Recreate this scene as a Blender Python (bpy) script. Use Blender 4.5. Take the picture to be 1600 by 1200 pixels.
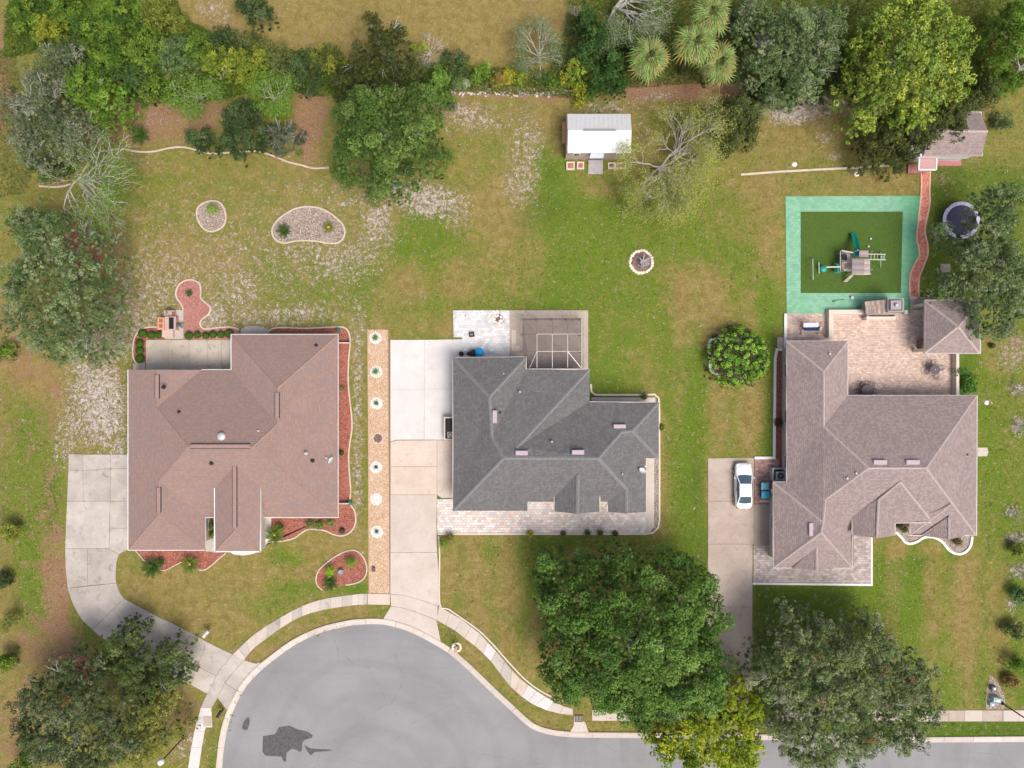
import bpy, math, random
import numpy as np
from mathutils import Vector, Matrix
from mathutils.geometry import tessellate_polygon
R = math.radians
for _o in list(bpy.data.objects): bpy.data.objects.remove(_o)

# ---------------------------------------------------------------- camera, sky, sun, exposure
H = 76.0            # height of the camera above the lawn, metres
S = 15.0            # photograph pixels per metre at ground level
scene = bpy.context.scene
COL = scene.collection
cd = bpy.data.cameras.new('camera'); cam = bpy.data.objects.new('camera', cd); COL.objects.link(cam)
cam.location = (0, 0, H); cam.rotation_euler = (0, 0, 0)
cd.sensor_width = 36; cd.lens = 36 * (H * S) / 1600.0; cd.clip_end = 5000; cd.clip_start = 0.5
scene.camera = cam
SUN_EL, SUN_AZ = 61.0, 142.0     # azimuth clockwise from north (+y): light comes from the south-east
world = bpy.data.worlds.new('World'); scene.world = world; world.use_nodes = True
wn = world.node_tree; bg = wn.nodes['Background']
sky = wn.nodes.new('ShaderNodeTexSky'); sky.sky_type = 'NISHITA'; sky.sun_disc = False
sky.sun_elevation = R(SUN_EL); sky.sun_rotation = R(SUN_AZ)
sky.air_density = 1.0; sky.dust_density = 6.0; sky.ozone_density = 0.6
wn.links.new(sky.outputs[0], bg.inputs[0]); bg.inputs[1].default_value = 0.10
sd = bpy.data.lights.new('sun', 'SUN'); sd.energy = 1.5; sd.angle = R(30); sd.color = (1.0, 0.945, 0.88)
sun = bpy.data.objects.new('sun', sd); COL.objects.link(sun)
_d = Vector((math.sin(R(SUN_AZ)) * math.cos(R(SUN_EL)), math.cos(R(SUN_AZ)) * math.cos(R(SUN_EL)), math.sin(R(SUN_EL))))
sun.rotation_euler = _d.to_track_quat('Z', 'Y').to_euler()
scene.view_settings.view_transform = 'Standard'; scene.view_settings.look = 'None'
scene.view_settings.gamma = 1.0; scene.view_settings.use_curve_mapping = False
scene.view_settings.exposure = 0.58

# ---------------------------------------------------------------- helpers
def P(px, py, z=0.0):
    """place seen at photo pixel (px,py) for something that stands z metres high"""
    k = (H - z) / H / S
    return ((px - 800) * k, (600 - py) * k)
def P3(px, py, z=0.0):
    x, y = P(px, py, z); return Vector((x, y, z))
def srgb(*c):
    f = lambda v: v / 12.92 if v <= .04045 else ((v + .055) / 1.055) ** 2.4
    return tuple(f(v / 255.0) for v in c)
def tag(o, label=None, cat=None, group=None, kind=None):
    if label: o['label'] = label
    if cat: o['category'] = cat
    if group: o['group'] = group
    if kind: o['kind'] = kind
    return o
def empty(name, x, y, z, label, cat, group=None):
    o = bpy.data.objects.new(name, None); COL.objects.link(o); o.location = (x, y, z)
    o.empty_display_size = .3
    return tag(o, label, cat, group)
def link(name, me, parent=None, loc=None):
    o = bpy.data.objects.new(name, me); COL.objects.link(o)
    if parent is not None: o.parent = parent
    if loc is not None: o.location = loc
    return o
def wloc(o):
    v = Vector(o.location); p = o.parent
    while p is not None: v += Vector(p.location); p = p.parent
    return v
def copy_thing(o, loc, rz=0.0, sc=1.0, label=None):
    c = o.copy(); COL.objects.link(c); c.location = loc; c.rotation_euler = (0, 0, rz); c.scale = (sc, sc, sc)
    if label: c['label'] = label
    for ch in o.children:
        d = ch.copy(); COL.objects.link(d); d.parent = c
        for g in ch.children:
            e = g.copy(); COL.objects.link(e); e.parent = d
    return c
def np_mesh(name, V, nside, tint=None, mat=None, smooth=False):
    """mesh of unconnected n-gons: V (n*nside,3)"""
    n = len(V) // nside
    me = bpy.data.meshes.new(name)
    me.vertices.add(len(V)); me.vertices.foreach_set('co', np.ascontiguousarray(V, dtype=np.float32).ravel())
    me.loops.add(n * nside); me.loops.foreach_set('vertex_index', np.arange(n * nside, dtype=np.int32))
    me.polygons.add(n); me.polygons.foreach_set('loop_start', np.arange(0, n * nside, nside, dtype=np.int32))
    me.polygons.foreach_set('loop_total', np.full(n, nside, dtype=np.int32))
    if tint is not None:
        a = me.attributes.new('tint', 'FLOAT_COLOR', 'POINT')
        T = np.ones((len(V), 4), dtype=np.float32); T[:, :3] = tint
        a.data.foreach_set('color', T.ravel())
    me.update(calc_edges=True)
    if mat: me.materials.append(mat)
    return me
class MB:
    """collects simple solids; build() turns them into ONE mesh object"""
    def __init__(s): s.v = []; s.f = []; s.t = []; s.cur = (1, 1, 1)
    def add(s, vs, fs):
        b = len(s.v); s.v += [tuple(v) for v in vs]; s.f += [tuple(i + b for i in f) for f in fs]; s.t += [s.cur] * len(vs); return s
    def tri_box(s, c): return s
    def box(s, x0, y0, z0, x1, y1, z1):
        return s.add([(x0,y0,z0),(x1,y0,z0),(x1,y1,z0),(x0,y1,z0),(x0,y0,z1),(x1,y0,z1),(x1,y1,z1),(x0,y1,z1)],
                     [(3,2,1,0),(4,5,6,7),(0,1,5,4),(1,2,6,5),(2,3,7,6),(3,0,4,7)])
    def obox(s, p, q, w, h, up=(0,0,1)):
        """box running from p to q, w wide, h high (centred)"""
        p = Vector(p); q = Vector(q); d = (q - p).normalized(); up = Vector(up)
        if abs(d.dot(up)) > .98: up = Vector((0,1,0))
        a = d.cross(up).normalized() * (w / 2); b = a.cross(d).normalized() * (h / 2)
        return s.add([p-a-b,p+a-b,p+a+b,p-a+b,q-a-b,q+a-b,q+a+b,q-a+b],
                     [(0,1,2,3),(7,6,5,4),(1,0,4,5),(2,1,5,6),(3,2,6,7),(0,3,7,4)])
    def bbox(s, cx, cy, z0, sx, sy, sz, rz=0.0, bev=0.0):
        """box centred in plan, bevelled rim on top"""
        c, n = math.cos(rz), math.sin(rz)
        def ring(hx, hy, z): return [(cx + a*c - b*n, cy + a*n + b*c, z) for a, b in ((-hx,-hy),(hx,-hy),(hx,hy),(-hx,hy))]
        hx, hy = sx/2, sy/2
        if bev <= 0:
            vs = ring(hx,hy,z0) + ring(hx,hy,z0+sz)
            return s.add(vs, [(3,2,1,0),(4,5,6,7),(0,1,5,4),(1,2,6,5),(2,3,7,6),(3,0,4,7)])
        vs = ring(hx,hy,z0) + ring(hx,hy,z0+sz-bev) + ring(hx-bev,hy-bev,z0+sz)
        f = [(3,2,1,0),(8,9,10,11)]
        for k in (0,4): f += [(k+i, k+(i+1)%4, k+4+(i+1)%4, k+4+i) for i in range(4)]
        return s.add(vs, f)
    def prism(s, poly, z0, z1, bev=0.0):
        n = len(poly)
        if sum(poly[i][0]*poly[(i+1)%n][1]-poly[(i+1)%n][0]*poly[i][1] for i in range(n)) < 0: poly = poly[::-1]
        v = [(x,y,z0) for x,y in poly]
        if bev:
            q = offset(poly, bev); v += [(x,y,z1-bev) for x,y in poly] + [(x,y,z1) for x,y in q]; L = 2
        else: v += [(x,y,z1) for x,y in poly]; L = 1
        f = [tuple(L*n + i for i in range(n)), tuple(range(n-1,-1,-1))]
        for k in range(L): f += [(k*n+i, k*n+(i+1)%n, (k+1)*n+(i+1)%n, (k+1)*n+i) for i in range(n)]
        return s.add(v, f)
    def tube(s, pts, rad, n=8, cap=True):
        pts = [Vector(p) for p in pts]
        if not isinstance(rad, (list, tuple)): rad = [rad]*len(pts)
        vs = []; m = len(pts); ref = None
        for i, p in enumerate(pts):
            d = (pts[min(i+1,m-1)] - pts[max(i-1,0)]).normalized()
            if ref is None or abs(ref.dot(d)) > .95: ref = Vector((0,0,1)) if abs(d.z) < .9 else Vector((1,0,0))
            a = d.cross(ref).normalized(); b = d.cross(a).normalized(); ref = a.cross(d)*-1 if False else ref
            vs += [p + (a*math.cos(2*math.pi*k/n) + b*math.sin(2*math.pi*k/n))*rad[i] for k in range(n)]
        f = [(i*n+k, i*n+(k+1)%n, (i+1)*n+(k+1)%n, (i+1)*n+k) for i in range(m-1) for k in range(n)]
        if cap: f += [tuple(range(n-1,-1,-1)), tuple((m-1)*n+k for k in range(n))]
        return s.add(vs, f)
    def lathe(s, cx, cy, prof, n=16, sx=1, sy=1):
        vs = [(cx + r*math.cos(2*math.pi*k/n)*sx, cy + r*math.sin(2*math.pi*k/n)*sy, z) for r, z in prof for k in range(n)]
        m = len(prof)
        f = [(i*n+k, i*n+(k+1)%n, (i+1)*n+(k+1)%n, (i+1)*n+k) for i in range(m-1) for k in range(n)]
        f += [tuple(range(n-1,-1,-1)), tuple((m-1)*n+k for k in range(n))]
        return s.add(vs, f)
    def rock(s, cx, cy, z, r, rng, flat=.6, n=7):
        vs = [(cx, cy, z + r*flat)]
        for rr, zz in ((.65,.8),(1,.35),(.95,0)):
            for k in range(n):
                a = 2*math.pi*k/n; q = r*rr*rng.uniform(.82,1.12)
                vs.append((cx+q*math.cos(a), cy+q*math.sin(a), z + r*flat*zz*rng.uniform(.85,1.1)))
        f = [(0, 1+k, 1+(k+1)%n) for k in range(n)]
        for L in (0,1): f += [(1+L*n+k, 1+(L+1)*n+k, 1+(L+1)*n+(k+1)%n, 1+L*n+(k+1)%n) for k in range(n)]
        return s.add(vs, f)
    def build(s, name, mat, parent=None, smooth=False, kind=None, label=None, cat=None, group=None, tint=True, sub=0):
        if parent is not None: org = wloc(parent)
        else: org = Vector((0,0,0))
        me = bpy.data.meshes.new(name)
        me.from_pydata([(v[0]-org.x, v[1]-org.y, v[2]-org.z) for v in s.v], [], s.f)
        a = me.attributes.new('tint', 'FLOAT_COLOR', 'POINT')
        T = np.ones((len(s.v), 4), dtype=np.float32)
        if s.t: T[:, :3] = np.array(s.t, dtype=np.float32)
        a.data.foreach_set('color', T.ravel())
        if smooth: me.polygons.foreach_set('use_smooth', [True]*len(me.polygons))
        me.materials.append(mat); me.update()
        o = link(name, me, parent)
        if parent is None:   # the origin of a one-mesh thing sits at its base
            c = Vector((sum(v[0] for v in s.v)/len(s.v), sum(v[1] for v in s.v)/len(s.v), min(v[2] for v in s.v)))
            me.transform(Matrix.Translation(-c)); o.location = c
        if sub:
            m = o.modifiers.new('sub', 'SUBSURF'); m.levels = sub; m.render_levels = sub
        return tag(o, label, cat, group, kind)
def offset(poly, d):
    """shrink a counter-clockwise polygon by d"""
    n = len(poly); out = []
    for i in range(n):
        a, b, c = Vector(poly[i-1]).to_2d(), Vector(poly[i]).to_2d(), Vector(poly[(i+1)%n]).to_2d()
        e1 = (b-a).normalized(); e2 = (c-b).normalized()
        n1 = Vector((-e1.y, e1.x)); n2 = Vector((-e2.y, e2.x)); m = n1 + n2
        if m.length < 1e-4: m = n1.copy()
        k = d / max(.35, (1 + n1.dot(n2)) / 2) / 2
        out.append((b.x + m.x*k, b.y + m.y*k))
    return out
def ccw(poly):
    n = len(poly)
    return poly if sum(poly[i][0]*poly[(i+1)%n][1]-poly[(i+1)%n][0]*poly[i][1] for i in range(n)) > 0 else poly[::-1]
def spline(pts, k=6, closed=False):
    """Catmull-Rom through 2-D points"""
    n = len(pts); out = []
    rng_ = range(n) if closed else range(n-1)
    for i in rng_:
        if closed: p0,p1,p2,p3 = pts[i-1],pts[i],pts[(i+1)%n],pts[(i+2)%n]
        else: p0,p1,p2,p3 = pts[max(i-1,0)],pts[i],pts[i+1],pts[min(i+2,n-1)]
        for j in range(k):
            t = j/k
            out.append(tuple(.5*((2*p1[a])+(-p0[a]+p2[a])*t+(2*p0[a]-5*p1[a]+4*p2[a]-p3[a])*t*t+(-p0[a]+3*p1[a]-3*p2[a]+p3[a])*t**3) for a in (0,1)))
    if not closed: out.append(tuple(pts[-1]))
    return out
def pix(pts, z=0.0): return [P(x, y, z) for x, y in pts]
def inside(poly, x, y):
    c = False; n = len(poly); j = n-1
    for i in range(n):
        xi, yi = poly[i]; xj, yj = poly[j]
        if (yi > y) != (yj > y) and x < (xj-xi)*(y-yi)/(yj-yi)+xi: c = not c
        j = i
    return c
def inside_np(poly, X, Y):
    c = np.zeros(X.shape, bool); n = len(poly); j = n-1
    for i in range(n):
        xi, yi = poly[i]; xj, yj = poly[j]
        if yi != yj: c ^= ((yi > Y) != (yj > Y)) & (X < (xj-xi)*(Y-yi)/(yj-yi)+xi)
        j = i
    return c

# ---------------------------------------------------------------- materials
def nt(name):
    m = bpy.data.materials.new(name); m.use_nodes = True
    t = m.node_tree; b = t.nodes['Principled BSDF']; return m, t, b
def N(t, typ, **kw):
    n = t.nodes.new(typ)
    for k, v in kw.items():
        if k.startswith('i_'):
            key = k[2:]; key = int(key) if key.isdigit() else key
            n.inputs[key].default_value = v
        else: setattr(n, k, v)
    return n
def L(t, a, b): t.links.new(a, b)
def noise(t, vec, scale, detail=4, rough=.55, dist=0.0):
    n = N(t, 'ShaderNodeTexNoise'); n.inputs['Scale'].default_value = scale; n.inputs['Detail'].default_value = detail
    n.inputs['Roughness'].default_value = rough; n.inputs['Distortion'].default_value = dist
    L(t, vec, n.inputs['Vector']); return n.outputs['Fac']
def ramp(t, fac, stops, interp='LINEAR'):
    r = N(t, 'ShaderNodeValToRGB'); cr = r.color_ramp; cr.interpolation = interp
    while len(cr.elements) < len(stops): cr.elements.new(.5)
    for e, (p, c) in zip(cr.elements, stops):
        e.position = p; e.color = (*c, 1) if len(c) == 3 else c
    L(t, fac, r.inputs[0]); return r.outputs[0]
def mixc(t, fac, a, b, mode='MIX'):
    m = N(t, 'ShaderNodeMix', data_type='RGBA', blend_type=mode)
    for s_, v in ((m.inputs[0], fac), (m.inputs[6], a), (m.inputs[7], b)):
        if isinstance(v, (int, float)): s_.default_value = v
        elif isinstance(v, tuple): s_.default_value = (*v, 1) if len(v) == 3 else v
        else: L(t, v, s_)
    return m.outputs[2]
def mth(t, op, a, b=0.0, clamp=False):
    m = N(t, 'ShaderNodeMath', operation=op, use_clamp=clamp)
    for s_, v in ((m.inputs[0], a), (m.inputs[1], b)):
        if isinstance(v, (int, float)): s_.default_value = v
        else: L(t, v, s_)
    return m.outputs[0]
def smooth01(t, v, lo, hi):
    m = N(t, 'ShaderNodeMapRange', interpolation_type='SMOOTHSTEP')
    L(t, v, m.inputs[0]); m.inputs[1].default_value = lo; m.inputs[2].default_value = hi; return m.outputs[0]
def gpos(t):   # world position: stays put on the thing, as nothing here moves
    return N(t, 'ShaderNodeNewGeometry').outputs['Position']
def bump(t, b, h, strength=.4, dist=.02):
    n = N(t, 'ShaderNodeBump'); n.inputs['Strength'].default_value = strength; n.inputs['Distance'].default_value = dist
    L(t, h, n.inputs['Height']); L(t, n.outputs[0], b.inputs['Normal'])
def simple(name, col, rough=.6, metal=0.0, var=.12, scale=6.0, tint=False, bumps=.15, spec=.4, dirt=0.0, dirtcol=(.08,.07,.06)):
    m, t, b = nt(name); p = gpos(t)
    f = noise(t, p, scale, 5, .65)
    c = ramp(t, f, [(.25, tuple(v*(1-var) for v in col)), (.75, tuple(min(1, v*(1+var)) for v in col))])
    if dirt:
        d = smooth01(t, noise(t, p, .5, 6, .7), .5, .75); c = mixc(t, mth(t, 'MULTIPLY', d, dirt), c, dirtcol)
    if tint:
        a = N(t, 'ShaderNodeAttribute', attribute_name='tint'); c = mixc(t, 1.0, c, a.outputs['Color'], 'MULTIPLY')
    L(t, c, b.inputs['Base Color']); b.inputs['Roughness'].default_value = rough; b.inputs['Metallic'].default_value = metal
    b.inputs['Specular IOR Level'].default_value = spec
    if bumps: bump(t, b, noise(t, p, scale*6, 3), bumps, .01)
    return m
def concrete(name, c1, c2, stain=.35, sc=.35, tint=True, staincol=(.12,.105,.09)):
    m, t, b = nt(name); p = gpos(t)
    f = noise(t, p, sc, 8, .68, .4); g = noise(t, p, 9, 4, .7); h = noise(t, p, 1.6, 6, .6, .8)
    c = mixc(t, smooth01(t, f, .3, .7), c1, c2)
    c = mixc(t, mth(t, 'MULTIPLY', smooth01(t, g, .35, .8), .3), c, tuple(v*.72 for v in c1))
    c = mixc(t, mth(t, 'MULTIPLY', smooth01(t, h, .52, .78), stain), c, staincol)
    a = N(t, 'ShaderNodeAttribute', attribute_name='tint'); c = mixc(t, 1.0, c, a.outputs['Color'], 'MULTIPLY')
    L(t, c, b.inputs['Base Color']); b.inputs['Roughness'].default_value = .9; b.inputs['Specular IOR Level'].default_value = .25
    bump(t, b, g, .3, .01); return m
def tinted(name, rough=.85, scale=14, amp=.35, bumps=.3, spec=.3):
    """colour comes from each piece's own tint; grain on top"""
    m, t, b = nt(name); p = gpos(t); a = N(t, 'ShaderNodeAttribute', attribute_name='tint')
    f = noise(t, p, scale, 4, .7); g = noise(t, p, .7, 5, .6)
    v = mth(t, 'ADD', mth(t, 'MULTIPLY', f, amp), 1 - amp*.5)
    v = mth(t, 'MULTIPLY', v, mth(t, 'ADD', mth(t, 'MULTIPLY', g, .3), .85))
    cc = N(t, 'ShaderNodeCombineColor'); [L(t, v, cc.inputs[i]) for i in range(3)]
    c = mixc(t, 1.0, a.outputs['Color'], cc.outputs[0], 'MULTIPLY')
    L(t, c, b.inputs['Base Color']); b.inputs['Roughness'].default_value = rough; b.inputs['Specular IOR Level'].default_value = spec
    bump(t, b, f, bumps, .01); return m
def foliage(name, rough=.62, trans=.14):
    m, t, b = nt(name); a = N(t, 'ShaderNodeAttribute', attribute_name='tint')
    oi = N(t, 'ShaderNodeNewGeometry')
    L(t, a.outputs['Color'], b.inputs['Base Color']); b.inputs['Roughness'].default_value = rough
    b.inputs['Specular IOR Level'].default_value = .10
    tr = N(t, 'ShaderNodeBsdfTranslucent'); L(t, a.outputs['Color'], tr.inputs['Color'])
    mx = N(t, 'ShaderNodeMixShader'); mx.inputs[0].default_value = trans
    L(t, b.outputs[0], mx.inputs[1]); L(t, tr.outputs[0], mx.inputs[2])
    L(t, mx.outputs[0], t.nodes['Material Output'].inputs['Surface']); return m
def shingle(name, cols, tabw=.30, rowh=.19, gap=.25, gapcol=(.05,.045,.045), streak=.0, streakcol=(.25,.25,.25), blot=.15):
    """asphalt shingles: every tab gets one of the blend's colours; UV is in metres along and up the slope"""
    m, t, b = nt(name); uv = N(t, 'ShaderNodeUVMap', uv_map='UVMap')
    s = N(t, 'ShaderNodeSeparateXYZ'); L(t, uv.outputs[0], s.inputs[0])
    row = mth(t, 'DIVIDE', s.outputs[1], rowh); ri = mth(t, 'FLOOR', row)
    off = N(t, 'ShaderNodeTexWhiteNoise', noise_dimensions='1D'); L(t, ri, off.inputs['W'])
    col = mth(t, 'ADD', mth(t, 'DIVIDE', s.outputs[0], tabw), off.outputs['Value']); ci = mth(t, 'FLOOR', col)
    cx = N(t, 'ShaderNodeCombineXYZ'); L(t, ci, cx.inputs[0]); L(t, ri, cx.inputs[1])
    wnz = N(t, 'ShaderNodeTexWhiteNoise', noise_dimensions='2D'); L(t, cx.outputs[0], wnz.inputs['Vector'])
    n = len(cols); c = ramp(t, wnz.outputs['Value'], [(i/n, cc) for i, cc in enumerate(cols)], 'CONSTANT')
    fr = mth(t, 'FRACT', row); fc = mth(t, 'FRACT', col)
    g = mth(t, 'MAXIMUM', mth(t, 'LESS_THAN', fr, .16), mth(t, 'MULTIPLY', mth(t, 'LESS_THAN', fc, .1), .6))
    c = mixc(t, mth(t, 'MULTIPLY', g, gap), c, gapcol)
    p = gpos(t)
    big = noise(t, p, .35, 6, .65)
    c = mixc(t, mth(t, 'MULTIPLY', smooth01(t, big, .45, .75), blot), c, tuple(v*1.7 for v in cols[0]))
    if streak:
        mp = N(t, 'ShaderNodeMapping'); mp.inputs['Scale'].default_value = (1.6, .5, 1); L(t, uv.outputs[0], mp.inputs[0])
        st = noise(t, mp.outputs[0], 1.2, 6, .7, 2.5)
        c = mixc(t, mth(t, 'MULTIPLY', smooth01(t, st, .45, .7), streak), c, streakcol)
    fine = noise(t, p, 40, 2); c = mixc(t, mth(t, 'MULTIPLY', fine, .3), c, tuple(v*.6 for v in cols[0]))
    L(t, c, b.inputs['Base Color']); b.inputs['Roughness'].default_value = .92; b.inputs['Specular IOR Level'].default_value = .2
    bump(t, b, fine, .4, .01); return m
M = {}
M['leaf'] = foliage('leaf_green')
M['bark'] = simple('bark', (.20,.17,.14), .9, var=.3, scale=5, bumps=.6)
M['pale_bark'] = simple('pale_bark', (.47,.45,.42), .9, var=.25, scale=5, bumps=.5)
M['tint'] = tinted('painted_piece')
M['paver'] = tinted('paver_stone', .9, 20, .4, .5)
M['stone'] = tinted('garden_stone', .9, 9, .5, .6)
M['white'] = simple('white_paint', (.78,.78,.77), .5, var=.05, scale=3, bumps=.05, dirt=.15, dirtcol=(.4,.38,.35))
M['cream'] = simple('cream_trim', (.66,.58,.50), .8, var=.08, scale=4, bumps=.2, dirt=.25, dirtcol=(.3,.25,.2))
M['stucco'] = simple('stucco', (.52,.46,.40), .9, var=.08, scale=8, bumps=.4)
M['edging'] = simple('poured_edging', (.60,.50,.42), .85, var=.15, scale=3, bumps=.3, dirt=.45, dirtcol=(.22,.18,.14))
M['black'] = simple('black_metal', (.02,.02,.022), .45, .3, var=.2, bumps=.05)
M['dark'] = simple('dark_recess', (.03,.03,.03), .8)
M['grey'] = simple('grey_metal', (.35,.36,.38), .4, .6, var=.1, bumps=.05)
M['lgrey'] = simple('light_grey', (.55,.56,.57), .5, .2, var=.08, bumps=.05)
M['wood'] = tinted('weathered_wood', .85, 10, .5, .4)
M['tread'] = simple('tyre_rubber', (.02,.02,.02), .8)
m, t, b = nt('car_paint'); b.inputs['Base Color'].default_value = (.80,.81,.82,1); b.inputs['Roughness'].default_value = .3
b.inputs['Coat Weight'].default_value = .6; b.inputs['Coat Roughness'].default_value = .06; M['car'] = m
m, t, b = nt('sky_tint_glass'); b.inputs['Base Color'].default_value = (.07,.115,.15,1); b.inputs['Roughness'].default_value = .12  # blue-grey base colour paints in the sky's reflection on the car windows
b.inputs['Specular IOR Level'].default_value = .9; M['glass'] = m
m, t, b = nt('window_glass'); b.inputs['Base Color'].default_value = (.06,.08,.09,1); b.inputs['Roughness'].default_value = .08; M['pane'] = m
M['green_plastic'] = simple('green_plastic', (.0,.20,.14), .3, var=.1, spec=.6, bumps=0)
M['teal_plastic'] = simple('teal_plastic', (.02,.32,.25), .35, var=.1, bumps=0)
M['blue_plastic'] = simple('blue_plastic', (.0,.36,.80), .35, var=.05, bumps=0)
M['bin_blue'] = simple('bin_lid_blue', (.07,.45,.66), .4, var=.1, bumps=0)
M['bin_pale'] = simple('bin_lid_pale_blue', (.22,.48,.62), .5, var=.2, scale=9, bumps=0)
M['bin_body'] = simple('bin_body', (.01,.10,.14), .45, bumps=0)
M['fabric_navy'] = simple('navy_fabric', (.02,.05,.16), .9)
M['fabric_pale'] = simple('pale_fabric', (.60,.60,.64), .9, var=.2, scale=8)
M['lilac'] = simple('lilac_pad', (.52,.50,.72), .55, var=.25, scale=6, bumps=.1)
M['mesh_black'] = simple('black_mesh', (.015,.017,.03), .8)
M['ply'] = simple('plywood', (.56,.33,.13), .7, var=.15, scale=5)
m, t, b = nt('screen_mesh')   # insect screen: half-open dark weave
tr = N(t, 'ShaderNodeBsdfTransparent'); mx = N(t, 'ShaderNodeMixShader'); mx.inputs[0].default_value = .24
b.inputs['Base Color'].default_value = (.05,.05,.055,1); b.inputs['Roughness'].default_value = .8
L(t, tr.outputs[0], mx.inputs[1]); L(t, b.outputs[0], mx.inputs[2]); L(t, mx.outputs[0], t.nodes['Material Output'].inputs['Surface']); M['screen'] = m
M['conc_old'] = concrete('old_concrete', (0.429,0.387,0.353), (0.572,0.531,0.485), 0.48)
M['conc_new'] = concrete('new_concrete', (0.615,0.598,0.592), (0.710,0.692,0.681), 0.18, staincol=(.4,.38,.36))
M['conc_tan'] = concrete('tan_concrete', (0.574,0.475,0.397), (0.662,0.569,0.497), 0.44999999999999996, staincol=(.36,.28,.2))
M['conc_pink'] = concrete('warm_concrete', (0.563,0.491,0.436), (0.641,0.574,0.518), 0.33, staincol=(.33,.28,.24))
M['conc_brown'] = concrete('brown_concrete', (0.417,0.340,0.292), (0.516,0.439,0.384), 0.44999999999999996, staincol=(.2,.15,.12))
M['conc_patio'] = concrete('patio_concrete', (0.484,0.429,0.363), (0.572,0.517,0.451), .55, sc=.5, staincol=(.10,.075,.055))
M['conc_den'] = concrete('brown_floor', (.33,.265,.23), (.44,.365,.32), .5, staincol=(.15,.11,.09))
def mulch(name, c1, c2, c3):
    m, t, b = nt(name); p = gpos(t)
    v = N(t, 'ShaderNodeTexVoronoi'); v.inputs['Scale'].default_value = 15; L(t, p, v.inputs['Vector'])
    s = N(t, 'ShaderNodeSeparateColor'); L(t, v.outputs['Color'], s.inputs[0])
    c = ramp(t, s.outputs[0], [(0, c1), (.45, c2), (.85, c3), (1, tuple(min(1, q*1.5) for q in c3))])
    big = noise(t, p, .6, 6, .6); c = mixc(t, mth(t, 'MULTIPLY', smooth01(t, big, .4, .7), .4), c, c3)
    L(t, c, b.inputs['Base Color']); b.inputs['Roughness'].default_value = .95; bump(t, b, v.outputs['Distance'], .8, .03); return m
M['mulch_red'] = mulch('red_mulch', (.16,.045,.035), (.30,.085,.065), (.40,.17,.12))
M['mulch_rose'] = mulch('rose_mulch', (.26,.10,.09), (.38,.16,.14), (.44,.22,.18))
M['mulch_pale'] = mulch('faded_mulch', (.15,.105,.08), (.27,.20,.155), (.44,.38,.335))
M['mulch_dark'] = mulch('dark_mulch', (.08,.05,.04), (.17,.10,.08), (.26,.18,.14))
M['gravel_orange'] = mulch('orange_gravel', (.38,.23,.135), (.53,.35,.22), (.60,.46,.33))
M['pebbles'] = mulch('white_pebbles', (.48,.48,.45), (.62,.62,.60), (.70,.70,.68))
# asphalt with faint turning marks round the circle
m, t, b = nt('asphalt'); p = gpos(t)
mp = N(t, 'ShaderNodeMapping'); cx_, cy_ = P(585,1230); mp.inputs['Location'].default_value = (-cx_, -cy_, 0); L(t, p, mp.inputs[0])
w = N(t, 'ShaderNodeTexWave', wave_type='RINGS', rings_direction='Z'); w.inputs['Scale'].default_value = .09; w.inputs['Distortion'].default_value = 9
w.inputs['Detail'].default_value = 4; w.inputs['Detail Scale'].default_value = .35; L(t, mp.outputs[0], w.inputs['Vector'])
f = noise(t, p, .18, 7, .6); g = noise(t, p, 22, 3, .7)
c = mixc(t, smooth01(t, f, .3, .7), (.23,.233,.243), (.285,.287,.295))
c = mixc(t, mth(t, 'MULTIPLY', smooth01(t, w.outputs['Fac'], .68, .98), .12), c, (.12,.12,.13))
mp2 = N(t, 'ShaderNodeMapping'); mp2.inputs['Scale'].default_value = (.15, 1.6, 1); L(t, p, mp2.inputs[0])
st = noise(t, mp2.outputs[0], .6, 5, .6, 1.0); c = mixc(t, mth(t, 'MULTIPLY', smooth01(t, st, .5, .72), .14), c, (.13,.13,.14))
c = mixc(t, mth(t, 'MULTIPLY', smooth01(t, g, .4, .75), .4), c, (.34,.34,.34))
c = mixc(t, mth(t, 'MULTIPLY', smooth01(t, noise(t, p, 5, 5, .8), .5, .8), .35), c, (.14,.14,.145))
vc = N(t, 'ShaderNodeTexVoronoi', feature='DISTANCE_TO_EDGE'); vc.inputs['Scale'].default_value = .16; L(t, N(t,'ShaderNodeNewGeometry').outputs['Position'], vc.inputs['Vector'])
c = mixc(t, mth(t, 'MULTIPLY', mth(t, 'LESS_THAN', mth(t, 'ADD', vc.outputs['Distance'], mth(t, 'MULTIPLY', noise(t, p, 1.5, 4),   .02)), .0125), .25), c, (.10,.10,.10))
c = mixc(t, mth(t, 'MULTIPLY', smooth01(t, noise(t, p, 14, 2), .66, .74), .3), c, (.5,.5,.49))
L(t, c, b.inputs['Base Color']); b.inputs['Roughness'].default_value = .9; bump(t, b, g, .35, .01); M['asphalt'] = m
M['patch'] = simple('fresh_asphalt', (.095,.095,.10), .85, var=.45, scale=3, dirt=.6, dirtcol=(.14,.14,.145))
# artificial turf of the play area
m, t, b = nt('play_turf'); p = gpos(t)
c = ramp(t, noise(t, p, 7, 5, .8), [(.3, (.035,.085,.008)), (.7, (.095,.16,.02))])
c = mixc(t, mth(t, 'MULTIPLY', smooth01(t, noise(t, p, .5, 4), .4, .7), .35), c, (.055,.11,.012))
L(t, c, b.inputs['Base Color']); b.inputs['Roughness'].default_value = .9; bump(t, b, noise(t, p, 30, 3), .8, .03); M['turf'] = m
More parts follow.
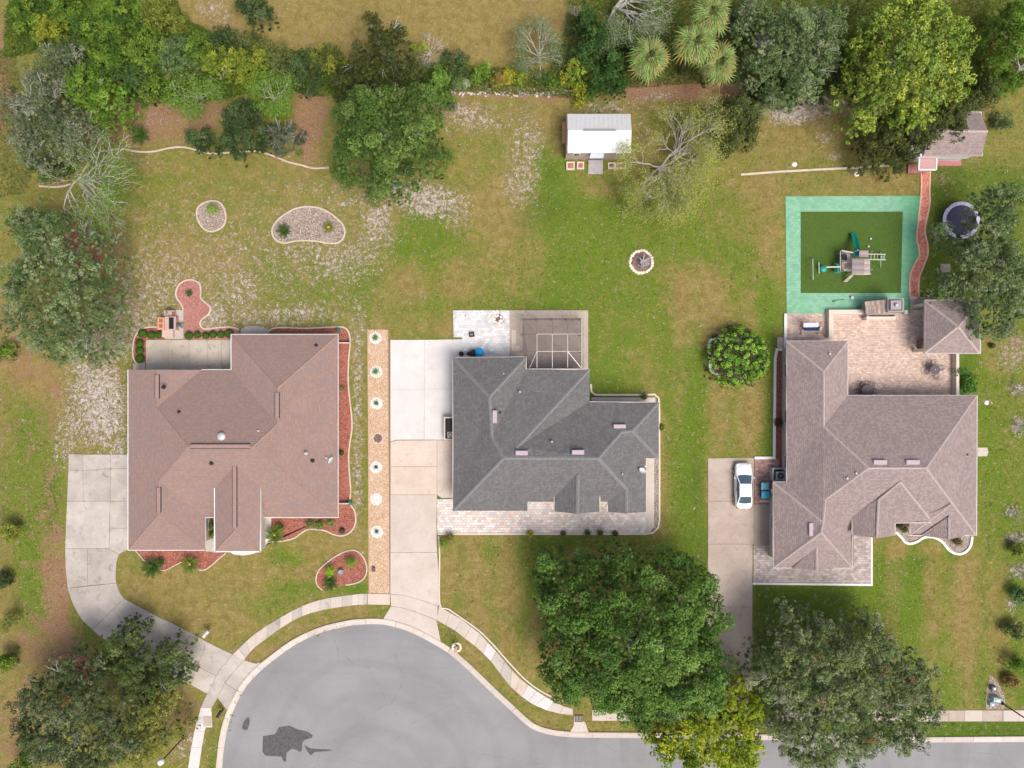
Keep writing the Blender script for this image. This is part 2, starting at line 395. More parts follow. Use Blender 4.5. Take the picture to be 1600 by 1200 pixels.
# lawn: what grows where comes from the painted attributes, the mottling from noise
m, t, b = nt('lawn_ground'); p = gpos(t)
a = N(t, 'ShaderNodeAttribute', attribute_name='cover'); s = N(t, 'ShaderNodeSeparateColor'); L(t, a.outputs['Color'], s.inputs[0])
green, sand, brown = s.outputs[0], s.outputs[1], s.outputs[2]; lush = a.outputs['Alpha']
n1 = noise(t, p, 3.2, 6, .75, .3); n2 = noise(t, p, 9.0, 4, .8); n3 = noise(t, p, .55, 6, .65, .5); n4 = noise(t, p, 1.25, 5, .7, .6)
gg = mth(t, 'ADD', green, mth(t, 'ADD', mth(t, 'MULTIPLY', mth(t, 'SUBTRACT', n3, .5), 2.0), mth(t, 'MULTIPLY', mth(t, 'SUBTRACT', n1, .5), 3.0)), True)
gg = mth(t, 'ADD', gg, mth(t, 'MULTIPLY', mth(t, 'SUBTRACT', n2, .5), 2.6), True)
dry = mixc(t, smooth01(t, n4, .3, .7), (.215,.160,.045), (.325,.245,.095))
grn = mixc(t, smooth01(t, n2, .3, .7), (.060,.130,.009), (.155,.235,.020))
c = mixc(t, gg, dry, grn)
c = mixc(t, mth(t, 'MULTIPLY', lush, mth(t, 'ADD', mth(t, 'MULTIPLY', n1, .5), .4)), c, (.05,.10,.014))
tb = mth(t, 'ADD', brown, mth(t, 'ADD', mth(t, 'MULTIPLY', mth(t, 'SUBTRACT', n1, .5), 3.0), mth(t, 'MULTIPLY', mth(t, 'SUBTRACT', n3, .5), 2.0)))
c = mixc(t, smooth01(t, tb, .38, .75), c, mixc(t, smooth01(t, n2, .3, .7), (.19,.095,.05), (.39,.245,.155)))
# bare sand shows in crisp flecks between the tufts
n5 = noise(t, p, 2.6, 6, .72, .8)
sp = mth(t, 'ADD', sand, mth(t, 'ADD', mth(t, 'MULTIPLY', mth(t, 'SUBTRACT', n5, .5), 3.6), mth(t, 'MULTIPLY', mth(t, 'SUBTRACT', n2, .5), 2.4)))
c = mixc(t, mth(t, 'MULTIPLY', smooth01(t, sp, .36, .62), .75), c, (.27,.20,.125))
c = mixc(t, smooth01(t, sp, .54, .92), c, mixc(t, smooth01(t, n1, .3, .7), (.33,.275,.24), (.62,.58,.55)))
# stray straw, dead leaves and clover heads
v = N(t, 'ShaderNodeTexVoronoi'); v.inputs['Scale'].default_value = 1.9; L(t, p, v.inputs['Vector'])
v2 = N(t, 'ShaderNodeSeparateColor'); L(t, v.outputs['Color'], v2.inputs[0])
fl = mth(t, 'MULTIPLY', mth(t, 'LESS_THAN', v.outputs['Distance'], .13), mth(t, 'GREATER_THAN', v2.outputs[0], .72))
c = mixc(t, mth(t, 'MULTIPLY', fl, .5), c, (.46,.40,.25))
n6 = noise(t, p, 5.5, 5, .85); n7 = noise(t, p, .9, 4, .6)
val = mth(t, 'ADD', .20, mth(t, 'ADD', mth(t, 'MULTIPLY', n6, 1.30), mth(t, 'MULTIPLY', n7, .30)))
cc_ = N(t, 'ShaderNodeCombineColor'); [L(t, val, cc_.inputs[i]) for i in range(3)]
c = mixc(t, 1.0, c, cc_.outputs[0], 'MULTIPLY')
L(t, c, b.inputs['Base Color']); b.inputs['Roughness'].default_value = .95; b.inputs['Specular IOR Level'].default_value = .15
bump(t, b, mth(t, 'ADD', n2, mth(t, 'MULTIPLY', n1, 1.2)), .9, .06); M['lawn'] = m
M['roof1'] = shingle('blended_red_shingle', [(.325,.225,.20),(.365,.235,.185),(.29,.22,.21),(.285,.225,.21),(.345,.245,.21),(.31,.21,.18)], gap=.42, gapcol=(.15,.11,.12), blot=.10, tabw=.24)
M['roof2'] = shingle('charcoal_shingle', [(.148,.146,.147),(.168,.166,.166),(.188,.187,.186),(.158,.155,.157)], gap=.45, gapcol=(.045,.045,.047), streak=.35, streakcol=(.29,.29,.29), blot=.15, tabw=.24)
M['roof3'] = shingle('mauve_brown_shingle', [(.315,.25,.242),(.35,.282,.268),(.29,.235,.232),(.38,.31,.29)], gap=.45, gapcol=(.13,.10,.105), streak=.15, streakcol=(.46,.39,.37), blot=.12, tabw=.24)
M['cap1'] = simple('ridge_cap_red', (.34,.225,.185), .9, var=.25, scale=5)
M['cap2'] = simple('ridge_cap_grey', (.205,.205,.208), .9, var=.25, scale=5)
M['cap3'] = simple('ridge_cap_tan', (.47,.385,.36), .9, var=.25, scale=5)
M['vent_pink'] = simple('faded_vent', (.46,.37,.40), .6, var=.1)
M['vent_red'] = simple('ridge_vent_red', (.32,.215,.19), .8, var=.2)
M['shed_roof'] = simple('white_metal_roof', (.68,.69,.69), .45, .1, var=.04, scale=1.5, bumps=.05)
M['shed_wall'] = simple('mauve_siding', (.46,.36,.33), .8, var=.1)
M['deck'] = simple('grey_deck_boards', (.45,.42,.44), .85, var=.2, scale=4)
# ---------------------------------------------------------------- the lawn, one sheet out to the horizon
rng0 = np.random.default_rng(11)
def axis(lo, hi, st):
    a = list(np.arange(lo, hi + 1e-6, st)); ext = [3, 8, 20, 60, 200, 600, 1500]
    return np.array([lo - e for e in ext[::-1]] + a + [hi + e for e in ext])
gx = axis(-58, 58, .34); gy = axis(-44, 44, .34)
GX, GY = np.meshgrid(gx, gy); PX = GX*S + 800; PY = 600 - GY*S
def blob(px, py, rx, ry, ang=0, p=2.0):
    c, n = math.cos(R(ang)), math.sin(R(ang)); dx, dy = PX-px, PY-py
    u = (dx*c + dy*n)/rx; v = (-dx*n + dy*c)/ry
    return np.exp(-np.power(u*u + v*v, p/2*1.3))
def rect(x0, y0, x1, y1, soft=12):
    f = lambda v: 1/(1+np.exp(-np.clip(v/soft*4, -30, 30)))
    return f(PX-x0)*f(x1-PX)*f(PY-y0)*f(y1-PY)
green = np.full(PX.shape, .45); sandm = np.full(PX.shape, .05); brown = np.full(PX.shape, .02); lush = np.zeros(PX.shape)
def mixin(A, m, v): A += (v - A)*np.clip(m, 0, 1)
# broad regions
mixin(green, rect(260,-80,900,105,20), .16); mixin(brown, rect(260,-80,900,105,20), .10)
mixin(green, rect(640,300,1220,900,40), .70)
mixin(green, rect(140,240,620,520,40), .40); mixin(sandm, rect(150,300,600,520,60), .26)
mixin(green, rect(180,830,575,1030,10), .26); mixin(brown, rect(180,830,575,1030,10), .05)
mixin(green, rect(685,830,840,1060,10), .28); mixin(green, rect(840,830,1110,1160,20), .40)
mixin(green, rect(1100,300,1228,720,15), .52)
mixin(green, rect(1360,560,1640,1110,20), .61); mixin(green, rect(1180,910,1380,1120,15), .85); mixin(lush, rect(1178,912,1330,1100,15), .75)
mixin(green, rect(1440,260,1640,560,20), .72); mixin(lush, rect(1450,250,1620,470,25), .45)
mixin(green, rect(-60,560,105,1100,20), .40); mixin(brown, rect(-60,560,105,1260,20), .30)
mixin(green, rect(1200,1125,1640,1160,4), .95); mixin(lush, rect(1300,1126,1640,1156,3), .6)
mixin(green, rect(1180,160,1440,305,20), .33); mixin(brown, rect(960,180,1440,300,25), .16)
mixin(brown, rect(640,150,900,200,20), .25)
# greener patches
for x,y,rx,ry,v in ((860,330,60,40,.95),(820,350,30,25,.95),(930,330,60,40,.8),(700,370,70,45,.85),(660,400,60,40,.75),(780,430,60,60,.8),(880,420,80,70,.85),
        (980,470,60,50,.7),(960,560,40,60,.7),(1080,640,60,60,.72),(1070,730,30,80,.85),(1095,820,40,90,.85),(1050,860,60,25,.85),(940,590,30,20,.95),
        (1120,400,40,30,.8),(1180,420,40,40,.7),(1190,480,30,90,.75),(850,250,20,45,.9),(870,270,25,30,.95),(1000,560,50,40,.6),(1200,720,20,100,.8),
        (560,450,60,50,.7),(450,420,70,40,.6),(470,460,70,40,.6),(380,370,60,50,.5),(300,300,60,40,.45),(620,470,40,40,.45),(230,300,50,60,.5),
        (220,540,60,40,.5),(40,640,40,50,.6),(45,700,22,70,.85),(60,800,20,60,.8),(40,860,26,60,.85),(50,930,22,60,.9),(20,760,30,60,.75),(85,760,20,80,.8),
        (455,870,40,18,.8),(420,950,80,20,.65),(470,920,70,14,.7),(555,918,25,12,.95),(215,880,30,20,.45),(620,950,20,10,.6),(700,1000,22,22,.95),(705,985,15,25,.95),
        (765,870,30,25,.6),(735,940,40,30,.45),(790,970,30,40,.55),(830,900,22,60,.7),(870,850,60,15,.7),(1430,890,30,40,.8),(1480,900,30,60,.5),(1540,700,30,120,.75),
        (1560,860,30,100,.8),(1440,1000,40,70,.65),(1400,950,40,40,.75),(1310,930,60,20,.95),(1300,260,70,25,.5),(1240,290,50,15,.5),(1110,180,40,20,.5),
        (1550,530,40,50,.45),(1510,600,20,50,.95),(1510,575,18,25,1.0),(330,1030,40,20,.5),(150,955,30,60,.6),(330,1180,12,50,.6),(460,1000,120,12,.45),
        (770,1040,60,40,.35),(860,1130,40,12,.35),(930,1135,25,8,.3),(1230,600,10,100,.8)):
    mixin(green, blob(x,y,rx,ry), v)
for x,y,rx,ry in ((860,325,35,25),(820,345,22,18),(705,990,10,22),(1510,585,14,45),(1440,880,14,10),(945,600,30,12),(860,270,12,25),(80,790,10,60),(1090,760,12,60),(1100,870,16,50)):
    mixin(lush, blob(x,y,rx,ry), .55)
# dry bands
for x,y,rx,ry,v in ((1020,700,22,110,.12),(1030,800,16,60,.2),(1090,450,50,40,.15),(1110,500,60,40,.2),(1160,640,50,70,.25),(930,640,40,20,.5),(800,400,60,80,.40),(770,330,60,60,.18),
        (720,440,40,40,.25),(640,440,30,30,.2),(750,900,60,40,.22),(735,985,50,30,.15),(800,930,30,40,.3),(870,1000,40,60,.2),(1110,770,14,60,.4),(1500,960,40,90,.22),(1540,940,25,120,.3),
        (1400,850,60,25,.4),(1460,780,20,100,.5),(1200,380,22,60,.25),(1190,300,40,30,.2),(1390,280,60,20,.25),(300,960,90,30,.15),(250,920,60,30,.2),(520,860,60,20,.2),
        (700,510,60,20,.25),(870,200,40,40,.2),(940,300,40,10,.3),(1020,240,30,30,.3),(60,590,40,30,.1),(30,540,40,30,.1),(310,400,70,30,.2)):
    mixin(green, blob(x,y,rx,ry), v)
# mowing stripes on the right-hand lawn and the back lawn
stripe = .5 + .5*np.sin(PX/9.0*1.0 + .6*np.sin(PY/70.0))
green += rect(1360,840,1600,1100,20)*(stripe-.5)*.34 + rect(1040,430,1220,740,20)*(np.sin(PX/9.0))*.16 + rect(690,840,830,1050,15)*np.sin(PX/8.0)*.12 + rect(260,0,900,100,10)*np.sin(PY/7.0)*.05
# bare sandy ground
for x,y,rx,ry,v in ((655,310,55,28,.75),(600,290,40,14,.6),(690,320,40,22,.8),(590,340,22,30,.75),(560,315,60,14,.42),(500,290,70,14,.35),(740,190,55,20,.55),(720,170,40,12,.6),(820,240,30,70,.50),
        (810,290,28,30,.55),(830,215,16,40,.5),(150,600,45,70,.8),(165,650,38,55,.85),(140,540,45,45,.62),(200,520,60,40,.6),(260,430,60,60,.45),(230,470,60,50,.5),(110,670,20,50,.6),
        (480,400,50,22,.55),(530,410,50,30,.55),(560,400,40,14,.5),(470,490,60,14,.6),(400,500,60,12,.6),(430,420,60,40,.38),(380,390,60,50,.35),(350,460,40,60,.45),(590,370,30,20,.55),
        (380,455,25,30,.55),(330,495,20,16,.8),(560,560,10,70,.55),(559,640,9,110,.55),(559,760,9,80,.55),(560,510,12,30,.5),(1250,170,55,22,.85),(1300,160,60,16,.7),(1230,180,30,14,.9),(1350,170,30,20,.6),
        (1290,215,20,16,.5),(1305,245,16,8,.6),(960,165,50,10,.55),(1030,150,30,8,.6),(930,175,30,10,.5),(450,240,40,12,.3),(220,250,40,18,.30),(370,100,12,20,.2),(1590,608,16,9,.9),(1590,665,12,18,.9),
        (1545,629,12,3,.7),(1580,799,12,10,.9),(1586,842,18,12,.85),(1592,892,18,12,.85),(1581,943,10,12,.75),(1583,980,14,12,.5),(1470,280,25,10,.40),(1460,560,10,10,.1),(1580,560,24,22,.5),
        (1585,540,20,20,.5),(300,1155,25,18,.5),(290,1170,30,20,.45),(1460,365,10,16,.45),(1395,250,10,8,.5),(95,700,14,40,.55),(185,700,14,14,.75),(255,515,30,10,.6),(212,495,26,14,.55),
        (180,390,20,20,.3),(240,185,60,18,.30),(715,335,20,30,.5),(330,15,25,16,.6),(350,30,20,14,.4),(1005,200,18,40,.30),(1170,175,20,20,.3),(1520,345,18,10,.2)):
    mixin(sandm, blob(x,y,rx,ry), v)
# reddish-brown leaf litter and pine straw
for x,y,rx,ry,v in ((240,180,90,45,.75),(300,170,60,40,.8),(480,200,25,70,.85),(495,160,20,40,.8),(180,215,80,20,.6),(90,285,60,12,.5),(30,500,40,40,.6),(30,560,50,30,.55),(0,120,20,120,.7),
        (90,620,20,40,.5),(80,900,16,90,.65),(95,930,14,60,.75),(60,1020,30,40,.55),(100,1000,30,30,.7),(280,1110,40,60,.5),(300,1130,25,40,.45),(30,1150,30,60,.6),(110,1040,40,20,.55),
        (790,143,110,12,.75),(860,150,40,10,.7),(1010,145,60,16,.9),(1080,140,90,22,.9),(1130,135,60,18,.9),(1195,120,40,30,.75),(1590,540,30,40,.4),(840,60,50,60,.35),(300,90,60,30,.3),
        (410,1080,30,14,.5),(390,1020,40,14,.4),(450,1010,50,10,.35),(700,170,50,12,.5),(1000,170,60,16,.3),(180,380,20,50,.6),(180,440,20,20,.5),(1010,285,16,12,.5),(1545,1080,10,20,.2),
        (55,700,14,60,.3),(75,820,14,70,.45),(150,330,50,20,.3),(420,12,60,30,.15),(340,60,60,30,.25)):
    mixin(brown, blob(x,y,rx,ry), v)
# tread-worn triangle round the utility boxes
green = .47 + (green-.47)*1.75 + rng0.normal(0, .05, PX.shape); green = np.clip(green, -.25, 1.2); sandm = np.clip(sandm*1.0, 0, 1); brown = np.clip(brown*1.15, 0, 1)
def grid_mesh():
    ny, nx = GX.shape; me = bpy.data.meshes.new('lawn')
    Z = .03*np.sin(GX*.31+1)*np.cos(GY*.27) * 0
    V = np.stack([GX, GY, Z], -1).reshape(-1, 3).astype(np.float32)
    i = np.arange((ny-1)*(nx-1)); r = i//(nx-1); q = i % (nx-1); a0 = r*nx+q
    F = np.stack([a0, a0+1, a0+nx+1, a0+nx], -1).astype(np.int32)
    me.vertices.add(len(V)); me.vertices.foreach_set('co', V.ravel())
    me.loops.add(F.size); me.loops.foreach_set('vertex_index', F.ravel())
    me.polygons.add(len(F)); me.polygons.foreach_set('loop_start', np.arange(0, F.size, 4, dtype=np.int32)); me.polygons.foreach_set('loop_total', np.full(len(F), 4, dtype=np.int32))
    at = me.attributes.new('cover', 'FLOAT_COLOR', 'POINT')
    at.data.foreach_set('color', np.stack([green, np.clip(sandm,0,1), np.clip(brown,0,1), np.clip(lush,0,1)], -1).reshape(-1, 4).astype(np.float32).ravel())
    me.update(calc_edges=True); me.materials.append(M['lawn']); return me
lawn = link('lawn', grid_mesh()); tag(lawn, kind='structure')

# ---------------------------------------------------------------- road, kerb, pavements, driveways
def sheet(name, polypx, z, mat, parent=None, kind='structure', thick=.0):
    poly = ccw(pix(polypx)); mb = MB()
    if thick: mb.prism(poly, z-thick, z)
    else: mb.add([(x,y,z) for x,y in poly], [tuple(range(len(poly)))])
    return mb.build(name, mat, parent, kind=kind)
edge = [(347,1214),(347,1200),(352,1155),(362,1117),(380,1080),(400,1055),(427,1032),(462,1007),(500,989),(535,980),(560,976),(600,976),(637,986),(670,1002),(700,1020),(725,1041),(750,1065),(775,1089),(800,1112),(815,1126),(832,1139),(855,1147),(882,1151),(922,1152.5),(995,1153)]
edge_s = spline(edge, 5) + [(1200,1156),(1460,1160),(1600,1159),(1750,1158)]
low = [(1750,1290),(850,1290),(800,1320)] + [(585+238*math.cos(a), 1214+238*math.sin(a)) for a in np.linspace(.5, math.pi, 14)]
road = sheet('road', edge_s + low, .012, M['asphalt'])
for pts in ([(411,1150),(430,1147),(436,1136),(452,1133.5),(464,1139),(481,1143),(489,1149),(487,1153),(476,1156),(472,1161),(472,1172),(469,1175),(462,1171),(455,1170),(448,1176),(447,1190),(444,1190),(439,1182),(416,1181),(410,1175)],
            [(475,1163),(484,1169),(495,1170),(517,1171),(519,1173),(492,1175),(486,1180),(480,1174)], [(379,1133),(381,1127),(386,1121),(390,1121),(390,1131),(387,1140),(382,1141),(378,1138)]):
    o = sheet('asphalt_patch', pts, .018, M['patch'], road, kind=None)
# concrete rings under the kerb
def offs_line(pts, d):
    out = []
    for i in range(len(pts)):
        a = Vector(pts[max(i-1,0)]); b2 = Vector(pts[min(i+1,len(pts)-1)]); e = (b2-a).normalized(); out.append((pts[i][0]-e.y*d, pts[i][1]+e.x*d))
    return out
eW = pix(edge_s)
kerb = bpy.data.objects.new('kerb', None); COL.objects.link(kerb); tag(kerb, kind='structure')
dl = [0]
for i in range(1, len(eW)): dl.append(dl[-1] + math.hypot(eW[i][0]-eW[i-1][0], eW[i][1]-eW[i-1][1]))
def at(s):
    for i in range(1, len(eW)):
        if dl[i] >= s: 
            t_ = (s-dl[i-1])/max(1e-6, dl[i]-dl[i-1]); return tuple(eW[i-1][a]+(eW[i][a]-eW[i-1][a])*t_ for a in (0,1))
    return eW[-1]
s0 = 0; rk = random.Random(5)
while s0 < dl[-1] - .5:
    s1 = min(s0 + 3.05, dl[-1]); n = 5
    line = [at(s0 + .012 + (s1-s0-.024)*k/n) for k in range(n+1)]
    o0 = line; o1 = offs_line(line, .30); o2 = offs_line(line, .42); o3 = offs_line(line, .60)
    mb = MB(); g = rk.uniform(.9, 1.06); mb.cur = (g, g, g)
    Z = [.0, .03, .045, .13, .125, .0]; rows = [offs_line(line, -.01), o0, o1, o2, o3, offs_line(line, .615)]
    vs = [(x, y, z) for r_, z in zip(rows, Z) for x, y in r_]; w_ = n+1
    fs = [(r_*w_+k, r_*w_+k+1, (r_+1)*w_+k+1, (r_+1)*w_+k) for r_ in range(5) for k in range(n)]
    fs += [tuple(r_*w_ for r_ in range(6))[::-1], tuple(r_*w_+n for r_ in range(6))]
    mb.add(vs, fs); mb.build('kerb_segment', M['conc_pink'], kerb); s0 = s1
def slab_strip(name, A, B, mats, seed=0, z=.055, gap=.02, vary=.08, bev=.008):
    """a run of cast slabs between two edge polylines; every bay is a piece"""
    root = bpy.data.objects.new(name, None); COL.objects.link(root); tag(root, kind='structure'); r_ = random.Random(seed)
    for i in range(len(A)-1):
        poly = ccw(pix([A[i], A[i+1], B[i+1], B[i]])); poly = offset(poly, gap/2)
        mb = MB(); g = r_.uniform(1-vary, 1+vary*.6); mb.cur = (g, g*.995, g*.985)
        mb.prism(poly, -.02, z, bev); mm = mats[i % len(mats)] if isinstance(mats, list) else mats
        mb.build('slab', mm, root)
    return root
def slabs(name, polys, mats, seed=0, z=.055, gap=.025, vary=.07):
    root = bpy.data.objects.new(name, None); COL.objects.link(root); tag(root, kind='structure'); r_ = random.Random(seed)
    for i, q in enumerate(polys):
        poly = offset(ccw(pix(q)), gap/2); mb = MB(); g = r_.uniform(1-vary, 1+vary*.5); mb.cur = (g, g*.995, g*.985)
        mb.prism(poly, -.02, z, .008); mb.build('slab', mats[i] if isinstance(mats, list) else mats, root)
    return root
co, cn, ct, cp, cb = (M[k] for k in ('conc_old','conc_new','conc_tan','conc_pink','conc_brown'))
# pavement round the circle, left part, then right part
def walk(A, B, k):
    A = spline(A, k); B = spline(B, k); return A, B
A = [(290,1270),(294,1200),(304,1142),(310,1120),(314,1105)]; B = [(306,1270),(311,1200),(320,1142),(327,1124),(331,1106)]
slab_strip('pavement', *walk(A,B,2), [cn], 3, vary=.03)
slab_strip('pavement', [(314,1105),(325,1081)], [(331,1106),(340,1090)], [co], 4)
A = [(364,1022),(400,989),(457,954),(500,937),(550,929),(574,927)]; B = [(381,1032),(400,1010),(457,970),(500,954),(550,946),(574,944.5)]
slab_strip('pavement', *walk(A,B,3), [cp,co,cp,cp,co], 6, vary=.09)
slabs('pavement', [[(574.6,927),(609.5,928),(609.5,945),(574.6,944.5)]], [ct])
A = [(684,945),(703,957),(722,968),(736,979),(750,990),(762,1003),(775,1017),(788,1032),(800,1047),(812,1059),(825,1070),(838,1079),(852,1088),(866,1096),(880,1103),(895,1107)]
B = [(683,969),(697,977),(711,985),(726,997),(742,1009),(755,1021),(767,1033),(782,1053),(797,1072),(806,1080),(815,1088),(826,1096),(836,1102),(855,1110),(875,1115),(895,1117)]
slab_strip('pavement', A, B, [cp,cp,cp,cp,cp,cn,co,co,ct,ct,cn,cn,cn,cp,cp], 9, vary=.05)
xs = list(range(925,1180,22)); slab_strip('pavement', [(x,1109) for x in xs], [(x,1126) for x in xs], [cp], 10)
xs = [1212,1240,1270,1300,1330,1360,1395,1430,1460,1482,1507,1535,1566.5]; slab_strip('pavement', [(x,1109.5) for x in xs], [(x,1127) for x in xs], [cb,cp,cb], 12, vary=.1)
slab_strip('pavement', [(1567,1109.5),(1592,1109.5),(1625,1109),(1660,1109)], [(1567,1127),(1592,1127),(1625,1127),(1660,1127)], [cp], 13)
# driveway of the red-roofed house
LE = [(108,709),(105,785),(102,857),(106,919),(120,955),(140,982),(185,1011),(232,1036),(286,1066),(325,1083)]
q = [[(108,709),(130,710),(130,735),(107,735)],[(130,710),(173,710),(173,732),(130,735)],[(173,710),(206,710),(206,732),(173,732)],
     [(107,735),(130,735),(130,783),(105,783)],[(130,735),(173,732),(173,783),(130,783)],[(173,732),(206,732),(206,783),(173,783)],
     [(105,783),(172,783),(171,857),(102,857)],[(172,783),(206,783),(206,825),(172,825)],[(172,825),(206,825),(206,856),(193,862),(186,866),(171,857)],
     [(102,857),(137,857),(137,915),(106,919),(103,890)],[(137,857),(171,857),(186,866),(182,880),(181,900),(182,911),(137,915)],
     [(106,919),(182,911),(187,925),(194,935),(169,960),(145,984),(130,970),(120,955),(112,938)],
     [(194,935),(217,948),(240,960),(226,983),(214,1005),(216,1028),(185,1011),(160,997),(145,984),(169,960)],
     [(240,960),(270,974),(299,989),(288,1006),(279,1024),(250,1012),(226,983)],[(226,983),(250,1012),(279,1024),(268,1056),(216,1028),(214,1005)],
     [(299,989),(321,1001),(318,1020),(308,1040),(279,1024)],[(321,1001),(342,1012),(364,1022),(349,1040),(338,1056),(308,1040),(318,1020)],
     [(279,1024),(308,1040),(299,1070),(286,1066),(268,1056)],[(308,1040),(338,1056),(326,1083),(322,1083),(299,1070)],
     [(364,1022),(381,1031),(352,1066),(340,1090),(326,1083),(338,1056),(349,1040)],
     [(381,1031),(400,1036.5),(415,1033),(392,1054),(371,1080),(352,1066)],[(352,1066),(371,1080),(357,1112),(346,1098),(340,1090)]]
slabs('driveway', q, [co]*22, 21, vary=.13)
# driveway of the grey-roofed house
q = [[(610,531),(722,530),(722,558),(707,558),(707,610),(665,610),(665,531.5)]]
q = [[(610,531),(663,531),(663,608),(610,608)],[(663,531),(722,530),(722,570),(712,570),(712,608),(663,608)],[(610,608),(663,608),(663,687),(620,687),(610,690)],[(663,608),(712,608),(712,687),(663,687)]]
slabs('driveway', q, [cn]*4, 22, vary=.02, gap=.012)
q = [[(610,690.5),(620,687.8),(683,687.5),(683,729),(610,729)],[(610,729),(683,729),(683,773),(610,773)],[(683,687.5),(712,687.5),(712,778),(690,778),(683,773)],
     [(610,773),(683,773),(682,820),(683,863),(610,863)],[(610,863),(683,863),(686,900),(686,947),(650,935),(630,930),(610,928)],
     [(610,928),(630,930),(650,935),(686,947),(683,969),(650,956),(630,950),(611,947)],[(611,947),(630,950),(650,956),(682,969),(689,1003),(672,996),(640,980),(615,971),(598,968)]]
slabs('driveway', q, [ct,ct,ct,cp,cp,cp,cp], 23, vary=.05)
# driveway of the mauve-roofed house
q = [[(1106,716),(1178,715),(1178,783),(1106,783)],[(1106,783),(1178,783),(1178,850),(1106,850)],[(1178,788),(1213,788),(1213,852),(1178,852)],[(1106,850),(1176,850),(1175.5,948),(1105,948)],
     [(1105,948),(1175.5,948),(1175.5,1050),(1104,1050)],[(1104,1050),(1175.5,1050),(1175.5,1109),(1104,1109)],[(1104,1109),(1175.5,1109),(1190,1156),(1090,1155)]]
slabs('driveway', q, [cb]*7, 24, vary=.1)

# ---------------------------------------------------------------- paving laid in small pieces
def clip(poly, f):
    out = []
    for i in range(len(poly)):
        a, b = poly[i], poly[(i+1) % len(poly)]; fa, fb = f(a), f(b)
        if fa >= 0: out.append(a)
        if (fa > 0 and fb < 0) or (fa < 0 and fb > 0): out.append(a + (b-a)*(fa/(fa-fb)))
    return out
def pavers(name, polypx, w, h, cols, seed=0, z=.05, gap=.018, rot=0.0, bond=True, fade=None, mixr=(.85,1.12), base=(.16,.12,.10), mat=None):
    root = bpy.data.objects.new(name, None); COL.objects.link(root); tag(root, kind='structure')
    poly = ccw(pix(polypx)); r_ = random.Random(seed)
    mb = MB(); mb.cur = base; mb.prism(poly, -.02, z-.022); mb.build('bedding', M['paver'], root)
    X = [p_[0] for p_ in poly]; Y = [p_[1] for p_ in poly]; cx, cy = sum(X)/len(X), sum(Y)/len(Y); rad = max(math.hypot(x-cx, y-cy) for x, y in poly)
    c, n = math.cos(rot), math.sin(rot); V = []; T = []; cutb = MB()
    ny = int(rad/h)+2; nx = int(rad/w)+2
    for j in range(-ny, ny):
        o_ = (.5*w if (j % 2 and bond) else 0)
        for i in range(-nx, nx):
            u0, v0 = i*w+o_, j*h; um, vm = u0+w/2, v0+h/2; x, y = cx+um*c-vm*n, cy+um*n+vm*c
            cor = [(x+a*c-b_*n, y+a*n+b_*c) for a, b_ in ((-w/2,-h/2),(w/2,-h/2),(w/2,h/2),(-w/2,h/2))]; ins = [inside(poly, *q_) for q_ in cor]
            if not any(ins): continue
            if not all(ins):     # cut piece at the border
                q_ = [Vector((px_, py_)) for px_, py_ in poly]
                for e in range(4):
                    A_, B_ = Vector(cor[e]), Vector(cor[(e+1) % 4]); d_ = (B_-A_).normalized(); nrm = Vector((-d_.y, d_.x)); A2_ = A_ + nrm*gap/2
                    q_ = clip(q_, lambda p__: (p__-A2_).dot(nrm))
                    if len(q_) < 3: break
                if len(q_) >= 3:
                    k = r_.uniform(*mixr); col = cols[r_.randrange(len(cols))]; col = fade(x, y, col) if fade else col
                    cutb.cur = tuple(v_*k for v_ in col); m_ = len(q_); zt = z + r_.uniform(-.004,.004)
                    cutb.add([(p__.x,p__.y,zt) for p__ in q_]+[(p__.x,p__.y,z-.03) for p__ in q_], [tuple(range(m_))]+[(e, m_+e, m_+(e+1)%m_, (e+1)%m_) for e in range(m_)])
                continue
            k = r_.uniform(*mixr); col = cols[r_.randrange(len(cols))]
            if fade: col = fade(x, y, col)
            col = tuple(q_*k for q_ in col); zt = z + r_.uniform(-.004,.004); hw, hh = w/2-gap/2, h/2-gap/2
            pts = [(x+a*c-b_*n, y+a*n+b_*c) for a, b_ in ((-hw,-hh),(hw,-hh),(hw,hh),(-hw,hh))]
            pb = [(x+a*c-b_*n, y+a*n+b_*c) for a, b_ in ((-hw-.004,-hh-.004),(hw+.004,-hh-.004),(hw+.004,hh+.004),(-hw-.004,hh+.004))]
            V += [(*q_, zt) for q_ in pts]
            for e in range(4): f_ = (e+1) % 4; V += [(*pts[f_], zt), (*pts[e], zt), (*pb[e], z-.025), (*pb[f_], z-.025)]
            T += [col]*20
    if cutb.v: cutb.build('cut_stones', mat or M['paver'], root, kind='stuff')
    me = np_mesh('paving_stones', np.array(V), 4, np.array(T), mat or M['paver'])
    tag(link('paving_stones', me, root), kind='stuff'); return root
tan = [(.60,.45,.38),(.66,.51,.43),(.62,.47,.38),(.68,.55,.48),(.57,.43,.37)]
pavers('patio', [(1229,490),(1294,490),(1296,487),(1422,490),(1422,466),(1497,466),(1497,625),(1320,625),(1320,533),(1229,540)], .27, .18, tan, 1)
grey = [(.62,.57,.55),(.70,.64,.60),(.72,.61,.55),(.58,.57,.58),(.76,.70,.66),(.66,.54,.48)]
pavers('terrace', [(683,780),(1009,770),(1009,833),(683,833)], .36, .27, grey, 2)
wht = [(.66,.665,.67),(.72,.72,.72),(.69,.68,.69),(.63,.64,.65)]
pavers('terrace', [(708,485),(796,485),(796,562),(722,562),(722,527),(709,527)], .38, .27, wht, 3, base=(.4,.38,.36))
red = [(.40,.22,.19),(.46,.28,.24),(.36,.20,.18),(.50,.34,.30)]
pavers('path', [(1179,716),(1217,716),(1217,770),(1209,788),(1179,788)], .3, .2, red+[(.42,.30,.28)], 4)
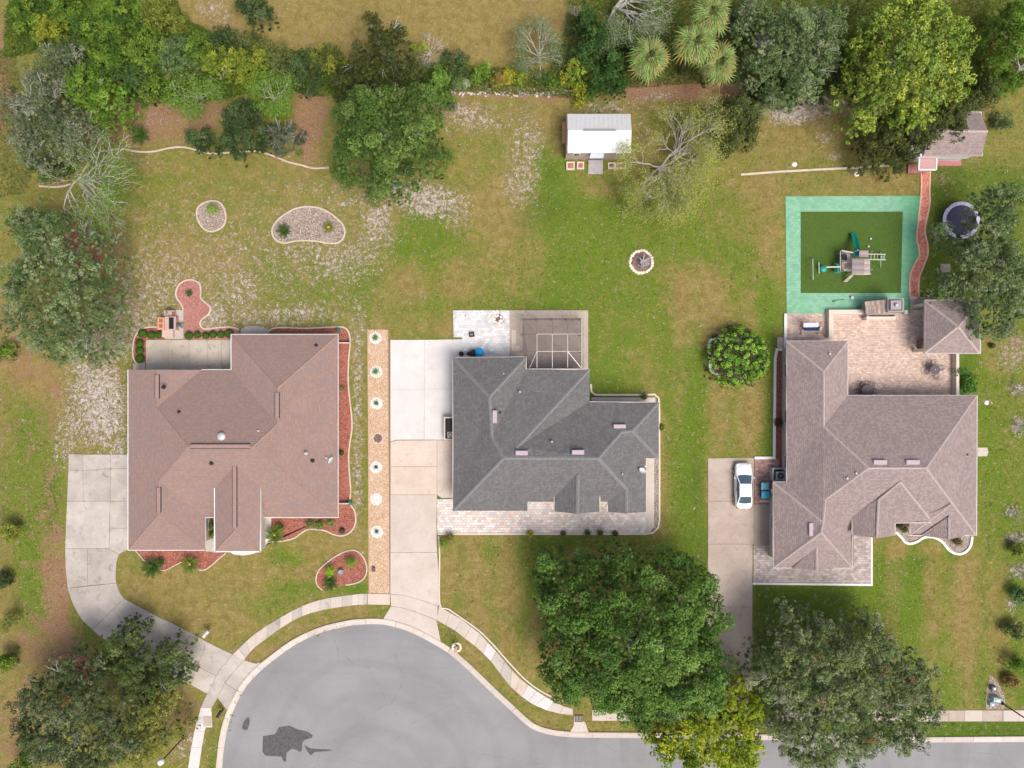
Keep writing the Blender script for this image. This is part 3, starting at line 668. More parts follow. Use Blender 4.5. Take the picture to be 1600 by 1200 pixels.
pale = [(.44,.38,.36),(.50,.43,.40),(.54,.48,.46),(.40,.34,.33)]
pavers('terrace', [(1177,852),(1212,852),(1212,884),(1334,884),(1334,830),(1361,838),(1361,912),(1177,911)], .32, .24, pale, 5)
pavers('path', [(1214,527),(1229,527),(1229,545),(1214,545)], .3, .22, tan, 6)
def mint(x, y, c):   # faded paint, fresher beside the brick path and the fireplace
    px, py = x*S+800, 600-y*S
    d = max(0, min(1, (px-1395)/45)); e = max(0, min(1, (py-470+ (px-1330)*.10)/40)) * max(0, min(1, (px-1290)/60))
    k = max(d*.75, e); g = (.055,.34,.15); return tuple(a*(1-k)+b_*k for a, b_ in zip(c, g))
pathL = [(1439,268),(1439,300),(1434,350),(1432,372),(1435,388),(1436,400),(1429,412),(1422,430),(1421,450),(1422,464)]
pathR = [(1453,268),(1452,300),(1452,320),(1446,350),(1445,365),(1449,382),(1449,398),(1444,412),(1437,430),(1435,440),(1435,464)]
pavers('play_court', [(1227,307),(1438,306)] + pathL[2:] + [(1421,490),(1229,490)], .42, .28, [(.215,.46,.30),(.24,.49,.33),(.20,.44,.285),(.26,.48,.345)], 7, mixr=(.97,1.03), base=(.15,.35,.24), fade=mint, gap=.012)
brick = [(.74,.27,.19),(.80,.36,.26),(.76,.31,.24),(.64,.20,.15)]
pavers('brick_path', pathL + pathR[::-1], .22, .13, brick, 8, rot=R(45), z=.06, base=(.30,.10,.08))
for pl in (pathL, pathR):
    ln = spline(pl, 4); mb = MB(); r_ = random.Random(3)
    w_ = pix(ln)
    for a, b_ in zip(w_[:-1], w_[1:]):
        mb.cur = tuple(v*r_.uniform(.9,1.1) for v in (.78,.46,.34)); mb.obox((*a,.04),(*b_,.04), .16, .08)
    mb.build('brick_edging', M['paver'], bpy.data.objects['brick_path'])
sheet('play_turf', [(1251,331),(1410,331),(1407,458),(1251,458)], .085, M['turf'], thick=.1)
sheet('concrete_pad', [(795,485),(919,485),(919,580),(795,580)], .045, M['conc_brown'], thick=.06)
sheet('concrete_pad', [(817,497),(912,497),(912,578),(817,578)], .05, M['conc_den'], thick=.06)
sheet('side_walk', [(1003,716),(1022,716),(1022,822),(1016,831),(1003,833)], .045, M['conc_pink'], thick=.06)
sheet('side_walk', [(924,621),(1024,621),(1024,632),(924,632)], .045, M['conc_pink'], thick=.06)
# slabs of the first house's back patio
q = [[(228,531),(263,531),(263,580),(228,580)],[(263,531),(296,531),(296,580),(263,580)],[(296,531),(325,531),(325,582),(296,582)],[(325,531),(346,531),(346,582),(325,582)],[(346,531),(368,531),(368,582),(346,582)]]
slabs('back_patio', q, [M['conc_patio']]*5, 31, vary=.05)
q = [[(257,484),(287,484),(287,530),(257,530)]]; slabs('back_patio', q, [M['conc_old']], 32)
slabs('stepping_slab', [[(208,568),(227,566),(227,582),(208,582)]], [M['conc_old']]*1, 33)
slabs('front_walk', [[(322,838),(336,838),(336,862),(322,862)],[(404,808),(424,808),(424,842),(404,858)],[(355,860),(404,858),(418,846),(410,858),(395,866),(380,868),(365,866)]], [co,cn,cn], 34)
slabs('stepping_slab', [[(1527,699),(1542,699),(1544,706),(1542,713),(1527,713)]], [cp], 35)
slabs('stepping_slab', [[(1469,412),(1485,412),(1485,427),(1469,427)]], [cb], 36)
slabs('stepping_slab', [[(376,515),(384,510),(398,509),(412,511),(420,516),(420,525),(376,525)]], [co], 37)
# orange gravel strip with timber-straight edging
sheet('gravel_strip', [(574.5,515),(606,515),(609,927.5),(576,926.5)], .03, M['gravel_orange'], thick=.05)
# ---------------------------------------------------------------- planting beds and their edging
def bed(pts, mat, closed_spline=True, z=.03, k=5, hole=None):
    p_ = spline(pts, k, True) if closed_spline else pts
    return sheet('mulch_bed', p_, z, mat, thick=.06)
def edging(pts, label, closed=False, w=.15, h=.10, mat=None, k=6, z=.0, smooth=True):
    ln = pix(spline(pts, k, closed) if smooth else pts)
    if closed: ln.append(ln[0])
    a = offs_line(ln, w/2); b = offs_line(ln, -w/2)
    if closed: a[-1] = a[0] = ((a[0][0]+a[-1][0])/2, (a[0][1]+a[-1][1])/2); b[-1] = b[0] = ((b[0][0]+b[-1][0])/2, (b[0][1]+b[-1][1])/2)
    a2 = offs_line(ln, w/2-.03); b2 = offs_line(ln, -w/2+.03); n = len(ln)
    if closed: a2[-1] = a2[0]; b2[-1] = b2[0]
    rows = [(a, z), (a, z+h-.02), (a2, z+h), (b2, z+h), (b, z+h-.02), (b, z)]
    vs = [(x, y, zz) for r_, zz in rows for x, y in r_]; fs = [(r_*n+i, (r_+1)*n+i, (r_+1)*n+i+1, r_*n+i+1) for r_ in range(5) for i in range(n-1)]
    if not closed: fs += [tuple(r_*n for r_ in range(6)), tuple(r_*n+n-1 for r_ in range(6))[::-1]]
    mb = MB(); mb.add(vs, fs); return mb.build('garden_edging', mat or M['edging'], label=label, cat='edging')
# big bed at the back of the red-roofed house's garden
edging([(62,291),(92,292),(118,284),(134,262),(146,246),(162,236),(190,233),(215,237),(240,237),(262,232),(285,230),(305,234),(330,240),(365,238),(400,236),(430,245),(450,253),(470,258),(490,263),(514,262)], 'long winding pale concrete edging along the back bed below the thicket', w=.17)
edging([(1157,273),(1215,268.5),(1280,265),(1340,262),(1399,258)], 'straight pale edging strip across the back lawn towards the brick cottage', w=.22, h=.12, smooth=False)
edging([(122,346),(138,348),(152,362),(158,378),(157,395),(159,412),(155,424),(150,431)], 'curved brick edging half hidden under the grey oak on the left', mat=M['mulch_rose'], w=.2)
sheet('mulch_bed', spline([(122,347),(138,348),(155,365),(158,395),(155,424),(130,434),(100,436),(95,400),(105,350)],4,True), .007, M['mulch_red'])
# round bed, kidney bed
b1 = [(308,328),(314,320),(325,315),(336,314),(345,318),(351,328),(353,341),(350,352),(341,359),(330,362),(319,358),(312,349),(308,339)]
bed(b1, M['mulch_pale']); edging(b1, 'small round pale edging ring around one bush on the back lawn', True)
b2 = [(426,356),(434,344),(447,334),(462,326),(480,323),(498,325),(514,332),(527,342),(536,352),(539,363),(535,374),(526,380),(512,380),(495,377),(476,376),(460,377),(444,380),(432,376),(426,367)]
bed(b2, M['mulch_pale']); edging(b2, 'kidney shaped pale edging around two bushes on the back lawn', True)
# red bed round the back patio of the red-roofed house
b3 = [(287,484),(283,475),(277,467),(275,457),(280,445),(291,438),(303,438),(312,444),(314,455),(314,466),(321,473),(329,481),(326,491),(316,499),(313,507),(320,514),(340,512),(360,511),(374,515)]
sheet('mulch_bed', spline(b3,5) + [(374,531),(287,531)], .03, M['mulch_rose'], thick=.06)
edging(b3, 'wavy pink edging around the rose mulch tongue behind the red-roofed house')
sheet('mulch_bed', [(209,566),(209,540),(213,522),(222,514),(240,512),(257,514),(257,531),(228,531),(228,568)], .03, M['mulch_red'], thick=.06)
edging([(216,570),(209,560),(208,545),(210,530),(216,519),(228,512),(246,511)], 'curved edging at the west corner of the hedge by the back patio')
# bed along the east side
b4 = [(418,519),(428,513),(450,512),(475,513),(500,512),(520,511),(535,511),(543,516),(547,527),(547,540),(545,560),(544,590),(546,620),(549,645),(550,668),(547,690),(545,710),(546,740),(548,765),(546,787)]
sheet('mulch_bed', spline(b4,4) + [(525,787),(525,522)], .028, M['mulch_red'], thick=.06)
edging(b4, 'long pink edging beside the east wall of the red-roofed house')
b5 = [(548,789),(554,798),(556,812),(553,824),(545,833),(534,837),(522,835),(508,829),(495,827),(482,827),(472,832),(461,840),(448,844),(434,846),(420,847),(410,855)]
sheet('mulch_bed', spline(b5,4) + [(424,845),(424,800),(528,800),(530,789)], .03, M['mulch_red'], thick=.06)
edging(b5, 'scalloped pale edging at the south-east corner of the red-roofed house')
sheet('mulch_bed', [(209,855),(354,858),(347,868),(335,880),(318,890),(306,889),(290,879),(272,884),(256,890),(240,884),(226,874)], .03, M['mulch_red'], thick=.06)
edging([(212,860),(219,868),(226,876),(240,886),(256,891),(272,884),(284,878)], 'thin pale edging of the front bed by the driveway', w=.1)
edging([(306,890),(320,890),(332,882),(342,873),(353,864)], 'short curved edging at the right end of the red front bed', w=.12)
b6 = [(504,922),(496,914),(494,903),(499,890),(512,878),(528,867),(545,860),(558,861),(568,871),(573,885),(572,897),(566,906),(556,911),(540,914)]
sheet('mulch_bed', spline(b6,4), .03, M['mulch_red'], thick=.05); edging(b6, 'tear shaped pale edging of the island bed on the front lawn', w=.13)
# kerb-like edgings of the other lots
edging([(574.5,514),(575,600),(576,700),(576,800),(577,927)], 'thin timber edging down the left side of the orange gravel strip', smooth=False, w=.08, h=.06, mat=simple('tan_timber', (.55,.36,.24)))
edging([(607,514),(608,700),(609.5,927)], 'thin rusty edging between the gravel strip and the long driveway', smooth=False, w=.1, h=.07, mat=simple('rust_edge', (.36,.20,.15)))
edging([(685,838),(687,870),(687,943),(700,951),(722,966),(738,977),(752,988),(764,1000),(777,1014),(790,1029),(803,1043),(815,1056),(830,1069),(848,1081),(866,1090),(884,1096)], 'stone edging following the driveway and the curving pavement of the centre lot', w=.16, k=3, mat=M['cream'])
edging([(684,834),(1008,834),(1020,832),(1028,824),(1030,812),(1030,716),(1030,640),(1029,622),(1022,616),(1005,617),(930,617),(924,612),(923,600)], 'cream edging wrapping the terrace and east side of the grey-roofed house', w=.2, h=.12, k=3, mat=M['cream'], smooth=False)
sheet('mulch_bed', [(1022,716),(1029,716),(1029,812),(1026,824),(1019,831),(1022,820)], .02, M['mulch_pale'], thick=.05)
sheet('mulch_bed', [(1114,533),(1160,520),(1200,540),(1200,575),(1160,595),(1114,583)], .02, M['mulch_dark'])
edging([(1124,530),(1113,530),(1108,536),(1108,556),(1109,574),(1112,581),(1121,585)], 'short white edging on the left of the round bright shrub', w=.24, h=.14, mat=M['white'])
def straight_wall(pts, label, w, h, mat, name='low_wall', cat='wall', z=0):
    mb = MB(); q = pix(pts, z+h)
    a = offs_line(q, w/2); b = offs_line(q, -w/2)
    for i in range(len(q)-1):
        p0, p1 = Vector((*q[i],0)), Vector((*q[i+1],0)); d = (p1-p0).normalized()
        e0 = p0 - d*(w/2 if i else 0); e1 = p1 + d*(w/2 if i < len(q)-2 else 0)
        if i: e0 = p0 + d*(w/2+.002)
        mb.obox((e0.x, e0.y, z+h/2), (e1.x, e1.y, z+h/2), w, h)
    return mb.build(name, mat, label=label, cat=cat)
straight_wall([(1227.5,490),(1227.5,546),(1214,546),(1211.5,560),(1210,715.5),(1179,715.5)], 'long low cream kerb running down the west side of the mauve-roofed house', .26, .2, M['white'])
straight_wall([(1299,528),(1299,487.5),(1354,487.5)], 'white low wall turning the corner between swing seat and patio', .48, .75, M['cream'])
straight_wall([(1413.5,487.5),(1419,487.5)], 'tiny wall stub right of the stone fireplace', .4, .5, M['cream'])
straight_wall([(1432,487.5),(1442,487.5)], 'short cream wall stub beside the square pavilion', .4, .6, M['cream'])
straight_wall([(1422,465.5),(1436,465.5)], 'pale step at the lower end of the red brick path', .3, .12, M['cream'])
straight_wall([(1436.5,465.5),(1500,466.5)], 'thin low wall behind the square pavilion roof', .2, .4, M['conc_brown'])
straight_wall([(1496.5,553),(1496.5,619)], 'cream low wall on the east edge of the tan patio', .3, .8, M['cream'])
straight_wall([(1176.5,912),(1362,914),(1362,838)], 'thin white kerb around the front paving of the mauve-roofed house', .2, .1, M['white'])
# bed at the front of the mauve-roofed house
w1 = [(1399,831),(1408,840),(1414,847),(1422,849),(1432,846),(1442,840),(1452,838.5),(1463,841),(1473,848),(1481,858),(1490,864),(1501,865),(1510,860),(1516,851),(1518,838)]
sheet('mulch_bed', spline(w1,4) + [(1518,820),(1399,816)], .03, M['mulch_pale'], thick=.06)
edging(w1, 'bright white curving kerb round the front bed of the mauve-roofed house', w=.26, h=.16, mat=M['white'])
sheet('mulch_bed', [(1214,548),(1230,548),(1230,752),(1212,752)], .02, M['mulch_red'], thick=.05)
sheet('mulch_bed', [(1547,1055),(1555,1060),(1563,1073),(1569,1088),(1571,1100),(1569,1108.5),(1541,1108.5),(1540,1095),(1542,1075)], .012, M['mulch_pale'])
sheet('mulch_bed', spline([(90,1030),(105,1022),(125,1023),(142,1033),(152,1047),(150,1062),(120,1070),(95,1055)],4,True), .012, M['mulch_red'])
edging([(88,1027),(105,1021),(125,1023),(142,1033),(151,1044),(154,1056),(151,1064)], 'dark curved edging at the top of the bed under the lower left oaks', w=.12, mat=M['bark'])
def pebble_ring(px, py, r, label, n=16, seed=0, cols=((.72,.68,.60),(.80,.76,.70),(.62,.57,.50)), size=.13, fill=None, arc=(0, 360)):
    x, y = P(px, py); R_ = r/S; g = random.Random(seed)
    e = empty('stone_ring', x, y, 0, label, 'stone ring')
    if fill:
        mb = MB(); mb.lathe(x, y, [(R_, -.02), (R_, .035), (R_*.6, .05), (.02, .055)], 20); mb.build('ring_bed', fill, e)
    mb = MB()
    for k in range(n):
        a = R(arc[0] + (arc[1]-arc[0])*(k+.5)/n); q_ = R_*g.uniform(.96,1.04); mb.cur = cols[g.randrange(len(cols))]
        mb.rock(x+q_*math.cos(a), y+q_*math.sin(a), .0, size*g.uniform(.85,1.25), g)
    mb.build('edge_stones', M['stone'], e, kind='stuff'); return e
labs = ['white pebble ring with a tuft, topmost on the orange gravel strip','second white pebble ring down, holding a bushy green tuft','third white pebble ring down with a small green sprig',
        'ring with dark stone centre on the orange gravel strip','fifth white pebble ring with a tiny grey plant','empty white pebble ring on the orange gravel strip','lowest white pebble ring on the gravel with grey sprigs']
RINGS = [(587,528),(588,581),(588,630),(590.5,685),(588,730),(588,780),(589,831)]
for i, ((x, y), lb) in enumerate(zip(RINGS, labs)):
    pebble_ring(x, y, 7.6 if i == 3 else 8.8, lb, 18, i, ((.80,.80,.78),(.74,.73,.70),(.84,.83,.8)), .085, M['mulch_dark'] if i == 3 else M['pebbles'])
# ---------------------------------------------------------------- roofs laid in real courses
def V3(px, py, z): return P3(px, py, z)
def clip(poly, f):
    out = []
    for i in range(len(poly)):
        a, b = poly[i], poly[(i+1) % len(poly)]; fa, fb = f(a), f(b)
        if fa >= 0: out.append(a)
        if (fa > 0 and fb < 0) or (fa < 0 and fb > 0): out.append(a + (b-a)*(fa/(fa-fb)))
    return out
def roof_mesh(name, faces, mat, parent, course=.19, lift=.035):
    vs, fs, uv = [], [], []; org = wloc(parent)
    for F in faces:
        F = [Vector(q) for q in F]; n = Vector((0,0,0))
        for i in range(len(F)): n += F[i].cross(F[(i+1) % len(F)])
        if n.z < 0: n = -n
        n.normalize(); up = (Vector((0,0,1)) - n*n.z)
        if up.length < 1e-3: up = Vector((0,1,0))
        up.normalize(); al = up.cross(n).normalized(); zmin = min(F, key=lambda q: q.dot(up)); v0 = zmin.dot(up)
        tri = tessellate_polygon([F])
        for t3 in tri:
            T = [F[i] for i in t3]
            lo, hi = min(q.dot(up) for q in T)-v0, max(q.dot(up) for q in T)-v0
            for k in range(int(lo/course), int(hi/course)+1):
                a, b = v0+k*course, v0+(k+1)*course
                q = clip(clip(T, lambda p_: p_.dot(up)-a), lambda p_: b-p_.dot(up))
                if len(q) < 3: continue
                base = len(vs)
                for p_ in q:
                    s_ = (p_.dot(up)-a)/course; w = p_ + n*(lift*(1-s_)); vs.append((w.x-org.x, w.y-org.y, w.z-org.z)); 
                uv += [(p_.dot(al), p_.dot(up)-v0) for p_ in q]
                idx = list(range(base, base+len(q)))
                e1, e2 = Vector(vs[idx[1]])-Vector(vs[idx[0]]), Vector(vs[idx[2]])-Vector(vs[idx[0]])
                if e1.cross(e2).z < 0: idx.reverse()
                fs.append(idx)
    me = bpy.data.meshes.new(name); me.from_pydata(vs, [], fs); ul = me.uv_layers.new(name='UVMap')
    arr = np.array([uv[l.vertex_index] for l in me.loops], dtype=np.float32); ul.data.foreach_set('uv', arr.ravel())
    me.materials.append(mat); me.update(); return link(name, me, parent)
def ridge(pa, pb, mat, parent, w=.26):
    a, b = Vector(pa), Vector(pb); n = max(1, int((b-a).length/.32)); mb = MB(); g = random.Random(int((a.x+b.y)*10))
    for k in range(n):
        p_, q = a+(b-a)*(k/n), a+(b-a)*((k+1.12)/n); d = (q-p_).normalized(); s_ = d.cross(Vector((0,0,1))).normalized()*w/2
        v = g.uniform(.85,1.15); mb.cur = (v,v,v); t0, t1 = Vector((0,0,.055+.004*(k%2))), Vector((0,0,.075))
        mb.add([p_-s_+Vector((0,0,-.02)), p_+t0, p_+s_+Vector((0,0,-.02)), q-s_+Vector((0,0,-.01)), q+t1, q+s_+Vector((0,0,-.01))], [(0,1,4,3),(1,2,5,4),(0,3,5,2),(0,2,1),(3,4,5)])
    return mb.build('ridge_cap', mat, parent)
def strip_box(pa, pb, w, h, mat, parent, name='gutter', up=(0,0,1)):
    mb = MB(); mb.obox(pa, pb, w, h, up); return mb.build(name, mat, parent)
def house(name, label, eave_px, E, faces, roofmat, caps, capmat, gutmat, gutw=.13, inset=.55, rakes=(), course=.19, walls=True, wallmat=None, skipg=(), cat='house', capw=.26, outline=None):
    c = P3(sum(q[0] for q in eave_px)/len(eave_px), sum(q[1] for q in eave_px)/len(eave_px), 0)
    root = empty(name, c.x, c.y, 0, label, cat)
    roof_mesh('roof', faces, roofmat, root, course)
    poly = ccw([P(x, y, E) for x, y in (outline or eave_px)])
    if walls:
        inn = offset(poly, inset); mb = MB(); mb.prism(inn, .0, E-.12); mb.build('wall', wallmat or M['stucco'], root)
        mb = MB(); mb.prism(offset(poly, .03), E-.115, E-.06); mb.build('soffit', M['white'], root)
        g = random.Random(len(name)); n = len(inn)
        for i in range(n):
            a, b = Vector((*inn[i],0)), Vector((*inn[(i+1)%n],0)); Ln = (b-a).length
            if Ln < 3: continue
            d = (b-a).normalized(); o = Vector((d.y, -d.x, 0)); k = int(Ln/4.2)
            for j in range(max(1, k)):
                c_ = a + d*Ln*(j+.5)/max(1, k); w_ = 1.3
                mb = MB()
                for (u0, u1, z0, z1) in ((-w_/2-.08, -w_/2, .9, 2.2), (w_/2, w_/2+.08, .9, 2.2), (-w_/2-.08, w_/2+.08, .82, .9), (-w_/2-.08, w_/2+.08, 2.2, 2.28)):
                    m_ = c_ + d*((u0+u1)/2) + o*.035; mb.obox(m_-d*((u1-u0)/2)+Vector((0,0,(z0+z1)/2)), m_+d*((u1-u0)/2)+Vector((0,0,(z0+z1)/2)), .07, z1-z0)
                f_ = mb.build('window', M['white'], root); mb = MB(); m_ = c_+o*.02
                mb.obox(m_-d*(w_/2-.002)+Vector((0,0,1.55)), m_+d*(w_/2-.002)+Vector((0,0,1.55)), .03, 1.296); mb.build('pane', M['pane'], f_)
    for i in range(len(eave_px)):
        if i in skipg: continue
        a, b = eave_px[i], eave_px[(i+1) % len(eave_px)]
        pa, pb = V3(*a, E-.06), V3(*b, E-.06)
        if (pb-pa).length > .25: strip_box(pa + (pa-pb).normalized()*.05, pb, gutw, .16 + .003*(i % 3), gutmat, root)
    for a, b in rakes: strip_box(V3(*a), V3(*b), gutw, .17, gutmat, root, 'bargeboard')
    for a, b in caps: ridge(V3(*a), V3(*b), capmat, root, capw)
    return root
def shift(q, E):   # plan pixels at eave height -> vertex at height z
    px, py, z = q; x, y = P(px, py, E); return Vector((x, y, z))
# ---- house 1: red blended shingles. k = rise per plan pixel
E = 2.7; kk = .42/15
def A1(px, py, d): return shift((px, py, E + d*kk), E)
f1 = [[A1(201,578,0),A1(258,578,57),A1(258,635,57),A1(316,693,115),A1(261,748,60),A1(261,799,60),A1(201,859,0)],       # west
      [A1(258,578,57),A1(315,578,0),A1(258,635,57)],                                                                    # east side of north gable
      [A1(315,578,0),A1(362,578,0),A1(445,661,83),A1(413,693,115),A1(316,693,115),A1(258,635,57)],                      # north
      [A1(362,523,0),A1(445,606,83),A1(445,661,83),A1(362,578,0)],                                                      # west side of north-east wing
      [A1(362,523,0),A1(528,523,0),A1(445,606,83)],                                                                     # north hip
      [A1(528,523,0),A1(528,808,0),A1(413,693,115),A1(445,661,83),A1(445,606,83)],                                      # east
      [A1(316,693,115),A1(413,693,115),A1(528,808,0),A1(321,808,0),A1(261,748,60)],                                     # south
      [A1(261,748,60),A1(321,808,0),A1(321,859,0),A1(261,799,60)],[A1(261,799,60),A1(321,859,0),A1(201,859,0)]]
E2 = 4.02
def B1(px, py, z): return V3(px, py, z)
wr = 5.05; yv = 724
f1 += [[B1(336,760,E2+.05),B1(336,862,E2),B1(367,829,wr),B1(367,yv,wr)],[B1(407,760,E2+.05),B1(367,yv,wr),B1(367,829,wr),B1(407,862,E2)],[B1(336,862,E2),B1(407,862,E2),B1(367,829,wr)]]
o1 = [(201,578),(316,578),(362,578),(362,523),(528,523),(528,808),(321,808),(321,859),(201,859)]
def pz(q, z): v = A1(q[0], q[1], 0); return v
def caps1(*prs): return prs
h1 = house('red_roofed_house', 'large house with blended red shingle roof and white gutters on the left', o1, E, f1, M['roof1'], [], M['cap1'], M['white'], skipg=(0,), wallmat=M['stucco'])
for a, b in ((A1(258,578,57),A1(258,635,57)),(A1(258,635,57),A1(316,693,115)),(A1(316,693,115),A1(413,693,115)),(A1(201,859,0),A1(261,799,60)),(A1(261,799,60),A1(261,748,60)),(A1(261,799,60),A1(321,859,0)),
             (A1(362,523,0),A1(445,606,83)),(A1(528,523,0),A1(445,606,83)),(A1(445,606,83),A1(445,661,83)),(A1(445,661,83),A1(413,693,115)),(A1(528,808,0),A1(413,693,115)),
             (B1(367,yv,wr),B1(367,829,wr)),(B1(336,862,E2),B1(367,829,wr)),(B1(407,862,E2),B1(367,829,wr))): ridge(a, b, M['roof1c'] if 'roof1c' in M else M['cap1'], h1, .2)
for a, b in (((336,759),(336,861.5)),((407,759),(407,861.5)),((335,861.5),(408,861.5))): strip_box(V3(*a, E2-.05), V3(*b, E2-.05), .13, .2, M['white'], h1, 'gutter')
mb = MB(); mb.prism(ccw([P(*q, 3.9) for q in ((337,765),(406,765),(406,861),(337,861))]), 2.3, 3.93); mb.build('soffit', M['stucco'], h1)
mb = MB(); mb.prism(ccw([P(*q, 2.6) for q in ((343,808),(400,808),(400,853),(343,853))]), 0, 2.3); mb.build('wall', M['stucco'], h1)
# the two gable ends
mb = MB(); a, b, c_ = A1(203,579,0), A1(313,579,0), A1(258,579,56); mb.add([a, b, c_, a+Vector((0,-.1,0)), b+Vector((0,-.1,0)), c_+Vector((0,-.1,0))], [(0,1,2),(5,4,3),(0,3,4,1),(1,4,5,2),(2,5,3,0)]); mb.build('gable_wall', M['stucco'], h1)
def ridge_vent(pts, w, mat, parent, h=.09):
    mb = MB(); a, b = Vector(pts[0]), Vector(pts[1]); d = (b-a).normalized(); s_ = d.cross(Vector((0,0,1))).normalized()
    for sg in (-1, 1):
        p_, q = a+s_*sg*w*.5, b+s_*sg*w*.5
        mb.obox(p_+Vector((0,0,h*.3)), q+Vector((0,0,h*.3)), .05, h)
    o = mb.build('vent_edge', M['dark'], parent); mb = MB(); mb.obox(a+Vector((0,0,h*.8)), b+Vector((0,0,h*.8)), w-.06, .05); mb.build('ridge_vent', mat, parent); return o
ridge_vent((A1(258,586,57),A1(258,622,57)), .42, M['vent_red'], h1); ridge_vent((A1(320,693,115.5),A1(409,693,115.5)), .42, M['vent_red'], h1)
ridge_vent((A1(261,758,60),A1(261,796,60)), .42, M['vent_red'], h1); ridge_vent((A1(445,613,83),A1(445,652,83)), .42, M['vent_red'], h1); ridge_vent((B1(367,728,wr),B1(367,824,wr)), .42, M['vent_red'], h1)
def roofpipe(px, py, z, parent, mat, r=.09, h=.35, cap=True):
    v = V3(px, py, z); mb = MB(); mb.lathe(v.x, v.y, [(r*1.9, z-.12),(r*1.6, z+.04),(r, z+.08),(r, z+h),(r*.8, z+h+.02)], 10); mb.build('vent_pipe', mat, parent, smooth=False)
for x, y, z in ((255,605,4.6),(280,644,4.5),(494,540,3.2),(488,720,3.8),(330,724,5.3)): roofpipe(x, y, z, h1, M['dark'], .11, .25)
for x, y, z in ((405,673,5.2),(478,708,4.2)): roofpipe(x, y, z, h1, M['lgrey'], .1, .3)
v = V3(346.5,682,5.5); mb = MB(); mb.lathe(v.x, v.y, [(.40,5.3),(.42,5.62),(.38,5.70),(.25,5.78),(.05,5.82)], 24); mb.build('roof_turbine', M['lgrey'], h1, smooth=True)
def dish(px, py, z, rz, label, rust=False):
    v = V3(px, py, z); e = empty('satellite_dish', v.x, v.y, z, label, 'satellite dish')
    mb = MB(); c, s_ = math.cos(rz), math.sin(rz); d = Vector((c*.6, s_*.6, .75)).normalized(); a = d.cross(Vector((0,0,1))).normalized(); b = a.cross(d)
    o = Vector((v.x, v.y, z+.55)); vs = []; rings = ((.05,0),(.2,.03),(.36,.09))
    for r_, q_ in rings: vs += [o + (a*math.cos(t_)*r_*1.05 + b*math.sin(t_)*r_*.85) + d*q_ for t_ in np.linspace(0, 2*math.pi, 16, endpoint=False)]
    vs += [p_ - d*.02 for p_ in vs]; fs = [(i*16+k, i*16+(k+1)%16, (i+1)*16+(k+1)%16, (i+1)*16+k) for i in (0,1) for k in range(16)]; fs += [tuple(q_+48 for q_ in f_[::-1]) for f_ in fs] + [tuple(range(16))]
    mb.add(vs, fs); mb.build('reflector', M['white'], e)
    mb = MB(); mb.tube([(v.x, v.y, z-.1), (v.x, v.y, z+.3), o], .03, 6); mb.build('mast', M['grey'], e)
    mb = MB(); mb.tube([o-b*.3, o-b*.35+d*.45], .02, 5); q_ = o-b*.35+d*.45; mb.box(q_.x-.06,q_.y-.06,q_.z-.05,q_.x+.06,q_.y+.06,q_.z+.07); mb.build('receiver_arm', M['lgrey'], e)
dish(520,719,2.85, R(150), 'grey satellite dish on the right edge of the red roof')
dish(1002,735,3.0, R(60), 'white satellite dish at the east edge of the charcoal roof')
# ---- house 2: charcoal
E = 2.8; RZ = 5.9
v_ = dict(A=(708,559,E),B=(822,558,E),C=(822,577,E),D=(921,577,E),F=(921,628,E),G=(1029,629,E),H=(1029,716,E),I=(1009,716,E),J=(1009,800,E),K=(979,802,3.9),Lp=(949,800,E),Mp=(949,783,3.3),
          P_=(764.5,620,4.85),Q=(768.5,683,5.15),S_=(787,715.5,RZ),T=(808,699,5.58),U=(988,673.5,4.25),U2=(971,675,4.3),V=(935,716,RZ),W=(979,764,3.95),O=(708,798,E),O2=(824,798,E),O3=(824,784,3.25),X=(866,784,3.25),Y=(936,784,3.25))
g_ = lambda *ks: [V3(*v_[k]) for k in ks]
f2 = [g_('A','B','P_'), g_('A','P_','Q','S_','O'), g_('B','C','Q','P_'), g_('C','D','T','S_','Q'), g_('D','F','T'), g_('F','G','U','U2','V','S_','T'), g_('G','H','U'), g_('H','I','U2','U'),
      g_('I','J','K','W','V','U2'), g_('O','S_','V','W','Mp','Y','X','O3','O2'), g_('W','K','Lp','Mp')]
ge = 3.55; gr = 4.9
f2 += [[V3(866,768,ge),V3(903,738,gr+.06),V3(902,803,gr),V3(866,799,ge)], [V3(937,768,ge),V3(937,799,ge),V3(902,803,gr),V3(903,738,gr+.06)]]
o2 = [(708,559),(822,558),(822,577),(921,577),(921,628),(1029,629),(1029,716),(1009,716),(1009,799),(949,799),(949,784),(824,784),(824,798),(708,798)]
h2 = house('grey_roofed_house', 'house with charcoal grey shingle roof in the middle of the photo', o2, E, f2, M['roof2'], [(v_[a],v_[b]) for a, b in
     (('A','P_'),('B','P_'),('P_','Q'),('Q','S_'),('O','S_'),('S_','V'),('D','T'),('V','U2'),('U2','U'),('G','U'),('H','U'),('V','W'),('W','K'))] + [((903,742,gr+.05),(902,802,gr))],
     M['cap2'], M['cream'], gutw=.1, wallmat=M['stucco'], skipg=(3,8,10,11,12), capw=.34)
for a, b in (((866,770,ge-.05),(866,799,ge-.05)),((937,770,ge-.05),(937,799,ge-.05)),((949,783,3.2),(949,799,2.85)),((936,784.5,3.1),(949,784.5,3.1)),((824,784,3.1),(866,784,3.1))): strip_box(V3(*a), V3(*b), .1, .18, M['cream'], h2)
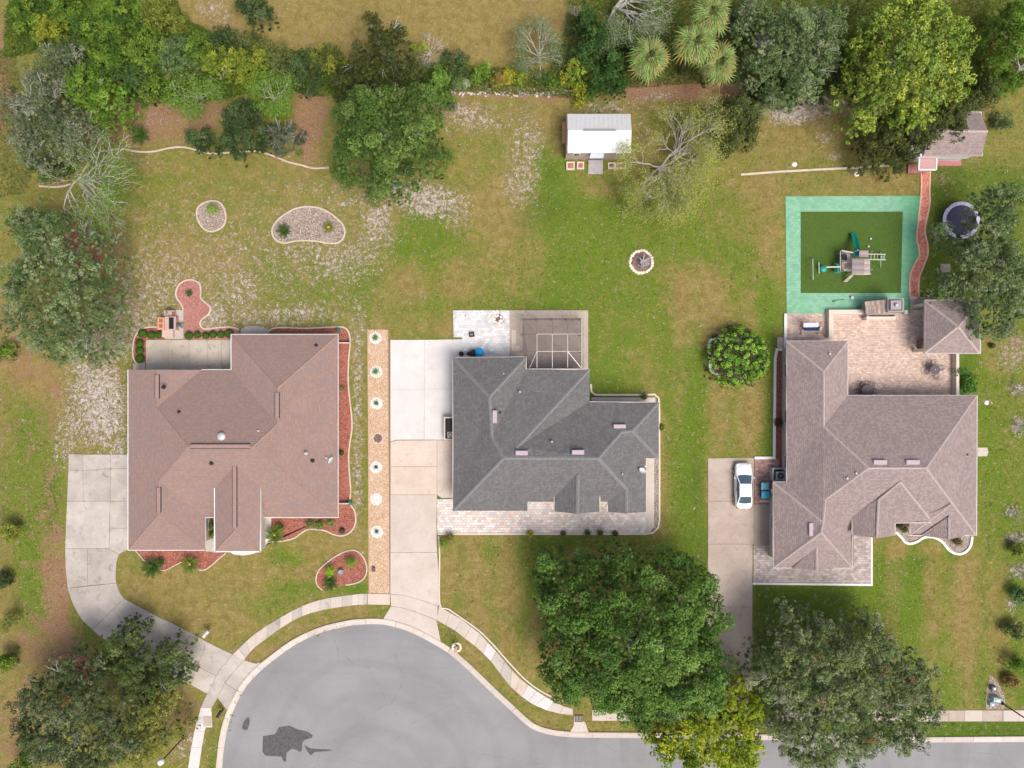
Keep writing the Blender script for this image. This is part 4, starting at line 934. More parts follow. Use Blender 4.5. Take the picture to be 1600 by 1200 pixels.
for (xa, xr, xb, z0, zr, yy) in ((866,902,937,ge,gr,799),(949,979,1009,2.85,3.9,799)):
    a, b, c_ = V3(xa+1,yy,z0-.05), V3(xb-1,yy,z0-.05), V3(xr,yy+2,zr-.08); a0, b0 = Vector((a.x,a.y+.35,2.3)), Vector((b.x,b.y+.35,2.3)); a, b, c_ = [q_+Vector((0,.3,0)) for q_ in (a,b,c_)]
    mb = MB(); w_ = Vector((0,.1,0)); mb.add([a0,b0,b,c_,a]+[q_+w_ for q_ in (a0,b0,b,c_,a)], [(0,1,2,3,4),(9,8,7,6,5),(0,4,9,5),(1,6,7,2)]); mb.build('gable_wall', M['stucco'], h2)
def box_vent(px, py, z, w, d, mat, parent, rot=0):
    v = V3(px, py, z); mb = MB(); mb.bbox(v.x, v.y, z-.15, w, d, .32, rot, .04); mb.build('roof_vent', mat, parent)
for x, y, z, w, d in ((968,666,4.1,1.2,.4),(903,706.5,5.85,1.2,.45),(815,707.5,5.85,1.2,.45),(773,651,4.95,.45,1.25)): box_vent(x, y, z, w, d, M['vent_pink'], h2)
for x, y, z in ((862,690,5.4),(812,612,3.7),(787,584,3.4),(972,740,4.2)): roofpipe(x, y, z, h2, M['lgrey'], .07, .35)
roofpipe(781,644.5,4.4, h2, M['dark'], .14, .2)
# ---- house 3: mauve brown
E = 2.8; RZ = 6.4
v_ = dict(A=(1229,533,E),B=(1324,533,E),P_=(1287,580,4.4),Q=(1287,666,4.4),C=(1324,618,E),G=(1526,618,E),T=(1447,731,RZ),S_=(1357,731,RZ),Z=(1525,836,E),S2=(1290,780,4.85),S3=(1286,816,4.9),S4=(1283,832,4.9),
          A2=(1229,753,E),W0=(1208,753,E),W1=(1208,887,E),W2=(1332,887,E),W3=(1332,834,E),N0=(1398,834,2.85),N1=(1398,816,3.4),N2=(1421,816,3.4),N3=(1421,836,E))
f3 = [g_('A','B','P_'), g_('A','P_','Q','S_','S2','S3','A2'), g_('B','C','Q','P_'), g_('C','G','T','S_','Q'), g_('G','Z','T'), g_('S_','T','Z','N3','N2','N1','N0','W3','S2'),
      g_('A2','S3','W0'), g_('W0','S3','S4','W1'), g_('W1','S4','W2'), g_('W2','S4','S3','S2','W3')]
f3 += [[V3(1332,805,3.86),V3(1407,753,5.75),V3(1373,781,4.95),V3(1370,841,4.95),V3(1332,836,3.65)], [V3(1373,781,4.95),V3(1398,816,3.9),V3(1398,837,3.85),V3(1370,841,4.95)],
       [V3(1373,781,4.95),V3(1407,753,5.75),V3(1455,814,3.66),V3(1398,816,3.9)], [V3(1407,753,5.75),V3(1458,809,3.78),V3(1455,814,3.66)]]
f3 += [[V3(1238,887.5,2.95),V3(1276,853,4.02),V3(1276,891,4.0),V3(1238,888,2.9)], [V3(1302,887.5,2.95),V3(1302,888,2.9),V3(1276,891,4.0),V3(1276,853,4.02)],
       [V3(1440,836,3.0),V3(1483,806,4.0),V3(1483,843,3.95),V3(1441,837,2.95)], [V3(1506,836.5,3.0),V3(1505,837.5,2.95),V3(1483,843,3.95),V3(1483,806,4.0)],
       [V3(1421,816,3.45),V3(1455,811,3.75),V3(1486,788,4.65),V3(1421,836,2.92)]]
o3 = [(1229,533),(1324,533),(1324,618),(1526,618),(1525,836),(1421,836),(1421,817),(1398,817),(1398,835),(1332,835),(1332,887),(1208,887),(1208,753),(1229,753)]
h3 = house('mauve_roofed_house', 'large house with mauve brown hipped roof on the right', o3, E, f3, M['roof3'], [(v_[a],v_[b]) for a, b in
     (('A','P_'),('B','P_'),('P_','Q'),('Q','S_'),('S_','T'),('T','G'),('T','Z'),('S_','S2'),('S2','S3'),('S3','S4'),('W0','S3'),('W1','S4'),('W2','S4'))] +
     [((1407,753,5.8),(1373,781,5.0)),((1373,781,5.0),(1370,840,5.0)),((1407,753,5.8),(1455,813,3.75)),((1276,856,4.05),(1276,890,4.03)),((1483,808,4.05),(1483,842,3.98)),((1421,836,2.97),(1486,788,4.68))],
     M['cap3'], M['lgrey'], gutw=.09, skipg=(5,6,7,8,9), capw=.22)
for a, b in (((1331,806,3.75),(1331,835,3.6)),((1398,817,3.8),(1455,816,3.6)),((1398,817,3.8),(1398,836,3.75)),((1421,818,3.3),(1421,836,2.9)),((1421,836.5,2.9),(1440,836.5,2.9)),((1332,836,2.95),(1332,887,2.75))): strip_box(V3(*a), V3(*b), .08, .16, M['cream'], h3)
for (xa, xr, xb, z0, zr, yy, zb) in ((1239,1276,1301,2.9,4.0,887,2.3),(1441,1483,1505,2.95,3.95,836,2.3),(1333,1370,1398,3.6,4.95,836,2.3)):
    a, b, c_ = V3(xa+1,yy,z0-.08), V3(xb-1,yy,z0-.08), V3(xr,yy+2,zr-.1); a, b, c_ = [q_+Vector((0,.3,0)) for q_ in (a,b,c_)]; a0, b0 = Vector((a.x,a.y,zb)), Vector((b.x,b.y,zb))
    mb = MB(); w_ = Vector((0,.1,0)); mb.add([a0,b0,b,c_,a]+[q_+w_ for q_ in (a0,b0,b,c_,a)], [(0,1,2,3,4),(9,8,7,6,5),(0,4,9,5),(1,6,7,2)]); mb.build('gable_wall', M['stucco'], h3)
for x, y, z, w, d in ((1374.5,722,6.15,1.3,.45),(1425.5,722,6.15,1.3,.45),(1266.5,827,4.4,.4,1.3)): box_vent(x, y, z, w, d, M['vent_pink'], h3)
for x, y, z in ((1336,739,5.8),(1295,553,3.4),(1322,747,5.5)): roofpipe(x, y, z, h3, M['lgrey'], .1, .3)
roofpipe(1509,710,3.3, h3, M['dark'], .12, .25)
v = P3(1206,765,2.4); strip_box(v, P3(1205,773,.3), .09, .12, M['white'], h3, 'downpipe'); 
# ---- square pavilion on the patio
E = 2.6; q = [(1445,469.5),(1530,470),(1531,552),(1445,551.5)]; pk = (1497.5,510,4.25)
fp = [[V3(*q[i],E), V3(*q[(i+1)%4],E), V3(*pk)] for i in range(4)]
pv = house('patio_pavilion', 'square pavilion with pyramid mauve roof beside the tan patio', q, E, fp, M['roof3'], [((*q[i],E),pk) for i in range(4)], M['cap3'], M['lgrey'], walls=False, cat='pavilion')
for i, (x, y) in enumerate(q):
    w = P3(x + (5 if i in (0,3) else -5), y + (5 if i < 2 else -5), E); mb = MB(); mb.bbox(w.x, w.y, 0, .3, .3, E-.1, 0, .02); mb.build('post', M['cream'], pv)
v = V3(1519,512,3.2); mb = MB(); mb.tube([(v.x-.35, v.y, 3.35), (v.x+.15, v.y, 3.4)], .14, 10); mb.build('flue', M['lgrey'], pv)
mb = MB(); w = P3(1441,538,.6); mb.bbox(w.x+.2, w.y, 0, .9, .9, .95, 0, .03); mb.build('barbecue_counter', M['mulch_dark'], label=None, parent=pv)
# ---- brick cottage in the trees, top right
E = 3.3
fc = [[V3(1443,243,E),V3(1534,243,E),V3(1543,205,4.9),V3(1452,204,4.9)], [V3(1452,204,4.9),V3(1543,205,4.9),V3(1532,176,E),V3(1443,172,E)]]
ct_ = house('brick_cottage', 'small cottage with mauve roof partly under trees, top right', [(1443,172),(1532,176),(1534,243),(1443,243)], E, fc, M['roof3'], [((1452,204,4.9),(1543,205,4.9))], M['cap3'], M['lgrey'], walls=False, cat='cottage')
mb = MB(); mb.prism(ccw([P(*q_, 2.6) for q_ in ((1447,180),(1520,180),(1520,240),(1447,240))]), 0, 3.2); mb.build('wall', simple('pale_siding', (.66,.66,.66), .6), ct_)
mb = MB(); mb.prism(ccw([P(*q_, 3.0) for q_ in ((1424,178),(1443,178),(1443,238),(1424,238))]), 2.75, 2.85); mb.build('side_roof', M['lgrey'], ct_)
mb = MB(); mb.prism(ccw([P(*q_, 2.2) for q_ in ((1435,247.5),(1463,247.5),(1463,262),(1435,262))]), .0, .3); mb.build('porch_base', M['mulch_rose'], ct_)
mb = MB(); mb.prism(ccw([P(*q_, 2.5) for q_ in ((1436,248),(1463,248),(1462,265),(1435,265))]), 2.38, 2.48); mb.build('porch_roof', simple('rose_shingle', (.50,.30,.29), .85), ct_)
for a, b in (((1436,248),(1435,265.5)),((1463,248),(1462.5,265.5)),((1435,265.5),(1462.5,265.5))): strip_box(V3(*a,2.45), V3(*b,2.45), .13, .16, M['white'], ct_, 'porch_fascia')
mb = MB(); mb.prism(ccw([P(*q_, .2) for q_ in ((1464,247),(1502,247),(1502,259),(1464,259))]), -.02, .2); mb.build('porch_floor', simple('red_floor', (.46,.20,.19), .8, var=.2, scale=4), ct_)
strip_box(P3(1434,244,2.7), P3(1515,244,2.7), .25, .9, M['white'], ct_, 'front_beam')
# ---- white garden shed
E = 2.7
fs_ = [[V3(887,239,E),V3(986,239,E),V3(986.5,204,3.6),V3(887.5,204,3.6)], [V3(887.5,204,3.6),V3(986.5,204,3.6),V3(985.5,178,E),V3(886.5,178,E)]]
sx, sy, _z = P3(936,210,0); shed = empty('garden_shed', sx, sy, 0, 'white metal-roofed garden shed with grey ramp on the back lawn', 'shed')
for F in fs_:
    n_ = 14; a0, a1, b1_, b0 = F[0], F[1], F[2], F[3]; mb = MB()
    for i in range(n_):
        t0, t1 = i/n_, (i+1)/n_; p0, p1 = a0.lerp(a1,t0), a0.lerp(a1,t1); r0, r1 = b0.lerp(b1_,t0), b0.lerp(b1_,t1); g = 1-.02*(i%2); mb.cur = (g,g,g); d = Vector((0,0,-.05))
        mb.add([p0,p1,r1,r0,p0+d,p1+d,r1+d,r0+d], [(0,1,2,3) if (p1-p0).cross(r0-p0).z > 0 else (3,2,1,0),(7,6,5,4),(0,4,5,1),(1,5,6,2),(2,6,7,3),(3,7,4,0)])
        if i: mb.obox(p0+Vector((0,0,.01)), r0+Vector((0,0,.01)), .035, .03)
    mb.build('roof_panel', M['shed_roof'], shed)
strip_box(V3(912,203,3.64), V3(962,203,3.64), .2, .06, M['grey'], shed, 'ridge_vent')
wp = ccw([P(*q_) for q_ in ((883,249),(978,249),(978,194),(883,194))]); mb = MB(); mb.prism(wp, 0, 2.62); mb.build('wall', M['shed_wall'], shed)
x0, y0 = wp[0]; x1 = wp[1][0] if wp[1][0] > wp[0][0] else wp[2][0]; X = sorted({round(p_[0],4) for p_ in wp}); Y = sorted({round(p_[1],4) for p_ in wp})
for xx in (X[0], X[-1]):
    mb = MB(); ym = (Y[0]+Y[-1])/2; mb.add([(xx-.04,Y[0],2.62),(xx-.04,Y[-1],2.62),(xx-.04,ym+.2,3.45),(xx+.04,Y[0],2.62),(xx+.04,Y[-1],2.62),(xx+.04,ym+.2,3.45)], [(0,2,1),(3,4,5),(0,1,4,3),(1,2,5,4),(2,0,3,5)]); mb.build('gable_wall', M['shed_wall'], shed)
for px in (901, 968):
    w = P3(px,242,1.6); f_ = MB().box(w.x-.38, Y[0]-.05, 1.35, w.x+.38, Y[0]-.002, 2.1).build('window', M['white'], shed); MB().box(w.x-.28, Y[0]-.07, 1.45, w.x+.28, Y[0]-.052, 2.0).build('pane', M['pane'], f_)
w = P3(932.5,245,1.0); MB().box(w.x-.7, Y[0]-.06, .2, w.x+.7, Y[0]-.003, 2.2).build('door', M['lgrey'], shed)
mb = MB(); mb.add([V3(924,238,2.5),V3(944,238,2.5),V3(943,247,2.15),V3(921,247,2.15),V3(924,238,2.44),V3(944,238,2.44),V3(943,247,2.09),V3(921,247,2.09)], [(3,2,1,0),(4,5,6,7),(0,1,5,4),(1,2,6,5),(2,3,7,6),(3,0,4,7)]); mb.build('porch_roof', simple('blue_grey_panel', (.55,.60,.68), .5), shed)
for i in range(11):   # ramp boards
    px = 920.5 + i*2.05; a, b = P3(px, 250, .28), P3(px-.4, 272, .04); g = .85+.15*((i*7)%3)/2; mb = MB(); mb.cur = (g,g,g); mb.obox(a, b, .115, .05); mb.build('ramp_board', M['deck'], shed)
mb = MB(); a = P3(878.5,190,.9); b = P3(878.5,223,.9); mb.box(a.x, b.y, .75, a.x+.42, (a.y+b.y)/2-.01, .82); mb.box(a.x, (a.y+b.y)/2+.01, .75, a.x+.42, a.y, .82); mb.box(a.x+.03, b.y+.05, 0, a.x+.1, b.y+.12, .75); mb.box(a.x+.03, a.y-.12, 0, a.x+.1, a.y-.05, .75); mb.build('work_bench', M['ply'], label='orange plywood bench against the left end of the white shed', cat='bench')
# ---------------------------------------------------------------- pool cage over the back slab of the grey house
e = P3(864,536,0); cage = empty('screen_enclosure', e.x, e.y, 0, 'dark screened patio enclosure with white roof bars behind the grey-roofed house', 'screen enclosure')
zl, zt = 2.5, 3.45
EV = [(816,497),(909,497),(909,576),(827,576)]; EW_ = [V3(*q, zl) for q in EV]
TP = [[(839,522),(863,522),(887,522)],[(839,549),(863,549),(887,549)]]
mbar = simple('white_aluminium', (.62,.61,.60), .4, .3, bumps=0); dbar = simple('bronze_bar', (.20,.17,.16), .5)
def bar(a, b, m=None, w=.04): mb = MB(); mb.obox(a, b, w, .07); mb.build('frame_bar', m or mbar, cage)
for i in range(4): bar(EW_[i], EW_[(i+1)%4], dbar if i in (0,3) else mbar)
T = [[V3(*q, zt) for q in r_] for r_ in TP]
for r_ in T: bar(r_[0], r_[1]); bar(r_[1], r_[2])
for c_ in range(3): bar(T[0][c_], T[1][c_]); bar(T[0][c_]+Vector((0,0,.01)), V3([839,863,887][c_], 497, zl), dbar); bar(T[1][c_], V3([839,863,887][c_], 576, zl), mbar, .05)
bar(T[0][0], EW_[0], dbar); bar(T[0][2], EW_[1], dbar); bar(T[1][2], EW_[2], mbar, .05); bar(T[1][0], EW_[3])
for y_, r_ in ((522,0),(549,1)): bar(T[r_][2], V3(909, y_, zl)); bar(T[r_][0], V3(816, y_, zl), dbar)
for (x_, y_) in EV + [(839,497),(863,497),(887,497),(909,522),(909,549),(816,522),(816,549)]:
    a = V3(x_, y_, zl); mb = MB(); mb.bbox(a.x, a.y, .04, .06, .06, zl-.04); mb.build('post', dbar, cage)
def pane(*q): mb = MB(); mb.add(q, [tuple(range(len(q)))]); mb.build('screen_panel', M['screen'], cage)
n0 = [V3(x_,497,zl) for x_ in (839,863,887)]; s0 = [V3(x_,576,zl) for x_ in (839,863,887)]
for c_ in (0,1): pane(T[0][c_],T[0][c_+1],T[1][c_+1],T[1][c_]); pane(n0[c_],n0[c_+1],T[0][c_+1],T[0][c_]); pane(s0[c_],s0[c_+1],T[1][c_+1],T[1][c_])
pane(EW_[0],n0[0],T[0][0]); pane(n0[2],EW_[1],T[0][2]); pane(s0[2],EW_[2],T[1][2]); pane(EW_[3],s0[0],T[1][0])
pane(EW_[1],V3(909,522,zl),T[0][2]); pane(V3(909,522,zl),V3(909,549,zl),T[1][2],T[0][2]); pane(V3(909,549,zl),EW_[2],T[1][2])
pane(EW_[0],V3(816,522,zl),T[0][0]); pane(V3(816,522,zl),V3(816,549,zl),T[1][0],T[0][0]); pane(V3(816,549,zl),EW_[3],T[1][0])
for a, b in ((0,1),(1,2),(3,0)):
    A_, B_ = EW_[a], EW_[b]; pane(A_, B_, Vector((B_.x,B_.y,.05)), Vector((A_.x,A_.y,.05)))
# ---------------------------------------------------------------- white saloon car
cx, cy = P(1158.5,757.5); car = empty('parked_car', cx, cy, 0, 'white four-door saloon car parked on the driveway beside the blue bins', 'car')
def loft(st, rings_n=None):
    """st: list of (y, halfwidth, z0, z1, crown)"""
    vs = []; m = 11
    for y, w, z0, z1, cr in st:
        prof = [(-w*.80,z0),(-w*.97,z0+.10),(-w,z0+(z1-z0)*.45),(-w*.975,z1-.10),(-w*.86,z1-.015),(0,z1+cr),(w*.86,z1-.015),(w*.975,z1-.10),(w,z0+(z1-z0)*.45),(w*.97,z0+.10),(w*.80,z0)]
        prof = prof[:5] + [(-w*.45, z1+cr*.8)] + [prof[5]] + [(w*.45, z1+cr*.8)] + prof[6:]
        vs += [(cx+x, cy+y, z) for x, z in prof]
    m = 13; n = len(st); fs = [(i*m+k, i*m+(k+1)%m, (i+1)*m+(k+1)%m, (i+1)*m+k) for i in range(n-1) for k in range(m)]
    fs += [tuple(range(m-1,-1,-1)), tuple((n-1)*m+k for k in range(m))]
    return vs, fs
st = [(-2.36,.62,.42,.80,.0),(-2.33,.74,.30,.92,.02),(-2.2,.82,.24,1.0,.03),(-1.75,.895,.22,1.03,.03),(-1.0,.915,.22,1.02,.0),(0,.92,.22,1.0,.0),(.9,.915,.22,.99,.0),(1.3,.905,.22,.95,.035),(1.8,.88,.24,.86,.045),(2.15,.80,.26,.76,.045),(2.32,.68,.30,.66,.03),(2.38,.52,.36,.56,.0)]
vs, fs = loft(st); mb = MB(); mb.add(vs, fs); mb.build('body', M['car'], car, smooth=True, sub=2)
# greenhouse: base ring and roof ring
def gh(y, wb, zb): return [(cx-wb, cy+y, zb), (cx+wb, cy+y, zb)]
zb = 1.0; zr_ = 1.44
F_b = (1.12, .80, .97); F_t = (.30, .62, 1.41); R_t = (-1.02, .62, 1.41); R_b = (-1.78, .74, 1.03); M_t = (-.35, .645, 1.46); M_b = (-.35, .84, 1.0)
def gp(s_, sg, dz=0, dw=0): return Vector((cx + sg*(s_[1]+dw), cy + s_[0], s_[2]+dz))
mb = MB(); rows = []
for s_ in (F_t, (0, .64, 1.45), M_t, (-.7,.64,1.45), R_t):
    rows.append([gp(s_,-1,-.03), gp(s_,-1,.0,-.06), Vector((cx-.3,cy+s_[0],s_[2]+.03)), Vector((cx+.3,cy+s_[0],s_[2]+.03)), gp(s_,1,.0,-.06), gp(s_,1,-.03)])
vs = [p_ for r_ in rows for p_ in r_]; fs = [(i*6+k, i*6+k+1, (i+1)*6+k+1, (i+1)*6+k) for i in range(4) for k in range(5)]
mb.add(vs, fs); b_ = [p_ - Vector((0,0,.05)) for p_ in vs]; mb.add(b_, [f_[::-1] for f_ in fs]); mb.build('roof', M['car'], car, smooth=True)
def curved(top, bot, name, bow):
    mb = MB(); n = 8; vs = []
    for s_, bw in ((top, bow*.4), ((tuple((a+b_)/2 for a, b_ in zip(top, bot))), bow*.75), (bot, bow)):
        for k in range(n+1):
            t_ = k/n*2-1; vs.append((cx + t_*(s_[1]-.05), cy + s_[0] + bw*(1-t_*t_), s_[2]-.005+.02*(1-t_*t_)))
    mb.add(vs, [(r_*(n+1)+k, (r_+1)*(n+1)+k, (r_+1)*(n+1)+k+1, r_*(n+1)+k+1) for r_ in (0,1) for k in range(n)]); mb.build(name, M['glass'], car, smooth=True)
curved(F_t, (1.05,.78,.99), 'windscreen', .12); curved(R_t, (-1.70,.70,1.05), 'rear_window', -.10)
for sg in (-1, 1):
    for a, b_ in ((F_t, F_b), (R_t, R_b)):
        mb = MB(); mb.obox(gp(a,sg,-.02,-.03), gp(b_,sg,.02,-.02), .09, .06); mb.build('pillar', M['car'], car)
    mb = MB(); q = [gp(F_b,sg,.02), gp(F_t,sg,-.04), gp(M_t,sg,-.05), gp(R_t,sg,-.04), gp(R_b,sg,.02), gp(M_b,sg,.02)]; mb.add(q, [(0,1,2,3,4,5) if sg > 0 else (5,4,3,2,1,0)]); mb.build('side_window', M['glass'], car)
    mb = MB(); mb.obox(gp(M_t,sg,-.02,.01), gp(M_b,sg,.02,.012), .07, .03); mb.build('door_pillar', M['black'], car)
    mb = MB(); mb.bbox(cx+sg*1.0, cy+.85, .93, .17, .11, .12, 0, .03); mb.build('wing_mirror', M['car'], car)
    for yy in (1.42, -1.38):
        mb = MB(); n = 20; vs = []; R0 = .33
        for x_, rr in ((.0,.2),(.0,.33),(.2,.33),(.2,.2)): vs += [(cx+sg*(.93-x_)*.985, cy+yy+rr*math.cos(2*math.pi*k/n), R0+rr*math.sin(2*math.pi*k/n)) for k in range(n)]
        mb.add(vs, [(i*n+k, i*n+(k+1)%n, ((i+1)%4)*n+(k+1)%n, ((i+1)%4)*n+k) for i in range(4) for k in range(n)]); w_ = mb.build('tyre', M['tread'], car)
        mb = MB(); mb.tube([(cx+sg*.925,cy+yy,R0),(cx+sg*.80,cy+yy,R0)], .205, 16); mb.build('rim', M['lgrey'], w_)
    mb = MB(); mb.bbox(cx+sg*.62, cy+2.12, .62, .3, .26, .14, -sg*.45, .03); mb.build('headlight', simple('lamp_glass', (.62,.64,.66), .15, bumps=0) if sg < 0 else bpy.data.materials['lamp_glass'], car)
    mb = MB(); mb.bbox(cx+sg*.68, cy-2.24, .78, .26, .16, .15, sg*.3, .02); mb.build('tail_light', simple('red_lamp', (.35,.02,.02), .3, bumps=0) if sg < 0 else bpy.data.materials['red_lamp'], car)
# ---------------------------------------------------------------- wheeled bins, air conditioners
def bin_(px, py, lid, label):
    v = P3(px, py, .9); e = empty('wheeled_bin', v.x, v.y, 0, label, 'bin'); x, y = v.x, v.y
    mb = MB(); r0 = [(x-.27,y-.30),(x+.27,y-.30),(x+.27,y+.30),(x-.27,y+.30)]; r1 = [(x-.36,y-.38),(x+.36,y-.38),(x+.36,y+.38),(x-.36,y+.38)]
    mb.add([(a,b,.06) for a,b in r0]+[(a,b,1.0) for a,b in r1], [(3,2,1,0),(4,5,6,7),(0,1,5,4),(1,2,6,5),(2,3,7,6),(3,0,4,7)]); mb.build('body', M['bin_body'], e)
    mb = MB(); mb.bbox(x, y, 1.005, .80, .76, .07, 0, .04); mb.bbox(x-.05, y, 1.07, .55, .55, .035, 0, .03); mb.build('lid', lid, e)
    mb = MB(); mb.tube([(x+.42,y-.28,.98),(x+.44,y+.28,.98)], .022, 6); mb.build('handle', M['bin_body'], e)
    for s_ in (-1,1): mb = MB(); mb.tube([(x+.30,y+s_*.27,.12),(x+.30,y+s_*.33,.12)], .12, 12); mb.build('wheel', M['tread'], e)
bin_(1195,759.5, M['bin_pale'], 'pale blue lidded wheeled bin beside the car, upper of two'); bin_(1195.5,773, M['bin_blue'], 'bright blue lidded wheeled bin, lower of two beside the car')
MB().bbox(*P(1196,782.5), 0, 1.25, .28, .12, 0, .02).build('parking_stop', M['cream'], label='short pale block on the ground just below the bins', cat='block')
def aircon(px, py, s_, label, body=M['lgrey'], h=.8):
    v = P3(px, py, h); e = empty('air_conditioner', v.x, v.y, 0, label, 'air conditioner')
    mb = MB(); mb.bbox(v.x, v.y, .04, s_, s_, h, 0, .05); mb.build('casing', body, e)
    mb = MB(); mb.lathe(v.x, v.y, [(s_*.40, h+.042), (s_*.40, h+.05), (s_*.36, h+.055)], 20); mb.build('fan_well', M['black'], e)
    for k in range(3):
        mb = MB(); r_ = s_*(.14+.10*k); n = 20; vs = [(v.x+(r_+q_)*math.cos(2*math.pi*i/n), v.y+(r_+q_)*math.sin(2*math.pi*i/n), h+.075) for q_ in (0,.02) for i in range(n)]
        mb.add(vs, [(i, n+i, n+(i+1)%n, (i+1)%n) for i in range(n)]); mb.build('guard_ring', M['grey'], e)
    mb = MB(); mb.lathe(v.x, v.y, [(.10, h+.055), (.09, h+.085), (.02, h+.09)], 12); mb.build('motor_cap', M['lgrey'], e)
aircon(1219.5,743.5,.88,'grey round-fan air conditioner in its dark pen by the mauve house'); aircon(703.5,679,.62,'small pale air conditioner at the lower end of the fenced pen by the grey house')
mb = MB(); x, y = P(702,664,.9); mb.bbox(x, y, .04, .55, 1.35, .9, 0, .04); mb.build('generator', M['black'], label='long black generator box in the white pen beside the grey house', cat='generator')
straight_wall([(708,652.5),(694.5,652.5),(694.5,686.5),(708,686.5)], 'cream slatted screen wall around the generator beside the grey house', .13, 1.0, M['cream'], 'screen_wall', 'fence')
straight_wall([(1228,732.5),(1208,732.5),(1208,751.5),(1227,751.5)], 'grey low pen around the air conditioner of the mauve house', .10, .8, M['lgrey'], 'screen_wall', 'fence')
sheet('pen_floor', [(1209,733),(1229,733),(1229,751),(1209,751)], .055, M['dark']); sheet('pen_floor', [(695,653),(709,653),(709,686),(695,686)], .06, M['mulch_dark'])
# ---------------------------------------------------------------- brick barbecue behind the red-roofed house
pink = simple('pink_brick', (.56,.30,.24), .85, var=.2, scale=6); ptop = simple('rose_counter', (.50,.36,.34), .8, var=.2, scale=5)
bb = P3(262,503,0); bq = empty('brick_barbecue', bb.x, bb.y, 0, 'pink brick barbecue with dark grill top on the back patio', 'barbecue')
def pbox(px0, py0, px1, py1, z0, z1, zr=None):
    zr = z1 if zr is None else zr; a, b = P(px0, py1, zr), P(px1, py0, zr); return MB().box(a[0], a[1], z0, b[0], b[1], z1)
pbox(257,495,274,515,0,.85).build('counter_base', pink, bq); pbox(257,494.5,274.5,515.5,.853,.92).build('counter_top', ptop, bq)
pbox(264,496,271,514,.925,.98).build('grill', M['black'], bq)
pbox(246,496,256.5,515,0,1.1).build('oven_block', simple('orange_brick', (.66,.32,.20), .85, var=.2), bq)
for y_ in (498,506): pbox(248.5,y_,254,y_+6,1.103,1.12).build('oven_flue', M['mulch_red'], bq)
pbox(253,515.7,270,527,0,.5).build('side_bench', simple('pale_brick', (.56,.44,.38), .85, var=.15), bq)
pbox(256,485,272,494,0,.6).build('side_shelf', ptop, bq); pbox(268.5,487.5,272,493.5,.603,.7).build('pot', M['mulch_red'], bq)
# teal heron figure lying by it
v = P3(280,508,.3); ht = empty('garden_bird_figure', v.x, v.y, 0, 'dark teal metal bird figure standing on the small back slab', 'garden figure')
tl = simple('teal_patina', (.08,.16,.17), .6); mb = MB(); mb.lathe(v.x, v.y, [(.03,.0),(.16,.3),(.2,.5),(.1,.75),(.04,.9)], 10, 1.3, .8); mb.build('body', tl, ht, smooth=True)
for a in (.5,2.4,3.6,5.5): mb = MB(); mb.obox((v.x,v.y,.55),(v.x+.55*math.cos(a),v.y+.45*math.sin(a),.35),.16,.03); mb.build('wing', tl, ht)
# ---------------------------------------------------------------- grey-roofed house's terrace
fp = pebble_ring(779,497,10.5,'round fire pit ring of pale boulders on the white terrace',16,5,((.76,.70,.64),(.52,.42,.36),(.82,.79,.76),(.66,.50,.40)),.17, M['mulch_dark'])
fp['category'] = 'fire pit'; v = P3(779,497); g = random.Random(2)
for k, (a, b) in enumerate(((.25,.1),(.25,-.25),(-.1,.3))): mb = MB(); mb.cur = (.80,.77,.75); mb.rock(v.x+a, v.y+b, .04, .15, g); mb.build('hearth_stone', M['stone'], fp)
v = P3(737.5,523); e = empty('brazier', v.x, v.y, 0, 'small square black brazier on the white terrace', 'brazier')
mb = MB(); mb.bbox(v.x, v.y, .12, .52, .50, .3, .15, .05); mb.build('bowl', M['black'], e); mb = MB(); mb.lathe(v.x, v.y, [(.17,.425),(.15,.44),(.02,.445)], 12); mb.build('ash', M['mulch_dark'], e); mb = MB(); mb.obox((v.x-.12,v.y-.03,.47),(v.x+.1,v.y+.05,.47),.05,.04); mb.build('log', M['pale_bark'], e)
for a in (0.9,2.5,4.0,5.6): mb = MB(); mb.tube([(v.x+.2*math.cos(a),v.y+.2*math.sin(a),.2),(v.x+.26*math.cos(a),v.y+.26*math.sin(a),.04)],.02,5); mb.build('leg', M['black'], e)
v = P3(749.5,551,.7); e = empty('water_tub', v.x, v.y, 0, 'bright blue round tub beside the black covered grill', 'tub')
mb = MB(); mb.lathe(v.x, v.y, [(.38,.04),(.42,.7),(.45,.72),(.45,.76),(.40,.76),(.39,.6),(.3,.55)], 20); mb.build('tub', M['blue_plastic'], e, smooth=False); mb = MB(); mb.lathe(v.x, v.y, [(.41,.765),(.40,.80),(.25,.84),(.03,.85)], 20); mb.build('cover', M['blue_plastic'], e, smooth=True)
v = P3(735,551,.9); e = empty('covered_grill', v.x, v.y, 0, 'black covered grill standing left of the blue tub', 'grill')
mb = MB(); q = [P(728,552,.9),(P(741,545.5,.9)),(P(743,553,.9)),(P(742,557,.9)),(P(736,557,.9))]; mb.prism(ccw(q), .3, 1.0, .06); mb.build('cover', M['mesh_black'], e)
for a in (-.35,.3): mb = MB(); mb.bbox(v.x+a, v.y-.1, .04, .08, .3, .26); mb.build('leg', M['black'], e)
v = P3(721,553,.5); e = empty('kettle_grill', v.x, v.y, 0, 'small dark kettle grill at the terrace corner, left of the covered grill', 'grill')
mb = MB(); mb.lathe(v.x, v.y, [(.1,.5),(.24,.6),(.27,.72),(.22,.84),(.05,.92)], 14); mb.build('kettle', M['black'], e, smooth=True)
for a in (0,2.1,4.2): mb = MB(); mb.tube([(v.x+.15*math.cos(a),v.y+.15*math.sin(a),.55),(v.x+.3*math.cos(a),v.y+.3*math.sin(a),.04)],.02,5); mb.build('leg', M['grey'], e)
